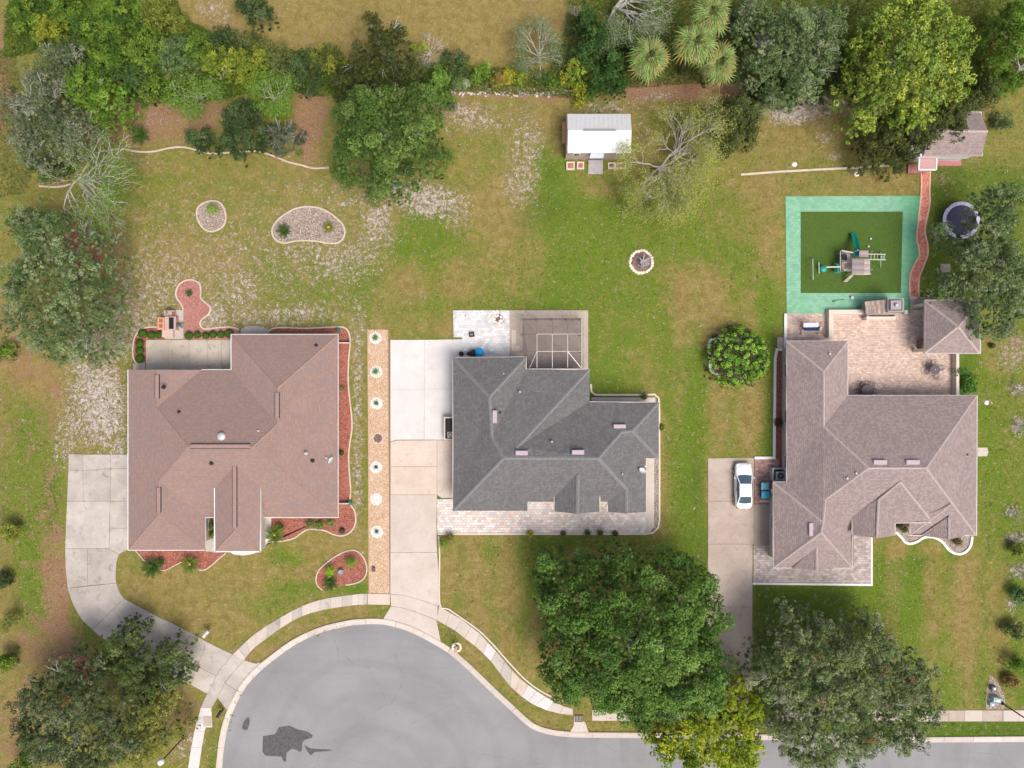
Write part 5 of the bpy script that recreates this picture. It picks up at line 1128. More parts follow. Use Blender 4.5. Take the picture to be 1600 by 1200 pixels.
mb = MB(); mb.obox((v.x+.2,v.y-.12,.5),(v.x+.75,v.y-.35,.5),.22,.03); mb.build('side_shelf', M['cream'], e)
pbox(799.5,516,806,539,0,.10).build('step', M['conc_pink'], label='pale upper step against the screened enclosure', cat='step'); pbox(799.5,539.5,812,548,0,.14).build('step', M['conc_tan'], label='tan lower step against the screened enclosure', cat='step')
# ---------------------------------------------------------------- stone fireplace and kitchen on the right-hand patio
v = P3(1382,482,0); kf = empty('outdoor_fireplace', v.x, v.y, 0, 'stone outdoor fireplace with shingled hood and square chimney on the patio', 'fireplace')
sc_ = simple('stacked_stone', (.40,.33,.29), .9, var=.45, scale=3.2, bumps=.6)
pbox(1353,471,1392,492,0,1.7,1.2).build('stone_body', sc_, kf)
mb = MB(); g = random.Random(4); q0 = [V3(1351,471.5,1.72),V3(1390,467.5,2.5),V3(1391,489,2.5),V3(1353,491,1.72)]
n_ = 22
for i in range(n_):
    for j in range(3):
        t0, t1, u0, u1 = i/n_, (i+.88)/n_, j/3, (j+.97)/3; f_ = lambda t_, u_: (q0[0].lerp(q0[1],t_)).lerp(q0[3].lerp(q0[2],t_),u_)
        k = g.choice([(.42,.32,.27),(.52,.42,.36),(.33,.27,.25),(.58,.50,.46),(.45,.30,.20)]); mb.cur = k; a, b, c_, d_ = f_(t0,u0), f_(t1,u0), f_(t1,u1), f_(t0,u1); up = Vector((0,0,.05))
        mb.add([a,b,c_,d_,a+up,b+up,c_+up,d_+up], [(7,6,5,4),(0,1,5,4),(1,2,6,5),(2,3,7,6),(3,0,4,7)])
mb.build('slate_tiles', M['stone'], kf, kind='stuff'); mb = MB(); mb.add([q_-Vector((0,0,.02)) for q_ in q0]+[Vector((q_.x,q_.y,1.65)) for q_ in q0], [(3,2,1,0),(4,5,6,7),(0,1,5,4),(1,2,6,5),(2,3,7,6),(3,0,4,7)]); mb.build('hood_core', sc_, kf)
pbox(1387,466,1412.5,487.5,0,2.75,2.75).build('chimney', simple('chimney_render', (.34,.31,.31), .9), kf)
pbox(1389.5,468,1410,485.5,2.76,2.88,2.85).build('chimney_cap', simple('dark_cap', (.16,.145,.15), .8), kf); pbox(1391.5,469.5,1407.5,483.5,2.885,3.0,2.95).build('chimney_slab', simple('mauve_slab', (.36,.32,.33), .8), kf)
v = V3(1400.5,476.5,3.1); mb = MB(); mb.lathe(v.x, v.y, [(.16,2.98),(.16,3.15),(.19,3.18),(.12,3.26),(.02,3.28)], 16); mb.build('flue_cap', M['lgrey'], kf, smooth=True)
pbox(1354,494.5,1400,499.5,0,.95).build('serving_counter', M['cream'], label='long cream counter in front of the stone fireplace', cat='counter')
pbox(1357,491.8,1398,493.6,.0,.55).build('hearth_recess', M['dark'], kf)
v = P3(1356.5,492.5,1.0); mb = MB(); mb.lathe(v.x, v.y, [(.13,.0),(.16,.7),(.14,1.0),(.05,1.02)], 12); mb.build('planter_pot', simple('blue_glaze', (.10,.14,.25), .3), label='dark blue pot at the left end of the stone fireplace', cat='pot')
# swing seat
v = P3(1268,513,0); sw = empty('swing_seat', v.x, v.y, 0, 'garden swing seat with navy cushion and pale canopy on the patio', 'swing seat')
br = simple('bronze_tube', (.12,.07,.06), .5)
def PX3(px, py, z): return P3(px, py, z)
mb = MB(); q = [PX3(1255.5,504.5,1.9),PX3(1279,504.5,1.9),PX3(1278.5,511,1.65),PX3(1255.5,511.5,1.65)]; mb.add(q+[p_-Vector((0,0,.05)) for p_ in q], [(3,2,1,0),(4,5,6,7),(0,1,5,4),(1,2,6,5),(2,3,7,6),(3,0,4,7)]); mb.build('canopy', M['fabric_pale'], sw)
pbox(1257,511.5,1280.5,516.5,.45,.60).build('seat', M['fabric_navy'], sw); mb = MB(); mb.obox(PX3(1257,511.5,.85), PX3(1280.5,511.5,.85), .12, .5); mb.build('backrest', M['fabric_navy'], sw)
mb = MB(); mb.tube([PX3(1254,506,1.8), PX3(1282,506,1.8)], .03, 6); mb.build('top_bar', br, sw)
for xs_, xo in ((1254,-1),(1282,1)):
    for yy, xx in ((503,2),(523,4)) if xo < 0 else ((503,0),(522,-5)): mb = MB(); mb.tube([PX3(xs_,506,1.8), PX3(xs_+xo*xx,yy,.06)], .028, 6); mb.build('leg', br, sw)
    mb = MB(); mb.tube([PX3(xs_+xo*1,504,.07), PX3(xs_+xo*5,513,.07), PX3(xs_+xo*1,522,.07)], .025, 6); mb.build('foot_rail', br, sw)
# patio tables with wrought iron chairs
ir = simple('wrought_iron', (.09,.08,.095), .45, .5, bumps=0)
def chair_proto():
    e = empty('patio_chair', 0, 0, 0, 'x', 'chair', 'iron chairs round the patio tables')
    mb = MB(); mb.tube([(.25*math.cos(a_), .25*math.sin(a_), .45) for a_ in np.linspace(0,2*math.pi,15)], .028, 5, False); [mb.obox((-.24*c_,q_,.45),(.24*c_,q_,.45),.02,.015) for q_, c_ in ((-.12,.8),(0,1),(.12,.8))]; mb.build('seat', ir, e)
    mb = MB(); mb.tube([(-.22+.44*k/8, -.20-.10*math.sin(math.pi*k/8), .48+.45*math.sin(math.pi*k/8)) for k in range(9)], .022, 5); mb.build('backrest', ir, e)
    for k in (-1, 1):
        mb = MB(); mb.tube([(k*.24,-.18,.62),(k*.33,0,.66),(k*.27,.2,.64),(k*.24,.22,.45)], .018, 5); mb.build('armrest', ir, e)
        for j in (-1, 1): mb = MB(); mb.tube([(k*.2,j*.18,.45),(k*.25,j*.23,.06)], .018, 5); mb.build('leg', ir, e)
    return e
cp0 = None
def table_set(px, py, r, labs, angs, tl, dist=.95):
    global cp0
    v = P3(px, py, .7); e = empty('patio_table', v.x, v.y, 0, tl, 'table')
    mb = MB(); mb.lathe(v.x, v.y, [(r-.02,.70),(r,.71),(r,.73),(r-.03,.74),(.03,.74)], 24); mb.build('table_top', ir, e)
    mb = MB(); mb.lathe(v.x, v.y, [(.05,.75),(.05,.80),(.02,.81)], 10); mb.build('centre_cap', M['lgrey'], e)
    for k in range(4): a = k*math.pi/2+.4; mb = MB(); mb.tube([(v.x+.1*math.cos(a),v.y+.1*math.sin(a),.7),(v.x+.3*math.cos(a),v.y+.3*math.sin(a),.35),(v.x+.4*math.cos(a),v.y+.4*math.sin(a),.06)], .022, 5); mb.build('leg', ir, e)
    for a, lb in zip(angs, labs):
        loc = Vector((v.x+dist*math.cos(R(a)), v.y+dist*math.sin(R(a)), 0)); rz = R(a)+math.pi/2
        if cp0 is None: cp0 = chair_proto(); cp0.location = loc; cp0.rotation_euler = (0,0,rz); cp0['label'] = lb
        else: copy_thing(cp0, loc, rz, 1, lb)
table_set(1461,577.5,.52,['iron chair on the upper side of the right patio table','iron chair at the right of the right patio table','iron chair below the right patio table','iron chair at the lower left of the right patio table','iron chair on the upper left of the right patio table'],[95,15,-70,-165,140],'round iron table in the open near the east patio wall',.75)
table_set(1355.5,610,.62,['iron chair on the upper left of the table by the mauve eave','iron chair on the upper right of the table by the mauve eave','iron chair at the left of the table by the mauve eave','iron chair at the right of the table by the mauve eave'],[125,55,190,-5],'dark iron table half tucked beside the mauve house eave',.78)
# ---------------------------------------------------------------- wooden play tower
v = P3(1335,418,0); pt = empty('play_tower', v.x, v.y, 0, 'wooden climbing tower with green slide on the play turf', 'play tower')
WD = [(.40,.33,.33),(.47,.39,.38),(.36,.30,.30),(.52,.44,.42)]
def plank(a, b, w=.12, h=.04, name='plank', c=None, parent=pt, mat=None):
    mb = MB(); mb.cur = c or WD[(int(abs(a[0])*37+abs(a[1])*53)) % 4]; mb.obox(a, b, w, h); return mb.build(name, mat or M['wood'], parent)
rz = 2.9
def pr(px, py, z): return V3(px, py, z)
for i in range(9):   # main gable roof, boards run up and down the slope
    y0 = 404 + i*2.75
    plank(pr(1331.5,y0+1.2,2.45), pr(1350,y0+1.2,3.05), .17, .03, 'roof_board'); plank(pr(1350.2,y0+1.6,3.05), pr(1359.5,y0+1.6,2.5), .17, .03, 'roof_board')
for i in range(4): y0 = 391.5 + i*2.7; plank(pr(1342.5,y0+1.2,2.2), pr(1357,y0+1.2,2.35), .16, .03, 'roof_board')
plank(pr(1331,428.6,2.4), pr(1350,429.2,3.0), .07, .12, 'bargeboard', (.62,.56,.5)); plank(pr(1350,429.2,3.0), pr(1360,428,2.45), .07, .12, 'bargeboard', (.6,.54,.5))
for x_, y_ in ((1316,394),(1316,424),(1332,394),(1332,425),(1354,396),(1354,424)): plank(pr(x_,y_,0.0)*1 if False else Vector((*P(x_,y_,1.2),.09)), Vector((*P(x_,y_,1.2),2.35 if x_ > 1320 else 1.7)), .1, .1, 'post')
for i in range(12): y0 = 394+i*2.6; plank(pr(1315,y0,1.35 if i > 4 else 1.0), pr(1332,y0,1.35 if i > 4 else 1.0), .15, .04, 'deck_board', (.50,.38,.34) if i > 6 else None)
plank(pr(1315,391.5,1.8), pr(1333,395,1.85), .12, .06, 'rail', (.62,.55,.53)); plank(pr(1313,392,1.7), pr(1313,424,1.7), .07, .07, 'rail'); plank(pr(1318,410,1.75), pr(1331,409.5,1.75), .07, .06, 'rail', (.6,.53,.5)); plank(pr(1318,421.8,1.75), pr(1331,421,1.75), .06, .06, 'rail', (.6,.53,.5))
for i in range(7): plank(pr(1322,397+i*1.9,1.5), pr(1328,397.6+i*1.9,1.5), .07, .04, 'slat', (.60,.52,.48))
mb = MB(); a = pr(1317,402,1.3); mb.bbox(a.x+.1, a.y-.05, 1.42, .45, .55, .1); mb.build('hatch', M['black'], pt)
for i in range(5): t_ = i/4; plank(pr(1328.5-9*t_,431+8.6*t_,1.1-.95*t_), pr(1333-8.5*t_,431+8.6*t_-.3,1.1-.95*t_), .13, .04, 'ladder_tread', (.66,.60,.52))
plank(pr(1329,430,1.15), pr(1317,440,.12), .04, .1, 'ladder_side'); plank(pr(1333,430,1.15), pr(1322,440,.12), .04, .1, 'ladder_side')
# slide: trough with raised rims
ax = [pr(1339,397,1.55), pr(1338,388,1.25), pr(1336,378,.75), pr(1334,370,.42), pr(1332,364,.3)]
vs = []; m_ = 7
for i, p_ in enumerate(ax):
    d = (ax[min(i+1,4)]-ax[max(i-1,0)]).normalized(); s_ = d.cross(Vector((0,0,1))).normalized(); W_ = .27+.035*math.sin(i)
    for k in range(m_): t_ = -1+2*k/(m_-1); vs.append(p_ + s_*W_*t_ + Vector((0,0,.20*abs(t_)**2.2)))
nv = len(vs); fs = [(i*m_+k, i*m_+k+1, (i+1)*m_+k+1, (i+1)*m_+k) for i in range(4) for k in range(m_-1)]
vs += [p_ - Vector((0,0,.05)) for p_ in vs]; fs += [tuple(q_+nv for q_ in f_[::-1]) for f_ in fs]; fs += [(i*m_, (i+1)*m_, (i+1)*m_+nv, i*m_+nv) for i in range(4)] + [((i+1)*m_+m_-1, i*m_+m_-1, i*m_+m_-1+nv, (i+1)*m_+m_-1+nv) for i in range(4)]
mb = MB(); mb.add(vs, fs); mb.build('slide', M['green_plastic'], pt, smooth=True)
mb = MB(); mb.bbox(pr(1338.5,398,1.5).x, pr(1338.5,398,1.5).y, 1.45, .6, .3, .08, .1, .02); mb.build('slide_entry', simple('teal_entry', (.02,.35,.42), .35, bumps=0), pt)
for y_ in (397,405.5): plank(pr(1357,y_,1.95), pr(1384,y_+.5,1.95), .06, .07, 'ladder_rail', (.64,.66,.58))
for i in range(5): plank(pr(1361+i*5.2,397,1.97), pr(1361+i*5.2,405.5,1.97), .035, .035, 'rung', (.6,.62,.55))
plank(pr(1375.5,397,1.95), Vector((*P(1375,394),.09)), .06, .06, 'leg', (.5,.45,.4)); plank(pr(1375.5,405,1.95), Vector((*P(1375.5,418),.09)), .06, .06, 'leg', (.62,.58,.52))
mb = MB(); a = pr(1379,402,.5); mb.bbox(a.x, a.y, .45, .4, .35, .05, .2, .01); mb.build('swing_seat_board', simple('sea_green', (.12,.25,.20), .6), pt)
plank(pr(1313,417,2.1), pr(1291,417.5,2.1), .11, .11, 'swing_beam', (.66,.60,.50)); plank(pr(1309,412.8,1.0), pr(1310,426,1.0), .16, .05, 'glider_board', (1,1,1), mat=M['teal_plastic'])
for y_ in (412.5,426): plank(pr(1304,y_,1.0), pr(1313,y_+.3,1.0), .06, .05, 'glider_handle', (1,1,1), mat=M['teal_plastic'])
mb = MB(); a = pr(1307.5,421,.7); mb.bbox(a.x, a.y, .55, .42, .62, .2, 0, .08); mb.build('glider_seat', M['teal_plastic'], pt)
mb = MB(); a = pr(1288,419.5,.9); mb.lathe(a.x, a.y, [(.30,.55),(.38,.62),(.36,.75),(.1,.80)], 14); mb.build('disc_swing', M['teal_plastic'], pt, smooth=True)
mb = MB(); mb.tube([a+Vector((0,0,.1)), pr(1291,417.5,2.1)], .015, 5); mb.build('rope', M['cream'], pt)
v = P3(1275,420,0); tb = empty('trapeze_frame', v.x, v.y, 0, 'thin pale pipe frame standing left of the play tower', 'swing frame')
for a, b, c_ in (((1270,404.5,1.0),(1270.5,436.5,1.0),(.55,.55,.50)),((1279.5,410,1.9),(1279.8,427,1.9),(.70,.62,.48))):
    plank(pr(*a), pr(*b), .06, .05, 'bar', c_, tb); plank(pr(*a), Vector((*P(a[0],a[1]),.09)), .04, .05, 'post', c_, tb); plank(pr(*b), Vector((*P(b[0],b[1]),.09)), .04, .05, 'post', c_, tb)
plank(pr(1279.8,427,1.9), Vector((*P(1274,432),.09)), .03, .03, 'brace', (.35,.35,.3), tb)
for x_, y_, lb in ((1359,373.5,'tiny white ball on the play turf right of the slide'),(1355.5,385.5,'tiny white ball close above the play tower roof')):
    w = P3(x_, y_); mb = MB(); mb.lathe(w.x, w.y, [(.03,.09),(.09,.13),(.11,.19),(.09,.26),(.03,.30)], 10); mb.build('ball', M['white'], smooth=True, label=lb, cat='ball')
mb = MB(); mb.obox(P3(1301,470.5,.09), P3(1319,467.5,.09), .06, .04); a = P3(1302,470.5,.09); mb.bbox(a.x, a.y, .06, .22, .16, .06); mb.build('rake', simple('dark_green_handle', (.02,.12,.10), .6), label='thin dark green pole lying on the mint court', cat='pole')
w = P3(1330,465.5); mb = MB(); mb.lathe(w.x, w.y, [(.14,.06),(.15,.3),(.17,.32),(.1,.36),(.02,.37)], 12); mb.build('bucket', M['fabric_pale'], label='small pale bucket on the mint court below the turf', cat='bucket')
# trampoline under the oak
v = P3(1502,344,.9); tr_ = empty('trampoline', v.x, v.y, 0, 'round trampoline with lilac pad under the oak, right side', 'trampoline')
n = 40; Rr = 1.88
def annulus(r0, r1, z0, z1, name, mat): 
    mb = MB(); vs = [(v.x+r_*math.cos(2*math.pi*i/n), v.y+r_*math.sin(2*math.pi*i/n), z_) for r_, z_ in ((r0,z0),(r0,z1),(r1,z1),(r1,z0)) for i in range(n)]
    mb.add(vs, [(k*n+i, ((k+1)%4)*n+i, ((k+1)%4)*n+(i+1)%n, k*n+(i+1)%n) for k in range(4) for i in range(n)]); mb.build(name, mat, tr_)
annulus(Rr-.32, Rr+.03, .86, .92, 'pad', M['lilac']); mb = MB(); mb.lathe(v.x, v.y, [(Rr-.27,.84),(Rr-.27,.86),(.02,.855)], n); mb.build('jumping_mat', simple('trampoline_mat', (.045,.048,.085), .8), tr_)
for k in range(6):
    a = k*math.pi/3+.3; mb = MB(); mb.tube([(v.x+1.8*math.cos(a),v.y+1.8*math.sin(a),0),(v.x+1.85*math.cos(a),v.y+1.85*math.sin(a),.85)], .03, 6); mb.build('leg', M['grey'], tr_)
    mb = MB(); mb.tube([(v.x+1.93*math.cos(a),v.y+1.93*math.sin(a),.6),(v.x+1.95*math.cos(a),v.y+1.95*math.sin(a),2.5)], .022, 6); mb.build('net_pole', M['fabric_navy'], tr_)
# ---------------------------------------------------------------- street furniture
lp = None
def lamp(px, py, label):
    x, y = P(px, py); e = empty('street_lamp', x, y, 0, label, 'street lamp', 'post-top street lamps')
    mb = MB(); mb.lathe(x, y, [(.2,0),(.2,.25),(.11,.4),(.075,.6),(.06,4.6),(.09,4.65)], 12); mb.build('pole', M['black'], e)
    mb = MB(); mb.lathe(x, y, [(.10,4.66),(.16,4.70),(.16,4.76)], 12); mb.build('collar', M['black'], e)
    mb = MB(); mb.lathe(x, y, [(.12,4.77),(.27,4.88),(.33,5.05),(.29,5.25),(.16,5.36),(.03,5.4)], 18); mb.build('globe', M['white'], e, smooth=True); return e
lamp(288,1151,'black street lamp with white globe by the pavement, lower left'); lamp(1563,1097,'black street lamp beside the utility boxes, lower right corner')
def mailbox(px, py, rz, label, mat, post=M['white'], s_=1.0):
    v = P3(px, py, 1.0); e = empty('mailbox', v.x, v.y, 0, label, 'mailbox'); c, n_ = math.cos(rz), math.sin(rz)
    mb = MB(); prof = [(-.13,1.0),(-.13,1.14)] + [(-.13*math.cos(t_), 1.14+.11*math.sin(t_)) for t_ in np.linspace(.4,2.74,5)] + [(.13,1.14),(.13,1.0)]
    vs = [(v.x + (l_*c - u_*n_)*s_, v.y + (l_*n_ + u_*c)*s_, z_) for l_ in (-.3,.3) for u_, z_ in prof]; m_ = len(prof)
    mb.add(vs, [(k, (k+1)%m_, m_+(k+1)%m_, m_+k) for k in range(m_)] + [tuple(range(m_-1,-1,-1)), tuple(range(m_,2*m_))]); mb.build('box', mat, e)
    mb = MB(); mb.bbox(v.x, v.y, 0, .12, .12, 1.0); mb.build('post', post, e); mb = MB(); mb.obox((v.x-.35*c,v.y-.35*n_,.95),(v.x+.3*c,v.y+.3*n_,.95),.08,.06); mb.build('arm', post, e)
    mb = MB(); mb.bbox(v.x+.16*n_, v.y-.16*c, 1.1, .05, .05, .2); mb.build('flag', simple('red_flag', (.5,.03,.02), .5) if 'red_flag' not in bpy.data.materials else bpy.data.materials['red_flag'], e); return e
mailbox(322,990,R(50),'pale mailbox on a white post at the edge of the old curving driveway', M['lgrey'], s_=1.4)
mailbox(343,1115,R(60),'black mailbox on a dark post in the verge by the circle', M['black'], M['black'], 1.2)
mailbox(712.5,1014,R(80),'brown mailbox standing in a ring of pale stones by the kerb', M['ply'], M['bark'])
pebble_ring(713.5,1011.5,6.2,'pale stone ring around the brown mailbox near the kerb',12,8,((.80,.72,.60),(.86,.80,.70)),.15,M['mulch_dark'])
sheet('concrete_patch', [(316,1111),(331,1111),(332,1136),(317,1136)], .058, M['conc_new'])
pbox(317.5,1119,330.5,1135,.0,.075).build('utility_cover', M['conc_brown'], label='square grey utility cover set in the white pavement edge', cat='cover')
e = P3(903,1120); sd_ = empty('storm_drain', e.x, e.y, 0, 'storm drain with dark grate and concrete apron at the kerb', 'drain')
mb = MB(); mb.prism(ccw(pix([(897,1117),(914,1128),(922,1150),(887,1149),(896,1133)])), -.02, .10); mb.build('apron', M['conc_pink'], sd_)
for i in range(6): a = P3(898+i*2.3,1118,.12); b = P3(898+i*2.3,1127,.12); mb = MB(); mb.obox(a, b, .07, .05); mb.build('grate_bar', M['conc_brown'], sd_)
pbox(897.5,1118,911,1128,.0,.105).build('pit', M['dark'], sd_)
def ubox(px, py, w, d, h, mat, label, rz=0):
    v = P3(px, py, h); e = empty('utility_box', v.x, v.y, 0, label, 'utility box'); mb = MB(); mb.bbox(v.x, v.y, 0, w, d, h, rz, .05); mb.build('cabinet', mat, e); mb = MB(); mb.bbox(v.x, v.y, h+.002, w*.5, d*.5, .04, rz, .01); mb.build('lid', M['lgrey'], e)
pb_ = simple('pale_blue_cabinet', (.36,.50,.54), .5, var=.15)
ubox(1559,1094.5,.85,.5,.7,pb_,'larger pale blue utility box beside the lamp post, lower right',-.2); ubox(1551,1101,.5,.4,.4,pb_,'small pale blue utility box next to the pavement, lower right',-.1); ubox(1554,1076.5,.5,.45,.5,simple('slate_cabinet', (.16,.17,.22), .5),'dark slate utility box in the dirt triangle, lower right')
pbox(581,887,585.5,893.5,.0,.35).build('irrigation_box', simple('brown_box', (.16,.09,.08), .7), label='small dark brown box on the orange gravel strip', cat='box')
w = P3(533,894,.4); e = empty('bird_bath', w.x, w.y, 0, 'small blue grey bird bath in the island bed', 'bird bath'); mb = MB(); mb.lathe(w.x, w.y, [(.14,.03),(.07,.1),(.06,.4),(.26,.48),(.27,.52),(.2,.49),(.03,.47)], 16); mb.build('bowl', simple('slate_bowl', (.22,.30,.38), .4), e); 
# white picket lengths on the east bed, trellis rail, rocks, feeders
straight_wall([(528,535.5),(546,535.5)], 'short white fence rail crossing the upper east bed', .07, .7, M['white'], 'garden_fence', 'fence'); straight_wall([(529,787.5),(545,787)], 'short white fence rail crossing the lower east bed', .07, .7, M['white'], 'garden_fence', 'fence')
for x_, y_, lb in ((527.5,515,'dark green hose box at the top corner of the east bed'),(546,786,'green hose reel at the end of the lower fence rail')):
    w = P3(x_, y_, .5); mb = MB(); mb.lathe(w.x, w.y, [(.1,0),(.22,.1),(.24,.4),(.18,.5),(.03,.52)], 8); mb.build('hose_reel', simple('hose_green', (.03,.16,.13), .6) if 'hose_green' not in bpy.data.materials else bpy.data.materials['hose_green'], label=lb, cat='hose reel')
def planter(x0, y0, x1, y1, label, fill):
    e = P3((x0+x1)/2,(y0+y1)/2); e = empty('raised_planter', e.x, e.y, 0, label, 'planter')
    for a, b in (((x0,y0),(x1,y0)),((x1,y0),(x1,y1)),((x1,y1),(x0,y1)),((x0,y1),(x0,y0))):
        A_, B_ = P3(*a,.28), P3(*b,.28); d = (B_-A_).normalized()*.07; mb = MB(); mb.obox(A_-Vector((0,0,.14))-d, B_-Vector((0,0,.14))+d*.97, .13, .28+.004*(a[0]==b[0])); mb.build('board', M['cream'], e)
    q0_, q1_ = P(x0,y1,.2), P(x1,y0,.2); MB().box(q0_[0]+.07,q0_[1]+.07,.0,q1_[0]-.07,q1_[1]-.07,.2).build('soil', fill, e)
planter(886,253.5,897,264,'left end planter box below the white shed',M['mulch_rose']); planter(902.5,253.5,911.5,263,'second planter box, just left of the shed ramp',M['mulch_rose'])
planter(951,254.5,960,262.5,'greenish planter box right of the shed ramp',M['mulch_dark']); planter(961.5,254.5,977,262.5,'long planter box furthest right below the shed',M['mulch_rose'])
pbox(1088,223,1098,249,0,.7).build('old_trailer', simple('grey_boards', (.30,.26,.25), .85, var=.2), label='narrow grey wooden cart under the pale leafless branches', cat='cart')
pbox(1080,250,1090,254,0,.15).build('garden_rock', M['mulch_pale'], label='small flat pale stone under the bare-branched tree', cat='stone')
g = random.Random(9)
mb = MB(); mb.cur=(.36,.36,.44); w = P3(620,288,.3); mb.bbox(w.x, w.y, 0, .8, .8, .5, .1, .04); mb.build('utility_cabinet', M['stone'], label='grey blue cabinet peeking out under the big round tree', cat='cabinet')
for x_, y_, r_, lb in ((1241,257,.3,'pale rounded rock above the straight edging strip'),(1338,272,.28,'white rock just below the straight edging strip'),(1541,629,.26,'white stone beside the mauve house east lawn'),(1339,272,.2,'small white stone touching the rock below the edging')):
    w = P3(x_, y_); mb = MB(); mb.cur = (.74,.72,.70); mb.rock(w.x, w.y, 0, r_, g, .5, 9); mb.build('rock', M['stone'], label=lb, cat='rock')
# rubble line along the thicket foot
mb = MB(); 
for i in range(150):
    x_ = g.uniform(705,900); y_ = 145 + g.gauss(0,3) + (x_-800)*-.01; w = P3(x_, y_); k = g.uniform(.3,.75); mb.cur = (k,k*.95,k*.92); mb.rock(w.x, w.y, 0, g.uniform(.04,.16), g, .5, 5)
mb.build('rubble', M['stone'], kind='stuff', label='line of small pale stones along the foot of the thicket', cat='stones')
pebble_ring(1002,409,17.5,'ring of pale stones around the grey palm stump on the lawn',26,3,((.76,.70,.58),(.82,.77,.66),(.66,.60,.50)),.17,M['mulch_dark'])
pebble_ring(1022,293,16,'half hidden pale stone ring under the bare-branched tree',20,4,((.70,.62,.56),(.78,.72,.66)),.16)
v = P3(1003,411); e = empty('tree_stump', v.x, v.y, 0, 'grey cut palm stump with splayed dead stalks in its stone ring', 'stump')
mb = MB(); mb.lathe(v.x, v.y, [(.5,0),(.38,.3),(.3,.7),(.2,.75)], 9); mb.build('trunk', simple('grey_stump', (.34,.31,.34), .9, var=.4, scale=4), e)
for k, a in enumerate((1.45,2.3,.55,.15,-.3,-.7,-1.5,-2.0,.9)):
    l_ = [1.15,.9,1.1,.8,.75,.6,.55,.5,.6][k]; w_ = [.16,.14,.2,.2,.24,.2,.3,.2,.12][k]; mb = MB(); mb.tube([(v.x+.1*math.cos(a),v.y+.1*math.sin(a),.65),(v.x+l_*.6*math.cos(a),v.y+l_*.6*math.sin(a),.75),(v.x+l_*math.cos(a),v.y+l_*math.sin(a),.5)], [w_*.5,w_*.45,w_*.2], 5); mb.build('stalk', bpy.data.materials['grey_stump'], e)
# ---------------------------------------------------------------- foliage machinery
NR = np.random.default_rng(2024)
def leaf_quads(C, Nn, size, rng, aspect=.55, droop=0.0):
    """diamond leaves: centres C, normals Nn"""
    n = len(C); r = rng.normal(size=(n,3)); T = np.cross(Nn, r); T /= np.linalg.norm(T, axis=1, keepdims=True)+1e-9
    B = np.cross(Nn, T); s = (size*rng.uniform(.7,1.3,size=(n,1)))
    a = T*s*.5; b = B*s*.5*aspect; V = np.stack([C+a*1.15-b*.35, C+a*.2+b*1.05+Nn*s*.08, C-a*1.05+b*.45, C-a*.25-b*1.1+Nn*s*.08], 1).reshape(-1,3); return V
def puffs_to_leaves(PC, PR, per, size, tints, rng, up=.45, flat=.75, aspect=.55, inner=.35, hollow=True, perr=None):
    """PC puff centres, PR radii; 'per' leaves per unit radius squared"""
    cnt = np.maximum(6, (per*(PR**2)).astype(int)); idx = np.repeat(np.arange(len(PC)), cnt); n = len(idx)
    d = rng.normal(size=(n,3)); d[:,2] = np.where(d[:,2] < 0, d[:,2]*.55, d[:,2]); d /= np.linalg.norm(d, axis=1, keepdims=True)
    rr = PR[idx]*(1-inner*rng.random(n)**1.6)*rng.uniform(.9,1.12,n)
    off = d*rr[:,None]; off[:,2] *= flat; C = PC[idx]+off
    Nn = d*.8 + np.array([0,0,up]) + rng.normal(size=(n,3))*.33; Nn /= np.linalg.norm(Nn, axis=1, keepdims=True)
    V = leaf_quads(C, Nn, size, rng, aspect); t = tints[idx]*rng.uniform(.78,1.22,size=(n,1)) * (1+rng.normal(size=(n,3))*.04)
    T = np.repeat(np.clip(t,0,1), 4, axis=0); return V, T
def crown_points(lobes, spacing, rng, base, jit=.35, rim=True):
    """lobes [(x,y,r,top)] -> puff centres over the domed union"""
    x0 = min(l[0]-l[2] for l in lobes); x1 = max(l[0]+l[2] for l in lobes); y0 = min(l[1]-l[2] for l in lobes); y1 = max(l[1]+l[2] for l in lobes)
    X, Y = np.meshgrid(np.arange(x0, x1+spacing, spacing), np.arange(y0, y1+spacing, spacing*.88)); X = X + (np.arange(X.shape[0])%2)[:,None]*spacing*.5
    X = X.ravel()+rng.normal(size=X.size)*spacing*jit; Y = Y.ravel()+rng.normal(size=Y.size)*spacing*jit
    Z = np.full(X.shape, -1e9)
    for lx, ly, lr, lt in lobes:
        d = np.hypot(X-lx, Y-ly)/lr; z = base + (lt-base)*np.sqrt(np.clip(1-d**2.2, 0, 1)); Z = np.where(d < 1, np.maximum(Z, z), Z)
    k = Z > -1e8; return np.stack([X[k],Y[k],Z[k]], 1)
def branch_mesh(mb, p, q, r0, r1, rng, seg=3, wob=.08, sides=4):
    p = Vector(p); q = Vector(q); L_ = (q-p).length; pts = [p]
    for i in range(1, seg): t_ = i/seg; pts.append(p.lerp(q,t_)+Vector((rng.normal(),rng.normal(),rng.normal()*.5))*L_*wob)
    pts.append(q); mb.tube(pts, [r0+(r1-r0)*i/seg for i in range(seg+1)], sides, False); return pts
def pal(*cs): return np.clip(np.array(cs)*1.35, 0, .6)
G_LAUREL = pal((.070,.126,.026),(.088,.150,.033),(.052,.096,.022),(.115,.182,.042))
G_BIG = pal((.078,.150,.027),(.100,.182,.036),(.052,.104,.022),(.145,.232,.052),(.084,.158,.032))
G_OAK = pal((.128,.182,.068),(.105,.156,.054),(.158,.212,.092),(.082,.132,.045),(.18,.222,.115))
G_GREY = pal((.140,.178,.088),(.112,.148,.068),(.17,.20,.12),(.088,.122,.052),(.19,.205,.14))
G_OLIVE = pal((.095,.115,.030),(.115,.135,.040),(.070,.092,.026),(.085,.110,.040))
G_DARK = pal((.045,.080,.025),(.060,.100,.032),(.035,.062,.020),(.080,.110,.045))
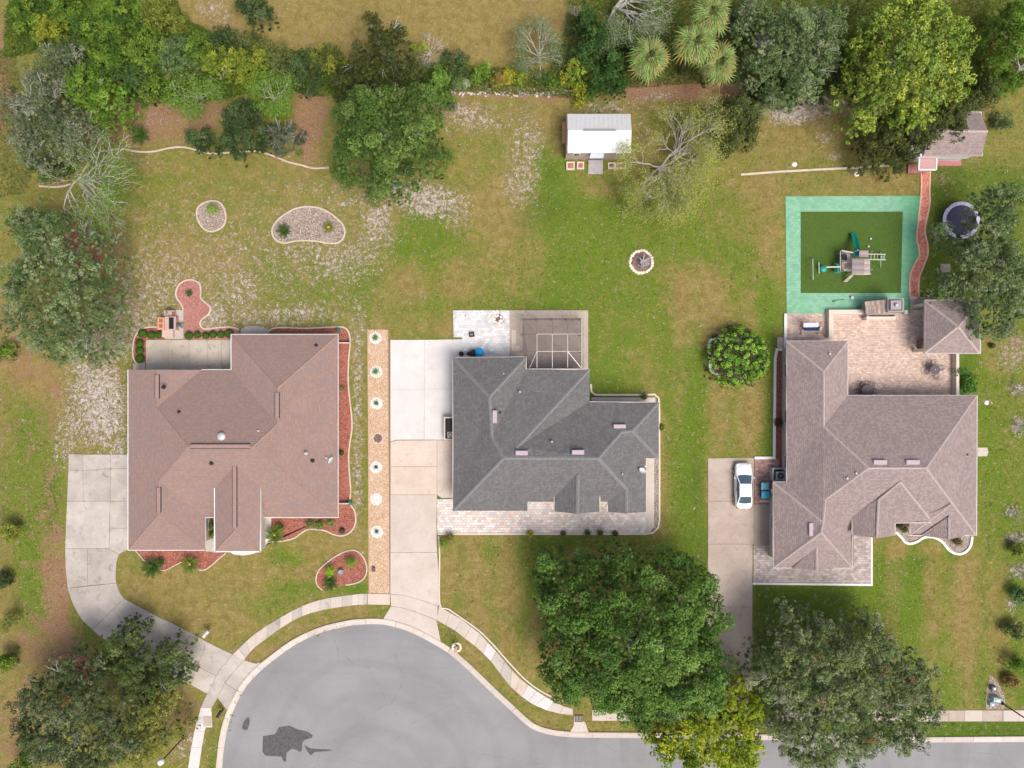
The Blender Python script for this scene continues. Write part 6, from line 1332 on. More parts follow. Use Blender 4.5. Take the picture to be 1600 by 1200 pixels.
G_LIME = pal((.175,.245,.032),(.215,.285,.042),(.125,.195,.028),(.25,.295,.05),(.15,.215,.045))
G_YEL = pal((.21,.28,.018),(.26,.31,.020),(.13,.20,.018),(.09,.15,.018),(.31,.33,.03))
G_BRIGHT = pal((.110,.210,.025),(.140,.255,.030),(.085,.165,.022),(.17,.27,.045))
G_THICK = pal((.100,.170,.024),(.075,.135,.020),(.115,.200,.028),(.050,.100,.018),(.145,.220,.03))
G_SPARSE = pal((.23,.27,.045),(.27,.29,.06),(.18,.23,.04),(.31,.31,.09))
BROWN = np.array((.36,.16,.06))
def tree(name, label, cat, lobes_px, top, base, trunk, palette, style, seed, group=None, trunk_r=.25, dens=1.0, size=None, bare=0, brown=0, barkmat=None, spread=.0, gaps=0.0, cz=None):
    """lobes_px: (px,py,rpx[,topscale]) as seen in the photograph at crown height"""
    rng = np.random.default_rng(seed); zc = (top*.75+base*.25) if cz is None else cz
    lob = []; inset_ = {'puff':.42,'maple':.32,'fine':.28,'bush':.22,'tip':.10}.get(style,.4)
    for l in lobes_px:
        ts = l[3] if len(l) > 3 else 1.0; x, y = P(l[0], l[1], zc); lob.append((x, y, max(.35, l[2]/S*(H-zc)/H-inset_), base+(top-base)*ts))
    tx, ty = P(trunk[0], trunk[1], base*.5)
    root = empty(name, tx, ty, 0, label, cat, group); org = Vector((tx, ty, 0))
    PC = []; PR = []; TT = []
    def ptint(n, amp=.22): t_ = palette[rng.integers(0, len(palette), n)]; return t_*rng.uniform(1-amp,1+amp,size=(n,1))
    # spacing of heads, head radius, sub-clump radius, clumps per head, leaf size, leaves per clump (per radius squared), head height scatter
    sp, hr, sub, nsub, sz, per, zs = {'puff': (1.62,.76,.29,17,.15,400,2.0), 'tip': (.56,.0,.25,1,.105,1000,.12), 'maple': (1.1,.60,.28,8,.17,300,1.3),
        'fine': (1.0,.55,.25,9,.125,470,1.3), 'bush': (.78,.40,.22,8,.125,520,.7)}.get(style, (1.0,.5,.3,3,.11,70,.5))
    if size: sz = size
    heads = crown_points(lob, sp, rng, base)
    if len(heads) < 3: heads = np.array([[l[0]+q_, l[1]+q_*.5, l[3]-.1] for l in lob for q_ in (-.15,.15)])
    if gaps: 
        gx_ = np.sin(heads[:,0]*.9+seed)*np.cos(heads[:,1]*.8+seed*1.7)+rng.normal(size=len(heads))*.45; heads = heads[gx_ > -1+gaps*1.6]
    hz = heads[:,2].copy()
    heads[:,2] -= rng.random(len(heads))**1.3*zs*min(1.0, (top-base)*.3)
    ht = ptint(len(heads), .27)
    cen = np.array([np.mean([l[0] for l in lob]), np.mean([l[1] for l in lob]), base])
    for hI in range(len(heads)):
        h = heads[hI]
        if style == 'tip': PC.append(h); PR.append(sub*rng.uniform(.75,1.2)); TT.append(ht[hI]*rng.uniform(.85,1.15)); continue
        ks = max(3, int(round(nsub*rng.uniform(.8,1.2)*dens))); r0 = hr*rng.uniform(.75,1.2); ph = rng.random()*6.28
        for k in range(ks):
            el = math.acos(1-.95*(k+.5)/ks); az = ph + k*2.39996; j = rng.normal(size=3)*(.08 if style in ('puff','bush') else .22)
            PC.append(h + np.array([math.sin(el)*math.cos(az), math.sin(el)*math.sin(az), math.cos(el)*1.05])*r0 + j); PR.append(sub*rng.uniform(.75,1.25)); TT.append(ht[hI]*rng.uniform(.88,1.12))
    PC = np.array(PC); PR = np.array(PR); TT = np.array(TT)
    V, T = puffs_to_leaves(PC, PR, per*dens, sz, TT, rng, up=.45, flat=.85, aspect=.75, inner=.3)
    # the leafage further inside the crown, in broader sprays
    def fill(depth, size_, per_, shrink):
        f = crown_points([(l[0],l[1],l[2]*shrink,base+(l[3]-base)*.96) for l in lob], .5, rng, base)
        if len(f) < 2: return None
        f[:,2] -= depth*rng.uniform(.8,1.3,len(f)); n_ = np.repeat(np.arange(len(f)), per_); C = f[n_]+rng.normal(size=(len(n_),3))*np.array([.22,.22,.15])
        Nn = rng.normal(size=(len(n_),3))*.45+np.array([0,0,1]); Nn /= np.linalg.norm(Nn,axis=1,keepdims=True); t_ = ptint(len(n_),.2)*.8  # inner leaves tinted darker: the crown's inner shade put into their colour
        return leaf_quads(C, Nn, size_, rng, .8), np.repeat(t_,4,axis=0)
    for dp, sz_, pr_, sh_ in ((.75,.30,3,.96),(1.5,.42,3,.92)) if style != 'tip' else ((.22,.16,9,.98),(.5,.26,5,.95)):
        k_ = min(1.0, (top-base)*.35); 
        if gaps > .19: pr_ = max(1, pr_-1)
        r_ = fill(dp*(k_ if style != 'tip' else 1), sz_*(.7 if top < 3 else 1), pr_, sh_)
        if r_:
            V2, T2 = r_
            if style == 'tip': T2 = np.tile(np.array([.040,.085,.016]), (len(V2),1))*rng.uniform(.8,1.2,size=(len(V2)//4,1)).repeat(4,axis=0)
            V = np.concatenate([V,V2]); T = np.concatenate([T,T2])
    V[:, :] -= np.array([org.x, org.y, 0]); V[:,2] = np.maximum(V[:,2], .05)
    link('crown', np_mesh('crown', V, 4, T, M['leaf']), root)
    if brown:
        bi = rng.choice(len(heads), min(brown, len(heads)), replace=False)
        for b_i in bi:
            pc = heads[b_i]+np.array([0,0,.5])+rng.normal(size=(4,3))*.22
            Vb, Tb = puffs_to_leaves(pc, np.full(4, .26), 300, .13, np.tile(BROWN*rng.uniform(.7,1.3),(4,1)), rng); Vb -= np.array([org.x,org.y,0]); link('dead_sprig', np_mesh('dead_sprig', Vb, 4, Tb, M['leaf']), root)['kind'] = 'stuff'
    # trunk, limbs
    bm_ = barkmat or M['bark']; cx_, cy_, cz_ = cen; fork = Vector((tx+(cx_-tx)*.3, ty+(cy_-ty)*.3, max(.4, base*.75)))
    mb = MB(); mb.tube([(tx,ty,-.1),(tx+.02,ty,.25),(tx+(fork.x-tx)*.6,ty+(fork.y-ty)*.6,fork.z*.6),fork], [trunk_r*1.45,trunk_r,trunk_r*.9,trunk_r*.8], 8); mb.build('trunk', bm_, root, smooth=True)
    mb = MB(); sel = rng.choice(len(heads), min(len(heads), 16 if top > 4 else 6), replace=False)
    for i in sel:
        h = heads[i]; h = h-np.array([0,0,.45*min(1,(top-base)*.3)]); mid = fork.lerp(Vector(h), .5)+Vector((rng.normal()*.3,rng.normal()*.3,-(h[2]-fork.z)*.08)); mb.tube([fork, mid, Vector(h)], [trunk_r*.32, trunk_r*.16, .02], 5, False)
    if bare:
        sel = rng.choice(len(heads), min(bare, len(heads)), replace=False)
        for i in sel:
            h = Vector(heads[i]); out = Vector((h.x-cx_, h.y-cy_, 0)); out = out.normalized() if out.length > .1 else Vector((1,0,0)); n0 = h + Vector((0,0,.35))
            for k in range(3): a = math.atan2(out.y,out.x)+rng.normal()*.6; L_ = rng.uniform(.5,1.2); e_ = n0+Vector((math.cos(a)*L_, math.sin(a)*L_, rng.uniform(-.1,.5))); mb.tube([n0-out*.3-Vector((0,0,.3)), n0.lerp(e_,.5)+Vector((0,0,.1)), e_], [.028,.02,.01], 3, False)
    mb.build('limbs', bm_ if not bare else M['pale_bark'], root, smooth=True, kind='stuff')
    return root
def bare_tree(name, label, cat, px, py, rpx, top, base, seed, leafpal=None, leafn=0, mat=None, gen=4, trunk_r=.18, leafsize=.11, spreadz=.55, tilt=(0,0), thick=1.0, heads=7, bias=None):
    """skeleton of visible branches, optionally with thin leafage at the tips"""
    rng = np.random.default_rng(seed); x, y = P(px, py, 0 if base > .3 else 0); root = empty(name, x, y, 0, label, cat)
    Rr = rpx/S*(H-top)/H; mb = MB(); tips = []
    base_p = Vector((x, y, 0)); fork = Vector((x+tilt[0]*.3, y+tilt[1]*.3, base)); tb = MB(); tb.tube([base_p-Vector((0,0,.1)), base_p.lerp(fork,.5)+Vector((.05,0,0)), fork], [trunk_r*1.3,trunk_r,trunk_r*.8], 7); tb.build('trunk', mat or M['pale_bark'], root, smooth=True)
    def grow(p, d, L_, r, g):
        e_ = p + d*L_; m_ = p.lerp(e_,.5)+Vector(rng.normal(size=3))*L_*.07; mb.tube([p, m_, e_], [r, r*.8, r*.55], 4 if g > 2 else 3, False)
        if g <= 1: tips.append(e_); tips.append(m_)
        if g == 0: return
        for k in range(2 + int(rng.random() < .6)):
            nd = (d + Vector(rng.normal(size=3))*.42); nd.z = nd.z*.75+.05; nd.normalize(); grow(e_ if k else m_.lerp(e_,.7), nd, L_*rng.uniform(.6,.85), r*.58, g-1)
    for k in range(heads):
        a = 2*math.pi*(k+rng.random()*.6)/heads
        if bias is not None: a = bias + rng.normal()*.9
        d = Vector((math.cos(a)+tilt[0]*.25, math.sin(a)+tilt[1]*.25, spreadz+rng.random()*.4)).normalized(); grow(fork, d, Rr*.36*rng.uniform(.8,1.15), trunk_r*.55*thick, gen)
    mb.build('branches', mat or M['pale_bark'], root)
    if leafn and tips:
        T_ = np.array([tuple(t_) for t_ in tips]); c = T_[rng.integers(0,len(T_),leafn)]+rng.normal(size=(leafn,3))*.38; Nn = rng.normal(size=(leafn,3))*.6+np.array([0,0,.8]); Nn /= np.linalg.norm(Nn,axis=1,keepdims=True)
        V = leaf_quads(c, Nn, leafsize, rng); t_ = leafpal[rng.integers(0,len(leafpal),leafn)]*rng.uniform(.75,1.25,size=(leafn,1)); V -= np.array([x,y,0]); V[:,2] = np.maximum(V[:,2],.05)
        link('crown', np_mesh('crown', V, 4, np.repeat(t_,4,axis=0), M['leaf']), root)
    return root
simple('dead_twigs', (.50,.46,.42), .9)
# ---------------------------------------------------------------- undergrowth (nobody could count it)
def undergrowth(polypx, n, z0, z1, palette, size, name='undergrowth', seed=0):
    rng = np.random.default_rng(seed); poly = [P(*q, .5) for q in polypx]; xs_ = [q[0] for q in poly]; ys_ = [q[1] for q in poly]
    X = rng.uniform(min(xs_),max(xs_),n*3); Y = rng.uniform(min(ys_),max(ys_),n*3); k = inside_np(poly, X, Y); X, Y = X[k][:n], Y[k][:n]; m_ = len(X)
    f = .5+.5*np.sin(X*1.1+np.sin(Y*.9)*1.5)*np.cos(Y*1.3+X*.4); Z = z0 + (z1-z0)*f*rng.random(m_)**.6
    Nn = rng.normal(size=(m_,3))*.5+np.array([0,0,.9]); Nn /= np.linalg.norm(Nn,axis=1,keepdims=True); V = leaf_quads(np.stack([X,Y,Z],1), Nn, size, rng)
    pi = ((np.sin(X*.7+seed)+np.cos(Y*.8-X*.3)+2)/4*len(palette)+rng.normal(size=m_)*.6).astype(int) % len(palette); t_ = palette[pi]*rng.uniform(.7,1.25,size=(m_,1))
    V[:,2] = np.maximum(V[:,2],.03); o = link(name, np_mesh(name, V, 4, np.repeat(t_,4,axis=0), M['leaf'])); return tag(o, kind='stuff')
undergrowth([(12,-10),(272,-10),(285,25),(330,50),(395,72),(440,80),(520,78),(560,100),(700,95),(712,140),(500,148),(400,140),(345,155),(290,160),(200,150),(150,120),(60,80),(0,90)], 52000, .1, 1.1, G_THICK*.75, .16, seed=1)  # palette darkened here and below, painting depth shade into the lower leaves
undergrowth([(700,98),(780,105),(860,108),(880,60),(890,-10),(1160,-10),(1610,-10),(1610,130),(1560,150),(1340,140),(1200,152),(1140,125),(960,140),(900,152),(712,142)], 46000, .1, 1.0, G_THICK*.7, .16, seed=2)
undergrowth([(-10,75),(20,75),(50,250),(40,300),(-10,310)], 3500, .05, .8, G_OLIVE, .14, seed=3)
# ---------------------------------------------------------------- the large trees
tree('round_laurel_tree','large round dark green tree behind the lawn, between thicket and sandy patch','tree',[(598,200,96),(600,245,58,.8),(560,165,52,.85),(640,162,52,.85),(542,225,46,.7),(655,228,44,.7)],10.5,3.0,(602,215),G_LAUREL,'puff',11,trunk_r=.4,barkmat=M['pale_bark'],bare=8)
tree('spreading_laurel_tree','huge round green tree on the front lawn beside the road','tree',[(996,1014,146),(912,962,80,.8),(1072,945,72,.8),(912,1062,74,.72),(1086,1076,80,.75),(1126,995,44,.6),(978,912,54,.7),(866,914,40,.5),(1016,1112,66,.66)],12.0,3.0,(992,1015),G_BIG,'puff',12,trunk_r=.55,barkmat=M['pale_bark'],bare=14)
tree('yellow_maple_tree','yellow-green tree with big leaves at the bottom edge, beside the huge round tree','tree',[(1110,1150,78),(1060,1165,48,.8),(1165,1120,48,.85),(1150,1180,55,.9),(1120,1100,40,.8)],7.5,2.0,(1110,1150),G_YEL,'maple',13,trunk_r=.22,gaps=.18)
tree('lime_maple_tree','tall lime green tree beside the cottage at the top right','tree',[(1430,85,85),(1385,120,55,.85),(1480,60,62,.9),(1450,150,45,.8),(1395,45,55,.85),(1500,110,48,.8),(1440,20,60,.9),(1370,170,25,.6)],11.0,3.0,(1430,110),G_LIME,'maple',14,trunk_r=.35,barkmat=M['pale_bark'])
tree('round_bright_shrub','round shrub with bright green tufts beside the mauve-roofed house','shrub',[(1160,558,51)],3.4,.3,(1161,558),pal((.17,.34,.035),(.21,.39,.045),(.13,.27,.026),(.24,.41,.06)),'tip',15,trunk_r=.12)
tree('grey_live_oak','broad grey-green oak at the left edge, west of the back patio','tree',[(60,370,58),(110,400,52,.9),(135,365,22,.6),(40,440,58,.95),(105,470,52,.9),(150,490,30,.7),(60,520,48,.8),(115,530,42,.75),(20,345,38,.8),(150,440,24,.6),(15,500,40,.8)],9.5,2.8,(92,425),G_OAK,'fine',16,trunk_r=.4,barkmat=M['pale_bark'],bare=14,gaps=.30)
tree('hoary_oak','dusty grey mossy oak at the upper left edge','tree',[(62,120,42,.9),(55,170,50),(95,200,46,.9),(35,215,44,.85),(75,80,28,.7),(110,225,26,.6),(15,160,34,.8)],8.5,2.4,(65,165),G_GREY,'fine',17,trunk_r=.35,barkmat=M['pale_bark'],bare=26,brown=4,gaps=.12)
tree('bright_camphor_tree','vivid green small tree right of the dusty grey oak','tree',[(122,132,40),(158,150,36,.9),(150,175,24,.8),(105,125,24,.8)],6.0,1.6,(138,150),G_BRIGHT*.9,'bush',18,trunk_r=.18,bare=4)
tree('right_live_oak','large grey-green oak at the right edge over the trampoline','tree',[(1570,350,40),(1538,395,38,.9),(1580,420,55),(1552,450,42,.85),(1590,480,45,.8),(1580,310,36,.85),(1570,498,30,.6),(1505,348,20,.35),(1512,428,22,.5),(1500,455,14,.4)],9.0,2.6,(1572,400),G_OAK*.95,'fine',19,trunk_r=.4,gaps=.10)
tree('mixed_live_oak','large mottled oak over the road verge with rusty tips, lower right','tree',[(1258,1012,52,.85),(1304,1036,62),(1376,1026,52,.85),(1230,1060,60,.9),(1320,1090,72),(1400,1090,66,.9),(1450,1075,42,.75),(1260,1140,60,.85),(1340,1160,66,.85),(1420,1150,50,.8),(1210,1034,28,.6),(1460,1120,34,.7),(1290,1190,50,.7)],10.0,2.6,(1325,1075),pal((.138,.180,.072),(.112,.156,.055),(.190,.230,.112),(.080,.120,.042),(.165,.220,.068),(.215,.235,.14)),'fine',20,trunk_r=.45,bare=30,brown=9,gaps=.14)
tree('feathery_oak','wispy grey-green tree at the top, left of the lime green one','tree',[(1240,50,62),(1200,90,36,.8),(1290,60,46,.9),(1250,110,42,.85),(1300,20,40,.8),(1190,20,40,.8),(1290,110,26,.7),(1225,130,24,.6)],9.0,2.6,(1245,75),G_OAK,'fine',21,trunk_r=.3,bare=10,gaps=.12)
tree('lower_left_oak','dark green oak reaching over the old driveway, lower left','tree',[(188,1005,30,.9),(205,1045,34),(255,1030,24,.8),(262,1060,28,.8),(225,1075,34,.85),(170,1040,22,.8)],5.8,1.6,(210,1050),pal((.085,.125,.038),(.110,.150,.050),(.065,.095,.03)),'bush',22,trunk_r=.25,bare=5)
tree('corner_live_oak','wide mottled oak filling the lower left corner','tree',[(100,1055,34,.8),(60,1100,48,.9),(115,1100,50),(40,1150,44,.85),(95,1155,52,.95),(160,1120,44,.85),(170,1175,45,.8),(120,1195,44,.8),(50,1190,30,.7),(140,1060,26,.7),(15,1110,25,.6)],9.0,2.4,(105,1120),pal((.100,.130,.052),(.085,.115,.042),(.135,.160,.085),(.060,.085,.032)),'fine',23,trunk_r=.4,bare=14,brown=3,gaps=.2)
tree('yellowing_oak','thin yellow-green tree beside the corner oak, near the street lamp','tree',[(225,1110,30),(240,1150,34,.95),(215,1175,32,.9),(250,1100,20,.7),(262,1150,20,.6)],6.0,1.5,(232,1140),pal((.175,.185,.035),(.140,.160,.035),(.205,.205,.05),(.12,.14,.04)),'fine',24,trunk_r=.18,gaps=.25)
tree('overhanging_oak','dark olive oak leaning over the cottage roof','tree',[(1485,180,34),(1455,200,30,.95),(1500,200,24,.9),(1520,165,22,.8),(1440,215,20,.7)],6.5,2.2,(1470,178),G_OLIVE*.8,'bush',25,trunk_r=.2)
tree('dim_green_tree','dark green tree left of the cottage, above the end of the edging strip','tree',[(1390,215,34),(1410,245,24,.8),(1375,235,26,.8),(1400,190,26,.9),(1415,205,22,.8)],5.5,1.4,(1392,215),G_OLIVE*.7,'bush',26,trunk_r=.18)
tree('pair_green_tree','dark green bushy tree with lighter tips right of the bare-branched tree','tree',[(1135,185,36),(1165,175,34,.95),(1140,210,26,.8),(1110,180,24,.8),(1180,200,22,.7),(1160,148,20,.6)],6.0,1.4,(1148,188),G_OLIVE*.85,'bush',27,trunk_r=.2)
tree('hedgerow_oak','tall dark olive tree standing up out of the hedgerow, top centre','tree',[(600,75,36),(590,45,22,.9),(578,25,15,.8),(620,55,20,.9),(560,90,24,.8),(635,95,24,.75),(555,65,14,.7)],8.5,2.0,(598,80),G_OLIVE*.62,'bush',28,trunk_r=.25,bare=5)
tree('dark_bed_tree','dark green fine-leaved tree in the back bed, middle','tree',[(372,185,32),(360,215,26,.85),(385,215,22,.85),(375,160,20,.8),(392,180,16,.7)],5.5,1.2,(372,195),G_DARK,'bush',29,trunk_r=.16)
tree('holly_bush','low dark round bush left of the dark bed tree','shrub',[(312,217,24),(325,228,16,.8),(300,212,14,.8)],2.6,.3,(312,217),G_DARK*1.05,'bush',30,trunk_r=.1)
tree('grey_bush','grey-green mounded bush in the back bed, right of the dark bed tree','shrub',[(437,213,26),(420,220,18,.8),(452,208,18,.85)],2.4,.2,(437,213),pal((.10,.125,.075),(.085,.105,.06),(.12,.14,.10)),'bush',31,trunk_r=.1,bare=8)
tree('corner_bed_bush','dark green spreading bush at the left end of the winding edging','shrub',[(62,262,20),(82,268,18,.9),(95,258,12,.7),(55,250,12,.8)],2.4,.2,(72,262),G_DARK*1.2,'bush',32,trunk_r=.1)
tree('lone_field_bush','dark bush in the tan field at the top edge','shrub',[(393,8,26),(380,0,18,.8),(410,14,14,.7)],3.4,.3,(393,6),G_DARK*1.1,'bush',33,trunk_r=.12)
tree('ivy_tree','small dark bush tucked against the right side of the round laurel tree','shrub',[(682,132,22),(690,115,18,.9),(697,148,14,.7)],3.4,.3,(682,132),pal((.10,.19,.03),(.06,.10,.04),(.15,.24,.04)),'bush',34,trunk_r=.12)
tree('lime_shrub','bright lime shrub in front of the palms','shrub',[(902,105,22),(890,118,14,.8),(912,125,20,.8),(930,118,16,.7),(905,140,14,.6)],3.6,.3,(903,112),pal((.16,.235,.03),(.20,.27,.035),(.13,.20,.03),(.26,.26,.03)),'bush',35,trunk_r=.12)
tree('deep_green_tree','deep green glossy tree behind the lime shrub','tree',[(935,60,30),(920,30,26,.9),(960,95,26,.85),(915,75,22,.85),(945,120,22,.7),(975,120,16,.6),(925,90,20,.7)],6.0,1.2,(938,70),pal((.040,.090,.020),(.055,.115,.028),(.030,.065,.015)),'bush',36,trunk_r=.18)  # deep green is the leaves' own colour
tree('belt_green_tree','dark green tree at the foot of the feathery oak','tree',[(1230,135,26),(1260,128,24,.9),(1300,125,26,.9),(1330,118,20,.7),(1195,140,20,.7)],4.5,.6,(1255,130),G_DARK*1.1,'bush',37,trunk_r=.15)
tree('corner_camphor','bright green tree in the top right corner','tree',[(1585,45,30),(1580,85,28,.9),(1595,15,26,.8),(1600,110,22,.7)],6.5,1.2,(1590,60),G_BRIGHT*.75,'bush',38,trunk_r=.2)
tree('amber_shrub','yellow-orange tinged shrub between the lime maple and the corner','shrub',[(1558,82,16),(1572,62,12,.8),(1562,95,12,.8)],3.6,.4,(1560,84),pal((.26,.24,.04),(.30,.22,.03),(.18,.2,.03)),'bush',39,trunk_r=.1)
tree('dim_corner_shrub','dim olive shrub below the lime maple, right of the cottage','shrub',[(1545,130,20),(1530,150,16,.8),(1555,150,14,.7)],3.0,.3,(1543,135),G_OLIVE*.9,'bush',40,trunk_r=.1)
bare_tree('sparse_ash_tree','thin green tree with many pale bare branches by the grey oak','tree',142,290,122,8.0,2.2,41,G_BRIGHT*1.0,7500,heads=9,bias=-.95,leafsize=.13,thick=1.35)
bare_tree('bare_branched_tree','sprawling yellow-green tree with silvery bare branches right of the white shed','tree',1028,268,100,6.5,1.6,42,G_SPARSE,21000,heads=14,gen=5,bias=-.75,leafsize=.125,thick=.72,trunk_r=.2,mat=bpy.data.materials['dead_twigs'])
bare_tree('leaning_branch_tree','dry leafless branches arching above the grey cart','tree',1050,250,62,5.0,1.5,43,G_SPARSE,2600,heads=6,bias=.95,thick=.8)
bare_tree('ivy_clad_tree','bright green clump with pale bare branches, left one in the back bed','tree',318,158,44,4.5,1.2,44,G_BRIGHT,5200,heads=8,leafsize=.14)
bare_tree('ivy_clad_tree','bright green clump with pale bare branches, right one beside the round laurel','tree',436,162,42,4.5,1.2,45,G_BRIGHT,6500,heads=8,leafsize=.14)
bare_tree('dead_shrub','tangle of dead whitish twigs behind the round laurel tree','shrub',672,88,34,2.6,.4,46,heads=12,gen=4,thick=.7,trunk_r=.1,mat=bpy.data.materials['dead_twigs'])
bare_tree('dead_shrub','slim white dead sapling at the edge of the tan field','shrub',903,42,30,3.4,.6,47,heads=5,gen=4,thick=.8,trunk_r=.08,mat=bpy.data.materials['dead_twigs'],bias=1.6)
bare_tree('dead_branch','pale forked dead branch sticking out of the left thicket','branch',362,124,26,3.0,1.0,48,heads=4,gen=3,thick=.7,trunk_r=.07,mat=bpy.data.materials['dead_twigs'],bias=2.9)
bare_tree('willowy_tree','wispy half-bare tree spilling over the tan field, left of the lime shrub','tree',842,95,52,4.5,1.0,49,G_OAK*1.1,5200,heads=9,leafsize=.12,thick=.8)
bare_tree('grey_limbed_tree','tree with long pale limbs and thin leaves left of the palms','tree',955,30,95,7.5,2.2,50,G_OAK*1.05,11000,heads=10,leafsize=.12,bias=-.3,thick=1.2)
bare_tree('mossy_snag','dead grey forked trunk at the top, right of the palms','tree',1190,55,26,4.5,1.6,51,heads=3,gen=2,thick=1.8,trunk_r=.2,bias=1.8)
bare_tree('bleached_branch_tree','bleached bare branches at the right edge above the cottage lawn','tree',1580,118,40,4.0,1.2,52,G_OAK,1500,heads=5,bias=.3,thick=1.0)
v = P3(1192,68); mb = MB(); g = random.Random(7); mb.cur = (.36,.33,.35); mb.rock(v.x, v.y, 0, 1.1, g, .5, 12); mb.build('boulder', M['stone'], label='round grey boulder mound under the forked dead trunk', cat='boulder')
# thicket shrubs one can tell apart
TS = [((40,20,26),'yellow-green','leftmost shrub of the top left thicket',G_THICK*1.1,3.2),((75,42,24),'lime-yellow','bright shrub with yellow tips near the top left corner',pal((.22,.25,.03),(.15,.2,.03)),3.0),((95,10,30),'mid green','shrub at the top edge right of the corner one',G_THICK*.9,3.6),
      ((140,40,32),'fresh green','broad shrub in the middle of the left thicket top',G_THICK,4.0),((190,25,34),'green','wide shrub at the top edge beside the sandy clearing',G_THICK*.95,4.0),((240,20,28),'olive-lime','shrub bordering the tan clearing on the left',pal((.17,.20,.035),(.13,.16,.03)),3.4),
      ((120,85,30),'dark green','shrub above the vivid small tree',G_DARK*1.3,3.0),((170,80,34),'mid green','rounded shrub in the heart of the thicket',G_THICK,3.8),((225,75,36),'grassy green','big shrub in the thicket below the clearing edge',G_THICK*1.05,3.6),((275,85,30),'blue-green','thicket shrub under the clearing corner',pal((.10,.16,.06),(.13,.19,.07)),3.2),
      ((200,125,28),'deep green','thicket shrub over the bare earth edge, left',G_DARK*1.25,2.6),((245,130,26),'green','thicket shrub along the bare earth edge, centre',G_THICK*.85,2.6),((290,125,24),'dark olive','thicket shrub along the bare earth edge, right',G_OLIVE,2.6),((310,75,26),'leafy green','thicket shrub left of the yellow sprays',G_THICK,3.0),
      ((345,95,24),'yellow-lime','sprays of yellow-lime leaves, left pair in the thicket',pal((.21,.26,.035),(.16,.22,.03)),3.0),((380,98,24),'yellow-lime','sprays of yellow-lime leaves, right pair in the thicket',pal((.22,.26,.035),(.15,.21,.03)),3.2),((345,62,22),'dark green','dark shrub at the right end of the clearing edge',G_DARK,2.8),((395,70,22),'olive','olive shrub above the yellow-lime sprays',G_OLIVE,2.6),
      ((440,95,26),'golden olive','hedgerow shrub left of the tall olive tree',G_OLIVE*1.1,2.8),((475,105,28),'dark green','hedgerow shrub above the red mulch',G_DARK*1.1,2.8),((510,90,24),'yellow-topped','hedgerow shrub with yellow top near the tall olive tree',pal((.17,.19,.03),(.10,.13,.03)),2.6),((540,125,22),'dim olive','hedgerow shrub squeezed beside the round laurel tree',G_OLIVE*.8,3.0),
      ((648,80,16),'lime','small lime shrub left of the dead whitish twigs',pal((.18,.22,.03),(.14,.19,.03)),2.4),((712,95,18),'dark blue-green','dark palmetto-like shrub right of the dead twigs',G_DARK*1.1,2.0),((735,118,14),'green','low shrub in the right hedgerow, first of the row',G_THICK*.8,1.6),((758,112,15),'vivid green','vivid shrub in the low hedgerow over the rubble line',G_BRIGHT,2.0),
      ((778,122,13),'rusty','rust-tinged low shrub in the hedgerow over the rubble',pal((.22,.14,.05),(.16,.17,.04)),1.4),((792,117,12),'yellow','yellow low shrub in the hedgerow left of the wispy tree',pal((.32,.30,.03),(.26,.27,.03)),1.5),((815,122,14),'bright lime','bright lime low shrub under the wispy tree',pal((.2,.26,.03),(.14,.2,.03)),1.7),((860,128,16),'mid green','low shrub at the right foot of the wispy tree',G_THICK,1.8),
      ((720,133,10),'pale green','small pale shrub on the rubble line, left end',G_OAK*1.2,1.2),((1320,90,26),'fresh green','shrub left of the lime maple trunk',G_THICK*.9,3.0),((1000,60,26),'dark green','dark shrub behind the left palm',G_DARK,2.6),((1165,20,26),'grey-green','grey-green shrub right of the top palm',G_OAK*.9,3.0),((1350,145,18),'green','shrub at the bottom of the lime maple, left',G_THICK*.75,2.2),
      ((8,830,18),'yellow-green','yellow-green shrub at the left edge, level with the driveway top',pal((.17,.2,.035),(.13,.17,.03)),2.2),((6,903,13),'blackish','small blackish bush at the left edge',G_DARK*.9,1.2),((10,975,17),'yellow-green','yellow-green shrub at the left edge, lower middle',pal((.18,.2,.04),(.14,.17,.04)),2.4),((8,1035,16),'green','green shrub at the left edge above the corner oak',G_THICK,2.2),
      ((8,550,16),'green','green shrub at the left edge below the grey oak',G_THICK,1.6),((35,1195,24),'vivid green','vivid shrub in the very lower left corner',G_BRIGHT*.8,2.4),
      ((1593,930,11),'dark green','dark shrub at the right edge, beside the pale tree rings',G_DARK*1.8,1.3),((1588,990,13),'olive','olive shrub at the right edge',G_OLIVE*1.4,1.4),((1594,1045,17),'mixed green','shrub at the right edge above the lamp post',G_THICK*.9,2.0),((1595,860,10),'lime','small lime shrub on the right edge lawn',pal((.2,.25,.04),(.15,.2,.04)),1.2),
      ((1583,1105-40,8),'rusty','little rusty shrub near the lower right dirt triangle',pal((.25,.15,.06),(.16,.16,.04)),.9),((1570,190,14),'grey-green','dim shrub on the lawn edge right of the cottage',G_OAK*.8,1.6),((1512,588,13),'lush green','lush vine mound beside the east patio wall',pal((.05,.13,.02),(.07,.16,.03)),.9),((1510,608,12),'lush green, lower','lower lush vine mound touching the mauve house eave',pal((.045,.12,.02),(.065,.15,.03)),.8)]
for i, ((x, y, r_), colr, lb, pl_, tp) in enumerate(TS):
    g = random.Random(i); k_ = 1.22 if (y < 135 and x < 640 and r_ > 18) else 1.0; r_ *= k_; lobs = [(x,y,r_)] + [(x+g.uniform(-.75,.75)*r_, y+g.uniform(-.6,.6)*r_, r_*g.uniform(.45,.7), g.uniform(.6,.95)) for _ in range(4)]
    tree('thicket_shrub' if y < 160 else 'shrub', (colr + ' ' + lb) if colr.split(',')[0].split('-')[0] not in lb else lb, 'shrub', lobs, tp, .15, (x, y), pl_, 'bush', 100+i, trunk_r=.06)
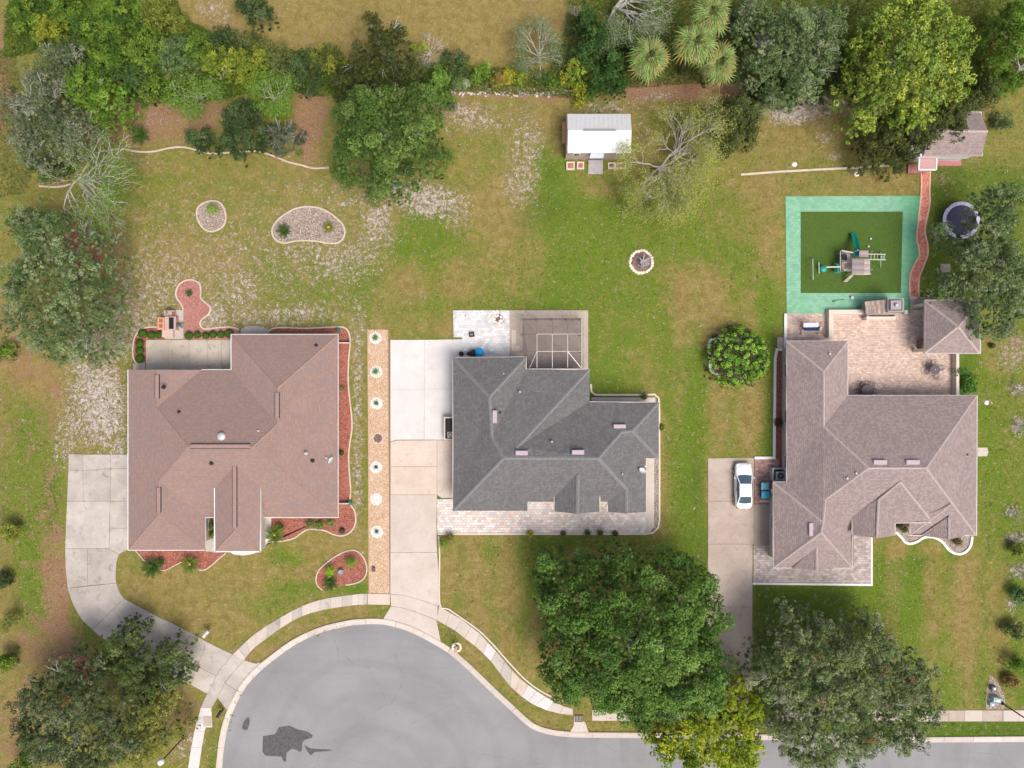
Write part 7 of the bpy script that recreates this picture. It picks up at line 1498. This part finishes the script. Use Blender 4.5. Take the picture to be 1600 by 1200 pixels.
# ---------------------------------------------------------------- fan palms
def frond_mesh(seed, r_=1.25, nb=13, green_=((.18,.26,.08),(.23,.31,.09),(.15,.23,.065),(.27,.32,.11))):
    V = []; T = []; g = random.Random(seed)
    for k in range(nb):
        a = R(-88 + 176*k/(nb-1))+g.uniform(-.04,.04); L_ = r_*(1-.12*abs(math.sin(a)))*g.uniform(.8,1.1); w = .10; o = Vector((.85,0,.35)); d = Vector((math.cos(a), math.sin(a), 0)); s_ = Vector((-d.y,d.x,0))
        c = g.choice(green_); c = tuple(v_*g.uniform(.75,1.25) for v_ in c); up = Vector((0,0,.12*(k%2))); m_ = o+d*L_*.5+up; e_ = o+d*L_+Vector((0,0,-.30*g.uniform(.3,1.6)))
        for q, cc in (([o-s_*.015, o+s_*.015, m_+s_*w*.6, m_-s_*w*.6], c), ([m_-s_*w*.6, m_+s_*w*.6, e_+s_*.008, e_-s_*.008], tuple(v_*1.1 for v_ in c))): V += [tuple(p_) for p_ in q]; T += [cc]*4
    V += [(0,-.025,0),(0,.025,0),(.85,.02,.36),(.85,-.02,.36)]; T += [(.24,.26,.08)]*4
    return np_mesh('frond', np.array(V), 4, np.array(T), M['leaf'])
FR = [frond_mesh(1), frond_mesh(2), frond_mesh(3,1.2,12,((.27,.32,.10),(.33,.36,.12),(.24,.29,.10)))] + [frond_mesh(9, 1.15, 11, ((.36,.37,.10),(.30,.34,.10),(.40,.36,.12)))]
def fan_palm(px, py, h, n, seed, label, sc=1.15, group='cabbage palms in the top thicket'):
    x, y = P(px, py, h); g = random.Random(seed); e = empty('fan_palm', x, y, 0, label, 'palm', group)
    mb = MB(); mb.tube([(x,y,-.1),(x+.05,y,h*.5),(x,y,h-.2)], [.24,.19,.17], 9); mb.build('trunk', M['bark'], e, smooth=True)
    for k in range(n):
        t_ = k/n; a = k*2.39996; el = R(72 - 118*t_) ; o = link('frond', FR[3] if (t_ > .78 and g.random() < .55) else FR[g.randrange(3)], e, (0,0,h-.15))
        s_ = sc*(.72+.40*t_)*g.uniform(.85,1.12); o.rotation_euler = (g.uniform(-.35,.35), -el*.75+.12+g.uniform(-.12,.12), a+g.uniform(-.2,.2)); o.scale = (s_,s_,s_)
fan_palm(1015,88,5.5,24,1,'left fan palm of the group at the top'); fan_palm(1088,64,7.0,24,2,'tallest fan palm in the middle of the group at the top'); fan_palm(1124,98,5.5,24,3,'right fan palm overhanging the dark mulch'); fan_palm(1112,20,6.5,24,4,'fan palm at the very top edge above the others')
# ---------------------------------------------------------------- sago palms
def sago_frond(seed, c0=(.05,.105,.018), L_=1.0):
    g = random.Random(seed); V = []; T = []
    n = 13
    for k in range(n):
        t_ = .12+.88*k/n; x = L_*t_; z = .42*math.sin(t_*2.2)*L_; w = .13*math.sin(min(1,t_*1.15)*math.pi*.92)+.02
        for s_ in (-1,1):
            c = tuple(v_*g.uniform(.8,1.2) for v_ in c0); V += [(x,0,z),(x+.05,0,z-.002),(x+.10,s_*w,z+.035),(x+.06,s_*w,z+.035)]; T += [c]*4
    V += [(0,-.012,0),(0,.012,0),(L_*.6,.008,.42*math.sin(1.32)),(L_*.6,-.008,.42*math.sin(1.32))]; T += [(.12,.13,.04)]*4
    V += [(L_*.6,-.008,.42*math.sin(1.32)),(L_*.6,.008,.42*math.sin(1.32)),(L_,.004,.42*math.sin(2.2)),(L_,-.004,.42*math.sin(2.2))]; T += [(.12,.13,.04)]*4
    return np_mesh('frond', np.array(V), 4, np.array(T), M['leaf'])
SG = {'dark': [sago_frond(1), sago_frond(2)], 'light': [sago_frond(3,(.13,.20,.03)), sago_frond(4,(.11,.17,.03))], 'yel': [sago_frond(5,(.20,.20,.04)), sago_frond(6,(.15,.19,.03))]}
core = simple('sago_heart', (.58,.33,.10), .9, var=.25, scale=12)
def sago(px, py, r_, tone, heart, label, n=26, seed=0, h=.3):
    x, y = P(px, py, h+.3); g = random.Random(seed); e = empty('sago_palm', x, y, 0, label, 'sago palm')
    mb = MB(); mb.lathe(x, y, [(.16,-.02),(.19,h*.6),(.13,h+.08),(.04,h+.14)], 10); mb.build('trunk', M['bark'], e)
    if heart: mb = MB(); mb.lathe(x, y, [(.14,h+.1),(.17,h+.3),(.10,h+.42),(.02,h+.45)], 10); mb.build('heart', core, e)
    s_ = r_/S/.98
    for k in range(n):
        o = link('frond', SG[tone][k%2], e, (0,0,h)); t_ = k/n; q = s_*g.uniform(.85,1.08)*(1 if k % 3 else .82); o.rotation_euler = (0, R(-2-30*(k%3==0)+g.uniform(-6,6)), k*2.39996); o.scale = (q,q,q)
sago(219,211,16.5,'dark',False,'sago palm alone on the bare earth of the back bed',28,1); sago(238,886,17,'dark',False,'large dark sago palm by the curved driveway',30,2); sago(297,882,15.5,'light',True,'sago palm with orange heart in the front bed',24,3)
sago(429.5,836,17,'light',True,'sago palm with orange heart by the white front walk',26,4); sago(444,360,12.5,'dark',False,'dark sago palm in the left of the kidney bed',26,5); sago(513,355,11,'yel',True,'yellowish sago palm in the right of the kidney bed',22,6)
sago(294,458,7.5,'dark',False,'small dark sago palm in the rose mulch tongue',18,7); sago(516,911,13.5,'dark',False,'dark sago palm at the lower left of the island bed',30,8); sago(250,878,9,'dark',False,'small dim sago palm behind the large dark one',16,9); sago(467,238,8,'light',False,'small sago palm near the winding edging by the round laurel',16,10)
sago(437,823,8,'dark',False,'small dark sago palm tucked behind the one by the front walk',14,11); sago(534,607,6,'yel',False,'upper yellow-green plant in the red east bed',14,12)
# ---------------------------------------------------------------- clipped hedge balls, small shrubs
def ball_mesh(seed, r_, pal_, dens=1.0, rag=0.0):
    rng = np.random.default_rng(seed); PC = np.array([[0,0,r_*.75]]); n = int(1500*dens); d = rng.normal(size=(n,3)); d[:,2] = np.where(d[:,2]<-.3,-d[:,2],d[:,2]); d /= np.linalg.norm(d,axis=1,keepdims=True)
    lum = 1+rag*.35*np.sin(d[:,0]*7+seed)*np.cos(d[:,1]*6+seed*2); C = d*(r_*lum*(1-(.15+rag*.5)*rng.random(n)**2)*(1+rag*.25*rng.normal(size=n)))[:,None]; C[:,2] = C[:,2]*.9+r_*.75; Nn = d+rng.normal(size=(n,3))*.4; Nn /= np.linalg.norm(Nn,axis=1,keepdims=True); V = leaf_quads(C, Nn, .085, rng); V[:,2] = np.maximum(V[:,2],.02)
    t_ = pal_[rng.integers(0,len(pal_),n)]*rng.uniform(.75,1.25,size=(n,1)); return np_mesh('crown', V, 4, np.repeat(t_,4,axis=0), M['leaf'])
BM = ball_mesh(1, .42, pal((.055,.115,.018),(.075,.14,.022),(.045,.095,.016)))
core_m = simple('inner_twigs', (.05,.06,.025), .95); mbc = MB(); mbc.lathe(0, 0, [(.05,.03),(.26,.15),(.30,.32),(.2,.52),(.04,.6)], 8); _t = mbc.build('stem', core_m); STEM = _t.data; _off = Vector(_t.location); bpy.data.objects.remove(_t)
HB = [(221.5,521),(235.5,523.5),(247,523),(217,536.5),(217,547.5),(217,560.5),(294,524.5),(307,523),(320,524),(331.5,522.5),(344,522.5),(357,521)]
HL = ['clipped ball bush at the north-west corner of the back patio','second clipped ball from the patio corner, on the top row','third clipped ball on the top row, touching the pink barbecue','upper clipped ball of the three down the patio west side','middle clipped ball of the three down the patio west side','lowest clipped ball of the three down the patio west side',
      'first clipped ball right of the barbecue slab','second clipped ball right of the barbecue slab','third clipped ball right of the barbecue slab','fourth clipped ball right of the barbecue slab','fifth clipped ball right of the barbecue slab','last clipped ball of the row, against the red roof corner']
for i, ((x, y), lb) in enumerate(zip(HB, HL)):
    w = P3(x, y, .5); e = empty('ball_bush', w.x, w.y, 0, lb, 'bush', 'clipped ball bushes round the back patio'); s_ = [1.05,1.0,.92,.95,.98,1.05,1.0,.9,.86,.92,.92,1.05][i]; e.scale = (s_,s_,s_); e.rotation_euler = (0,0,i*1.3)
    link('crown', BM, e); link('stem', STEM, e, tuple(_off))
SM = [((333,327),.62,pal((.20,.27,.04),(.14,.21,.03)),'yellow-green bush inside the small round edging ring'),((549,877.5),.66,pal((.10,.18,.02),(.14,.22,.03)),'round green bush at the top of the island bed'),((516,892),.56,pal((.16,.30,.02),(.20,.34,.03)),'vivid lime bush at the left of the island bed'),
      ((485,818.5),.42,pal((.13,.15,.05),(.10,.13,.04)),'left of three small bushes in the corner bed'),((499,820.5),.42,pal((.12,.19,.03),(.09,.15,.03)),'middle of three small bushes in the corner bed'),((516,816.5),.50,pal((.13,.15,.04),(.17,.18,.06)),'right of three small bushes in the corner bed'),
      ((694,850),.62,pal((.12,.19,.03),(.18,.22,.05)),'variegated bush at the terrace corner, lower left'),((703,840),.50,pal((.16,.10,.04),(.12,.15,.03)),'reddish bush at the terrace corner, upper right'),((828,834),.34,pal((.26,.30,.03),(.2,.24,.03)),'yellow plant on the terrace edging'),
      ((331,822),.42,pal((.14,.17,.03),(.10,.13,.03)),'olive bush in the dark notch between the red roofs'),((331,836),.36,pal((.12,.16,.03),(.09,.12,.03)),'lower olive bush in the notch between the red roofs'),((1034,668),.28,pal((.13,.22,.03),(.1,.17,.03)),'small bright plant beside the east edging'),((1408,822),.32,pal((.05,.07,.03),(.08,.08,.03)),'dark bush in the notch under the mauve eave'),
      ((1415,828),.26,pal((.14,.17,.04),(.1,.12,.03)),'olive plant in the notch under the mauve eave'),((1496,846),.45,pal((.08,.09,.03),(.12,.08,.04)),'spiky brownish plant in the white-kerbed bed'),((1216,661),.38,pal((.05,.03,.02),(.10,.05,.03)),'dark red shrub in the narrow west bed'),((534,830),.22,pal((.12,.05,.06),(.08,.03,.04)),'dark purple plant in the corner bed'),
      ((1007,620),.30,pal((.14,.2,.04),(.1,.15,.03)),'weedy plant on the edging behind the grey house'),((533,708),.20,pal((.3,.3,.03),(.22,.25,.03)),'lower yellow plant in the red east bed'),((880,834),.24,pal((.2,.22,.04),(.15,.18,.03)),'left of the small plants along the terrace edging'),((918,833),.28,pal((.12,.17,.03),(.09,.13,.03)),'middle green plant along the terrace edging'),
      ((938,833),.26,pal((.16,.2,.04),(.12,.16,.03)),'right green plant along the terrace edging'),((962,834),.24,pal((.13,.17,.03),(.1,.13,.03)),'last small plant along the terrace edging'),((1552,540),.2,pal((.1,.15,.04),(.08,.12,.03)),'tiny plant right of the pavilion'),((263,488),.36,pal((.16,.15,.06),(.12,.11,.04)),'dry weed clump behind the pink barbecue')]
for i, ((x, y), r_, pl_, lb) in enumerate(SM):
    w = P3(x, y, .4); e = empty('small_shrub', w.x, w.y, 0, lb, 'shrub'); o = link('crown', ball_mesh(50+i, r_*1.08, pl_*1.35, .7, 1.0), e); link('stem', STEM, e, tuple(_off*.8))
for i, (x, y) in enumerate(RINGS[:3] + [RINGS[4], RINGS[6]]):
    w = P3(x-.5, y, .2); r_ = [.24,.30,.18,.13,.17][i]; c = [(.10,.2,.03),(.08,.2,.02),(.08,.15,.05),(.10,.12,.10),(.12,.16,.12)][i]
    e = empty('sapling', w.x, w.y, 0, ['leafy sapling in the topmost pebble ring','bushy sapling in the second pebble ring','thin sapling in the third pebble ring','tiny grey sapling in the fifth pebble ring','grey-green sapling in the lowest pebble ring'][i], 'sapling', None); link('crown', ball_mesh(80+i, r_*1.1, pal(c, tuple(v_*.8 for v_ in c))*1.3, .22, 1.2), e); link('stem', STEM, e, tuple(_off*.3)).scale = (.4,.4,.6)
YT = [((1586,608),'bare young tree in the topmost sandy ring at the right edge'),((1587,664),'bare young tree in the second sandy ring at the right edge'),((1579,800),'bare young tree in the sandy ring level with the house bed'),((1588,843),'bare young tree, fourth sandy ring down the right edge'),((1593,893),'bare young tree, fifth sandy ring down the right edge'),((1582,942),'bare young tree, sixth sandy ring down the right edge')]
for i, ((x, y), lb) in enumerate(YT): bare_tree('young_tree', lb, 'young tree', x, y, 16, 1.8, .5, 200+i, G_OAK, 350, heads=5, gen=2, thick=.5, trunk_r=.04, leafsize=.1, bias=-.5)
# plants lying thin over the grass: clumps of weeds and tall tufts
rng = np.random.default_rng(77); n = 30000; X = rng.uniform(-54,54,n); Y = rng.uniform(-41,41,n)
def gsample(A, X, Y):
    i = np.clip(np.searchsorted(gx, X)-1, 0, len(gx)-1); j = np.clip(np.searchsorted(gy, Y)-1, 0, len(gy)-1); return A[j, i]
KEEP = [[(0,0),(0,1200),(347,1214),(353,1155),(380,1080),(400,1055),(462,1007),(535,980),(600,970),(700,1015),(800,1108),(882,1148),(1600,1153),(1600,0)]]
px_, py_ = X*S+800, 600-Y*S; ok = inside_np(KEEP[0], px_, py_)
BL = [[(100,700),(210,700),(210,900),(250,950),(400,1030),(345,1110),(150,1000),(100,900)],[(199,500),(560,500),(560,865),(199,865)],[(206,480),(300,430),(330,520),(206,580)],[(572,512),(1034,480),(1034,838),(700,838),(690,1010),(590,1010),(572,930)],
      [(1100,712),(1365,712),(1365,916),(1178,916),(1178,1115),(1102,1115)],[(1208,300),(1456,300),(1456,470),(1535,470),(1535,866),(1360,868),(1208,900)],[(364,1020),(450,950),(560,922),(700,940),(780,1010),(900,1100),(900,1122),(840,1106),(700,985),(600,950),(500,958),(385,1035)],[(290,1080),(335,1080),(312,1210),(290,1210)],[(1180,1105),(1600,1105),(1600,1130),(1180,1130)],[(880,175),(990,175),(990,275),(880,275)],[(300,310),(545,310),(545,388),(300,388)]]
for b_ in BL: ok &= ~inside_np(b_, px_, py_)
X, Y = X[ok], Y[ok]; gs = gsample(green, X, Y); ss = gsample(sandm, X, Y); kind_ = rng.random(len(X)); n = len(X); C = np.stack([X,Y,rng.uniform(.02,.07,n)],1); Nn = rng.normal(size=(n,3))*.35+np.array([0,0,1]); Nn /= np.linalg.norm(Nn,axis=1,keepdims=True)
col = np.where((kind_ < gs)[:,None], np.array([[.09,.15,.02]]), np.array([[.30,.25,.11]])); col = col*rng.uniform(.7,1.3,size=(n,1)); rep = 3
C3 = np.repeat(C,rep,axis=0)+rng.normal(size=(n*rep,3))*np.array([.09,.09,.01]); V = leaf_quads(C3, np.repeat(Nn,rep,axis=0), .13, rng, .35); V[:,2] = np.maximum(V[:,2],.008)
tag(link('weeds', np_mesh('weeds', V, 4, np.repeat(np.repeat(col,rep,axis=0),4,axis=0), M['leaf'])), kind='stuff')
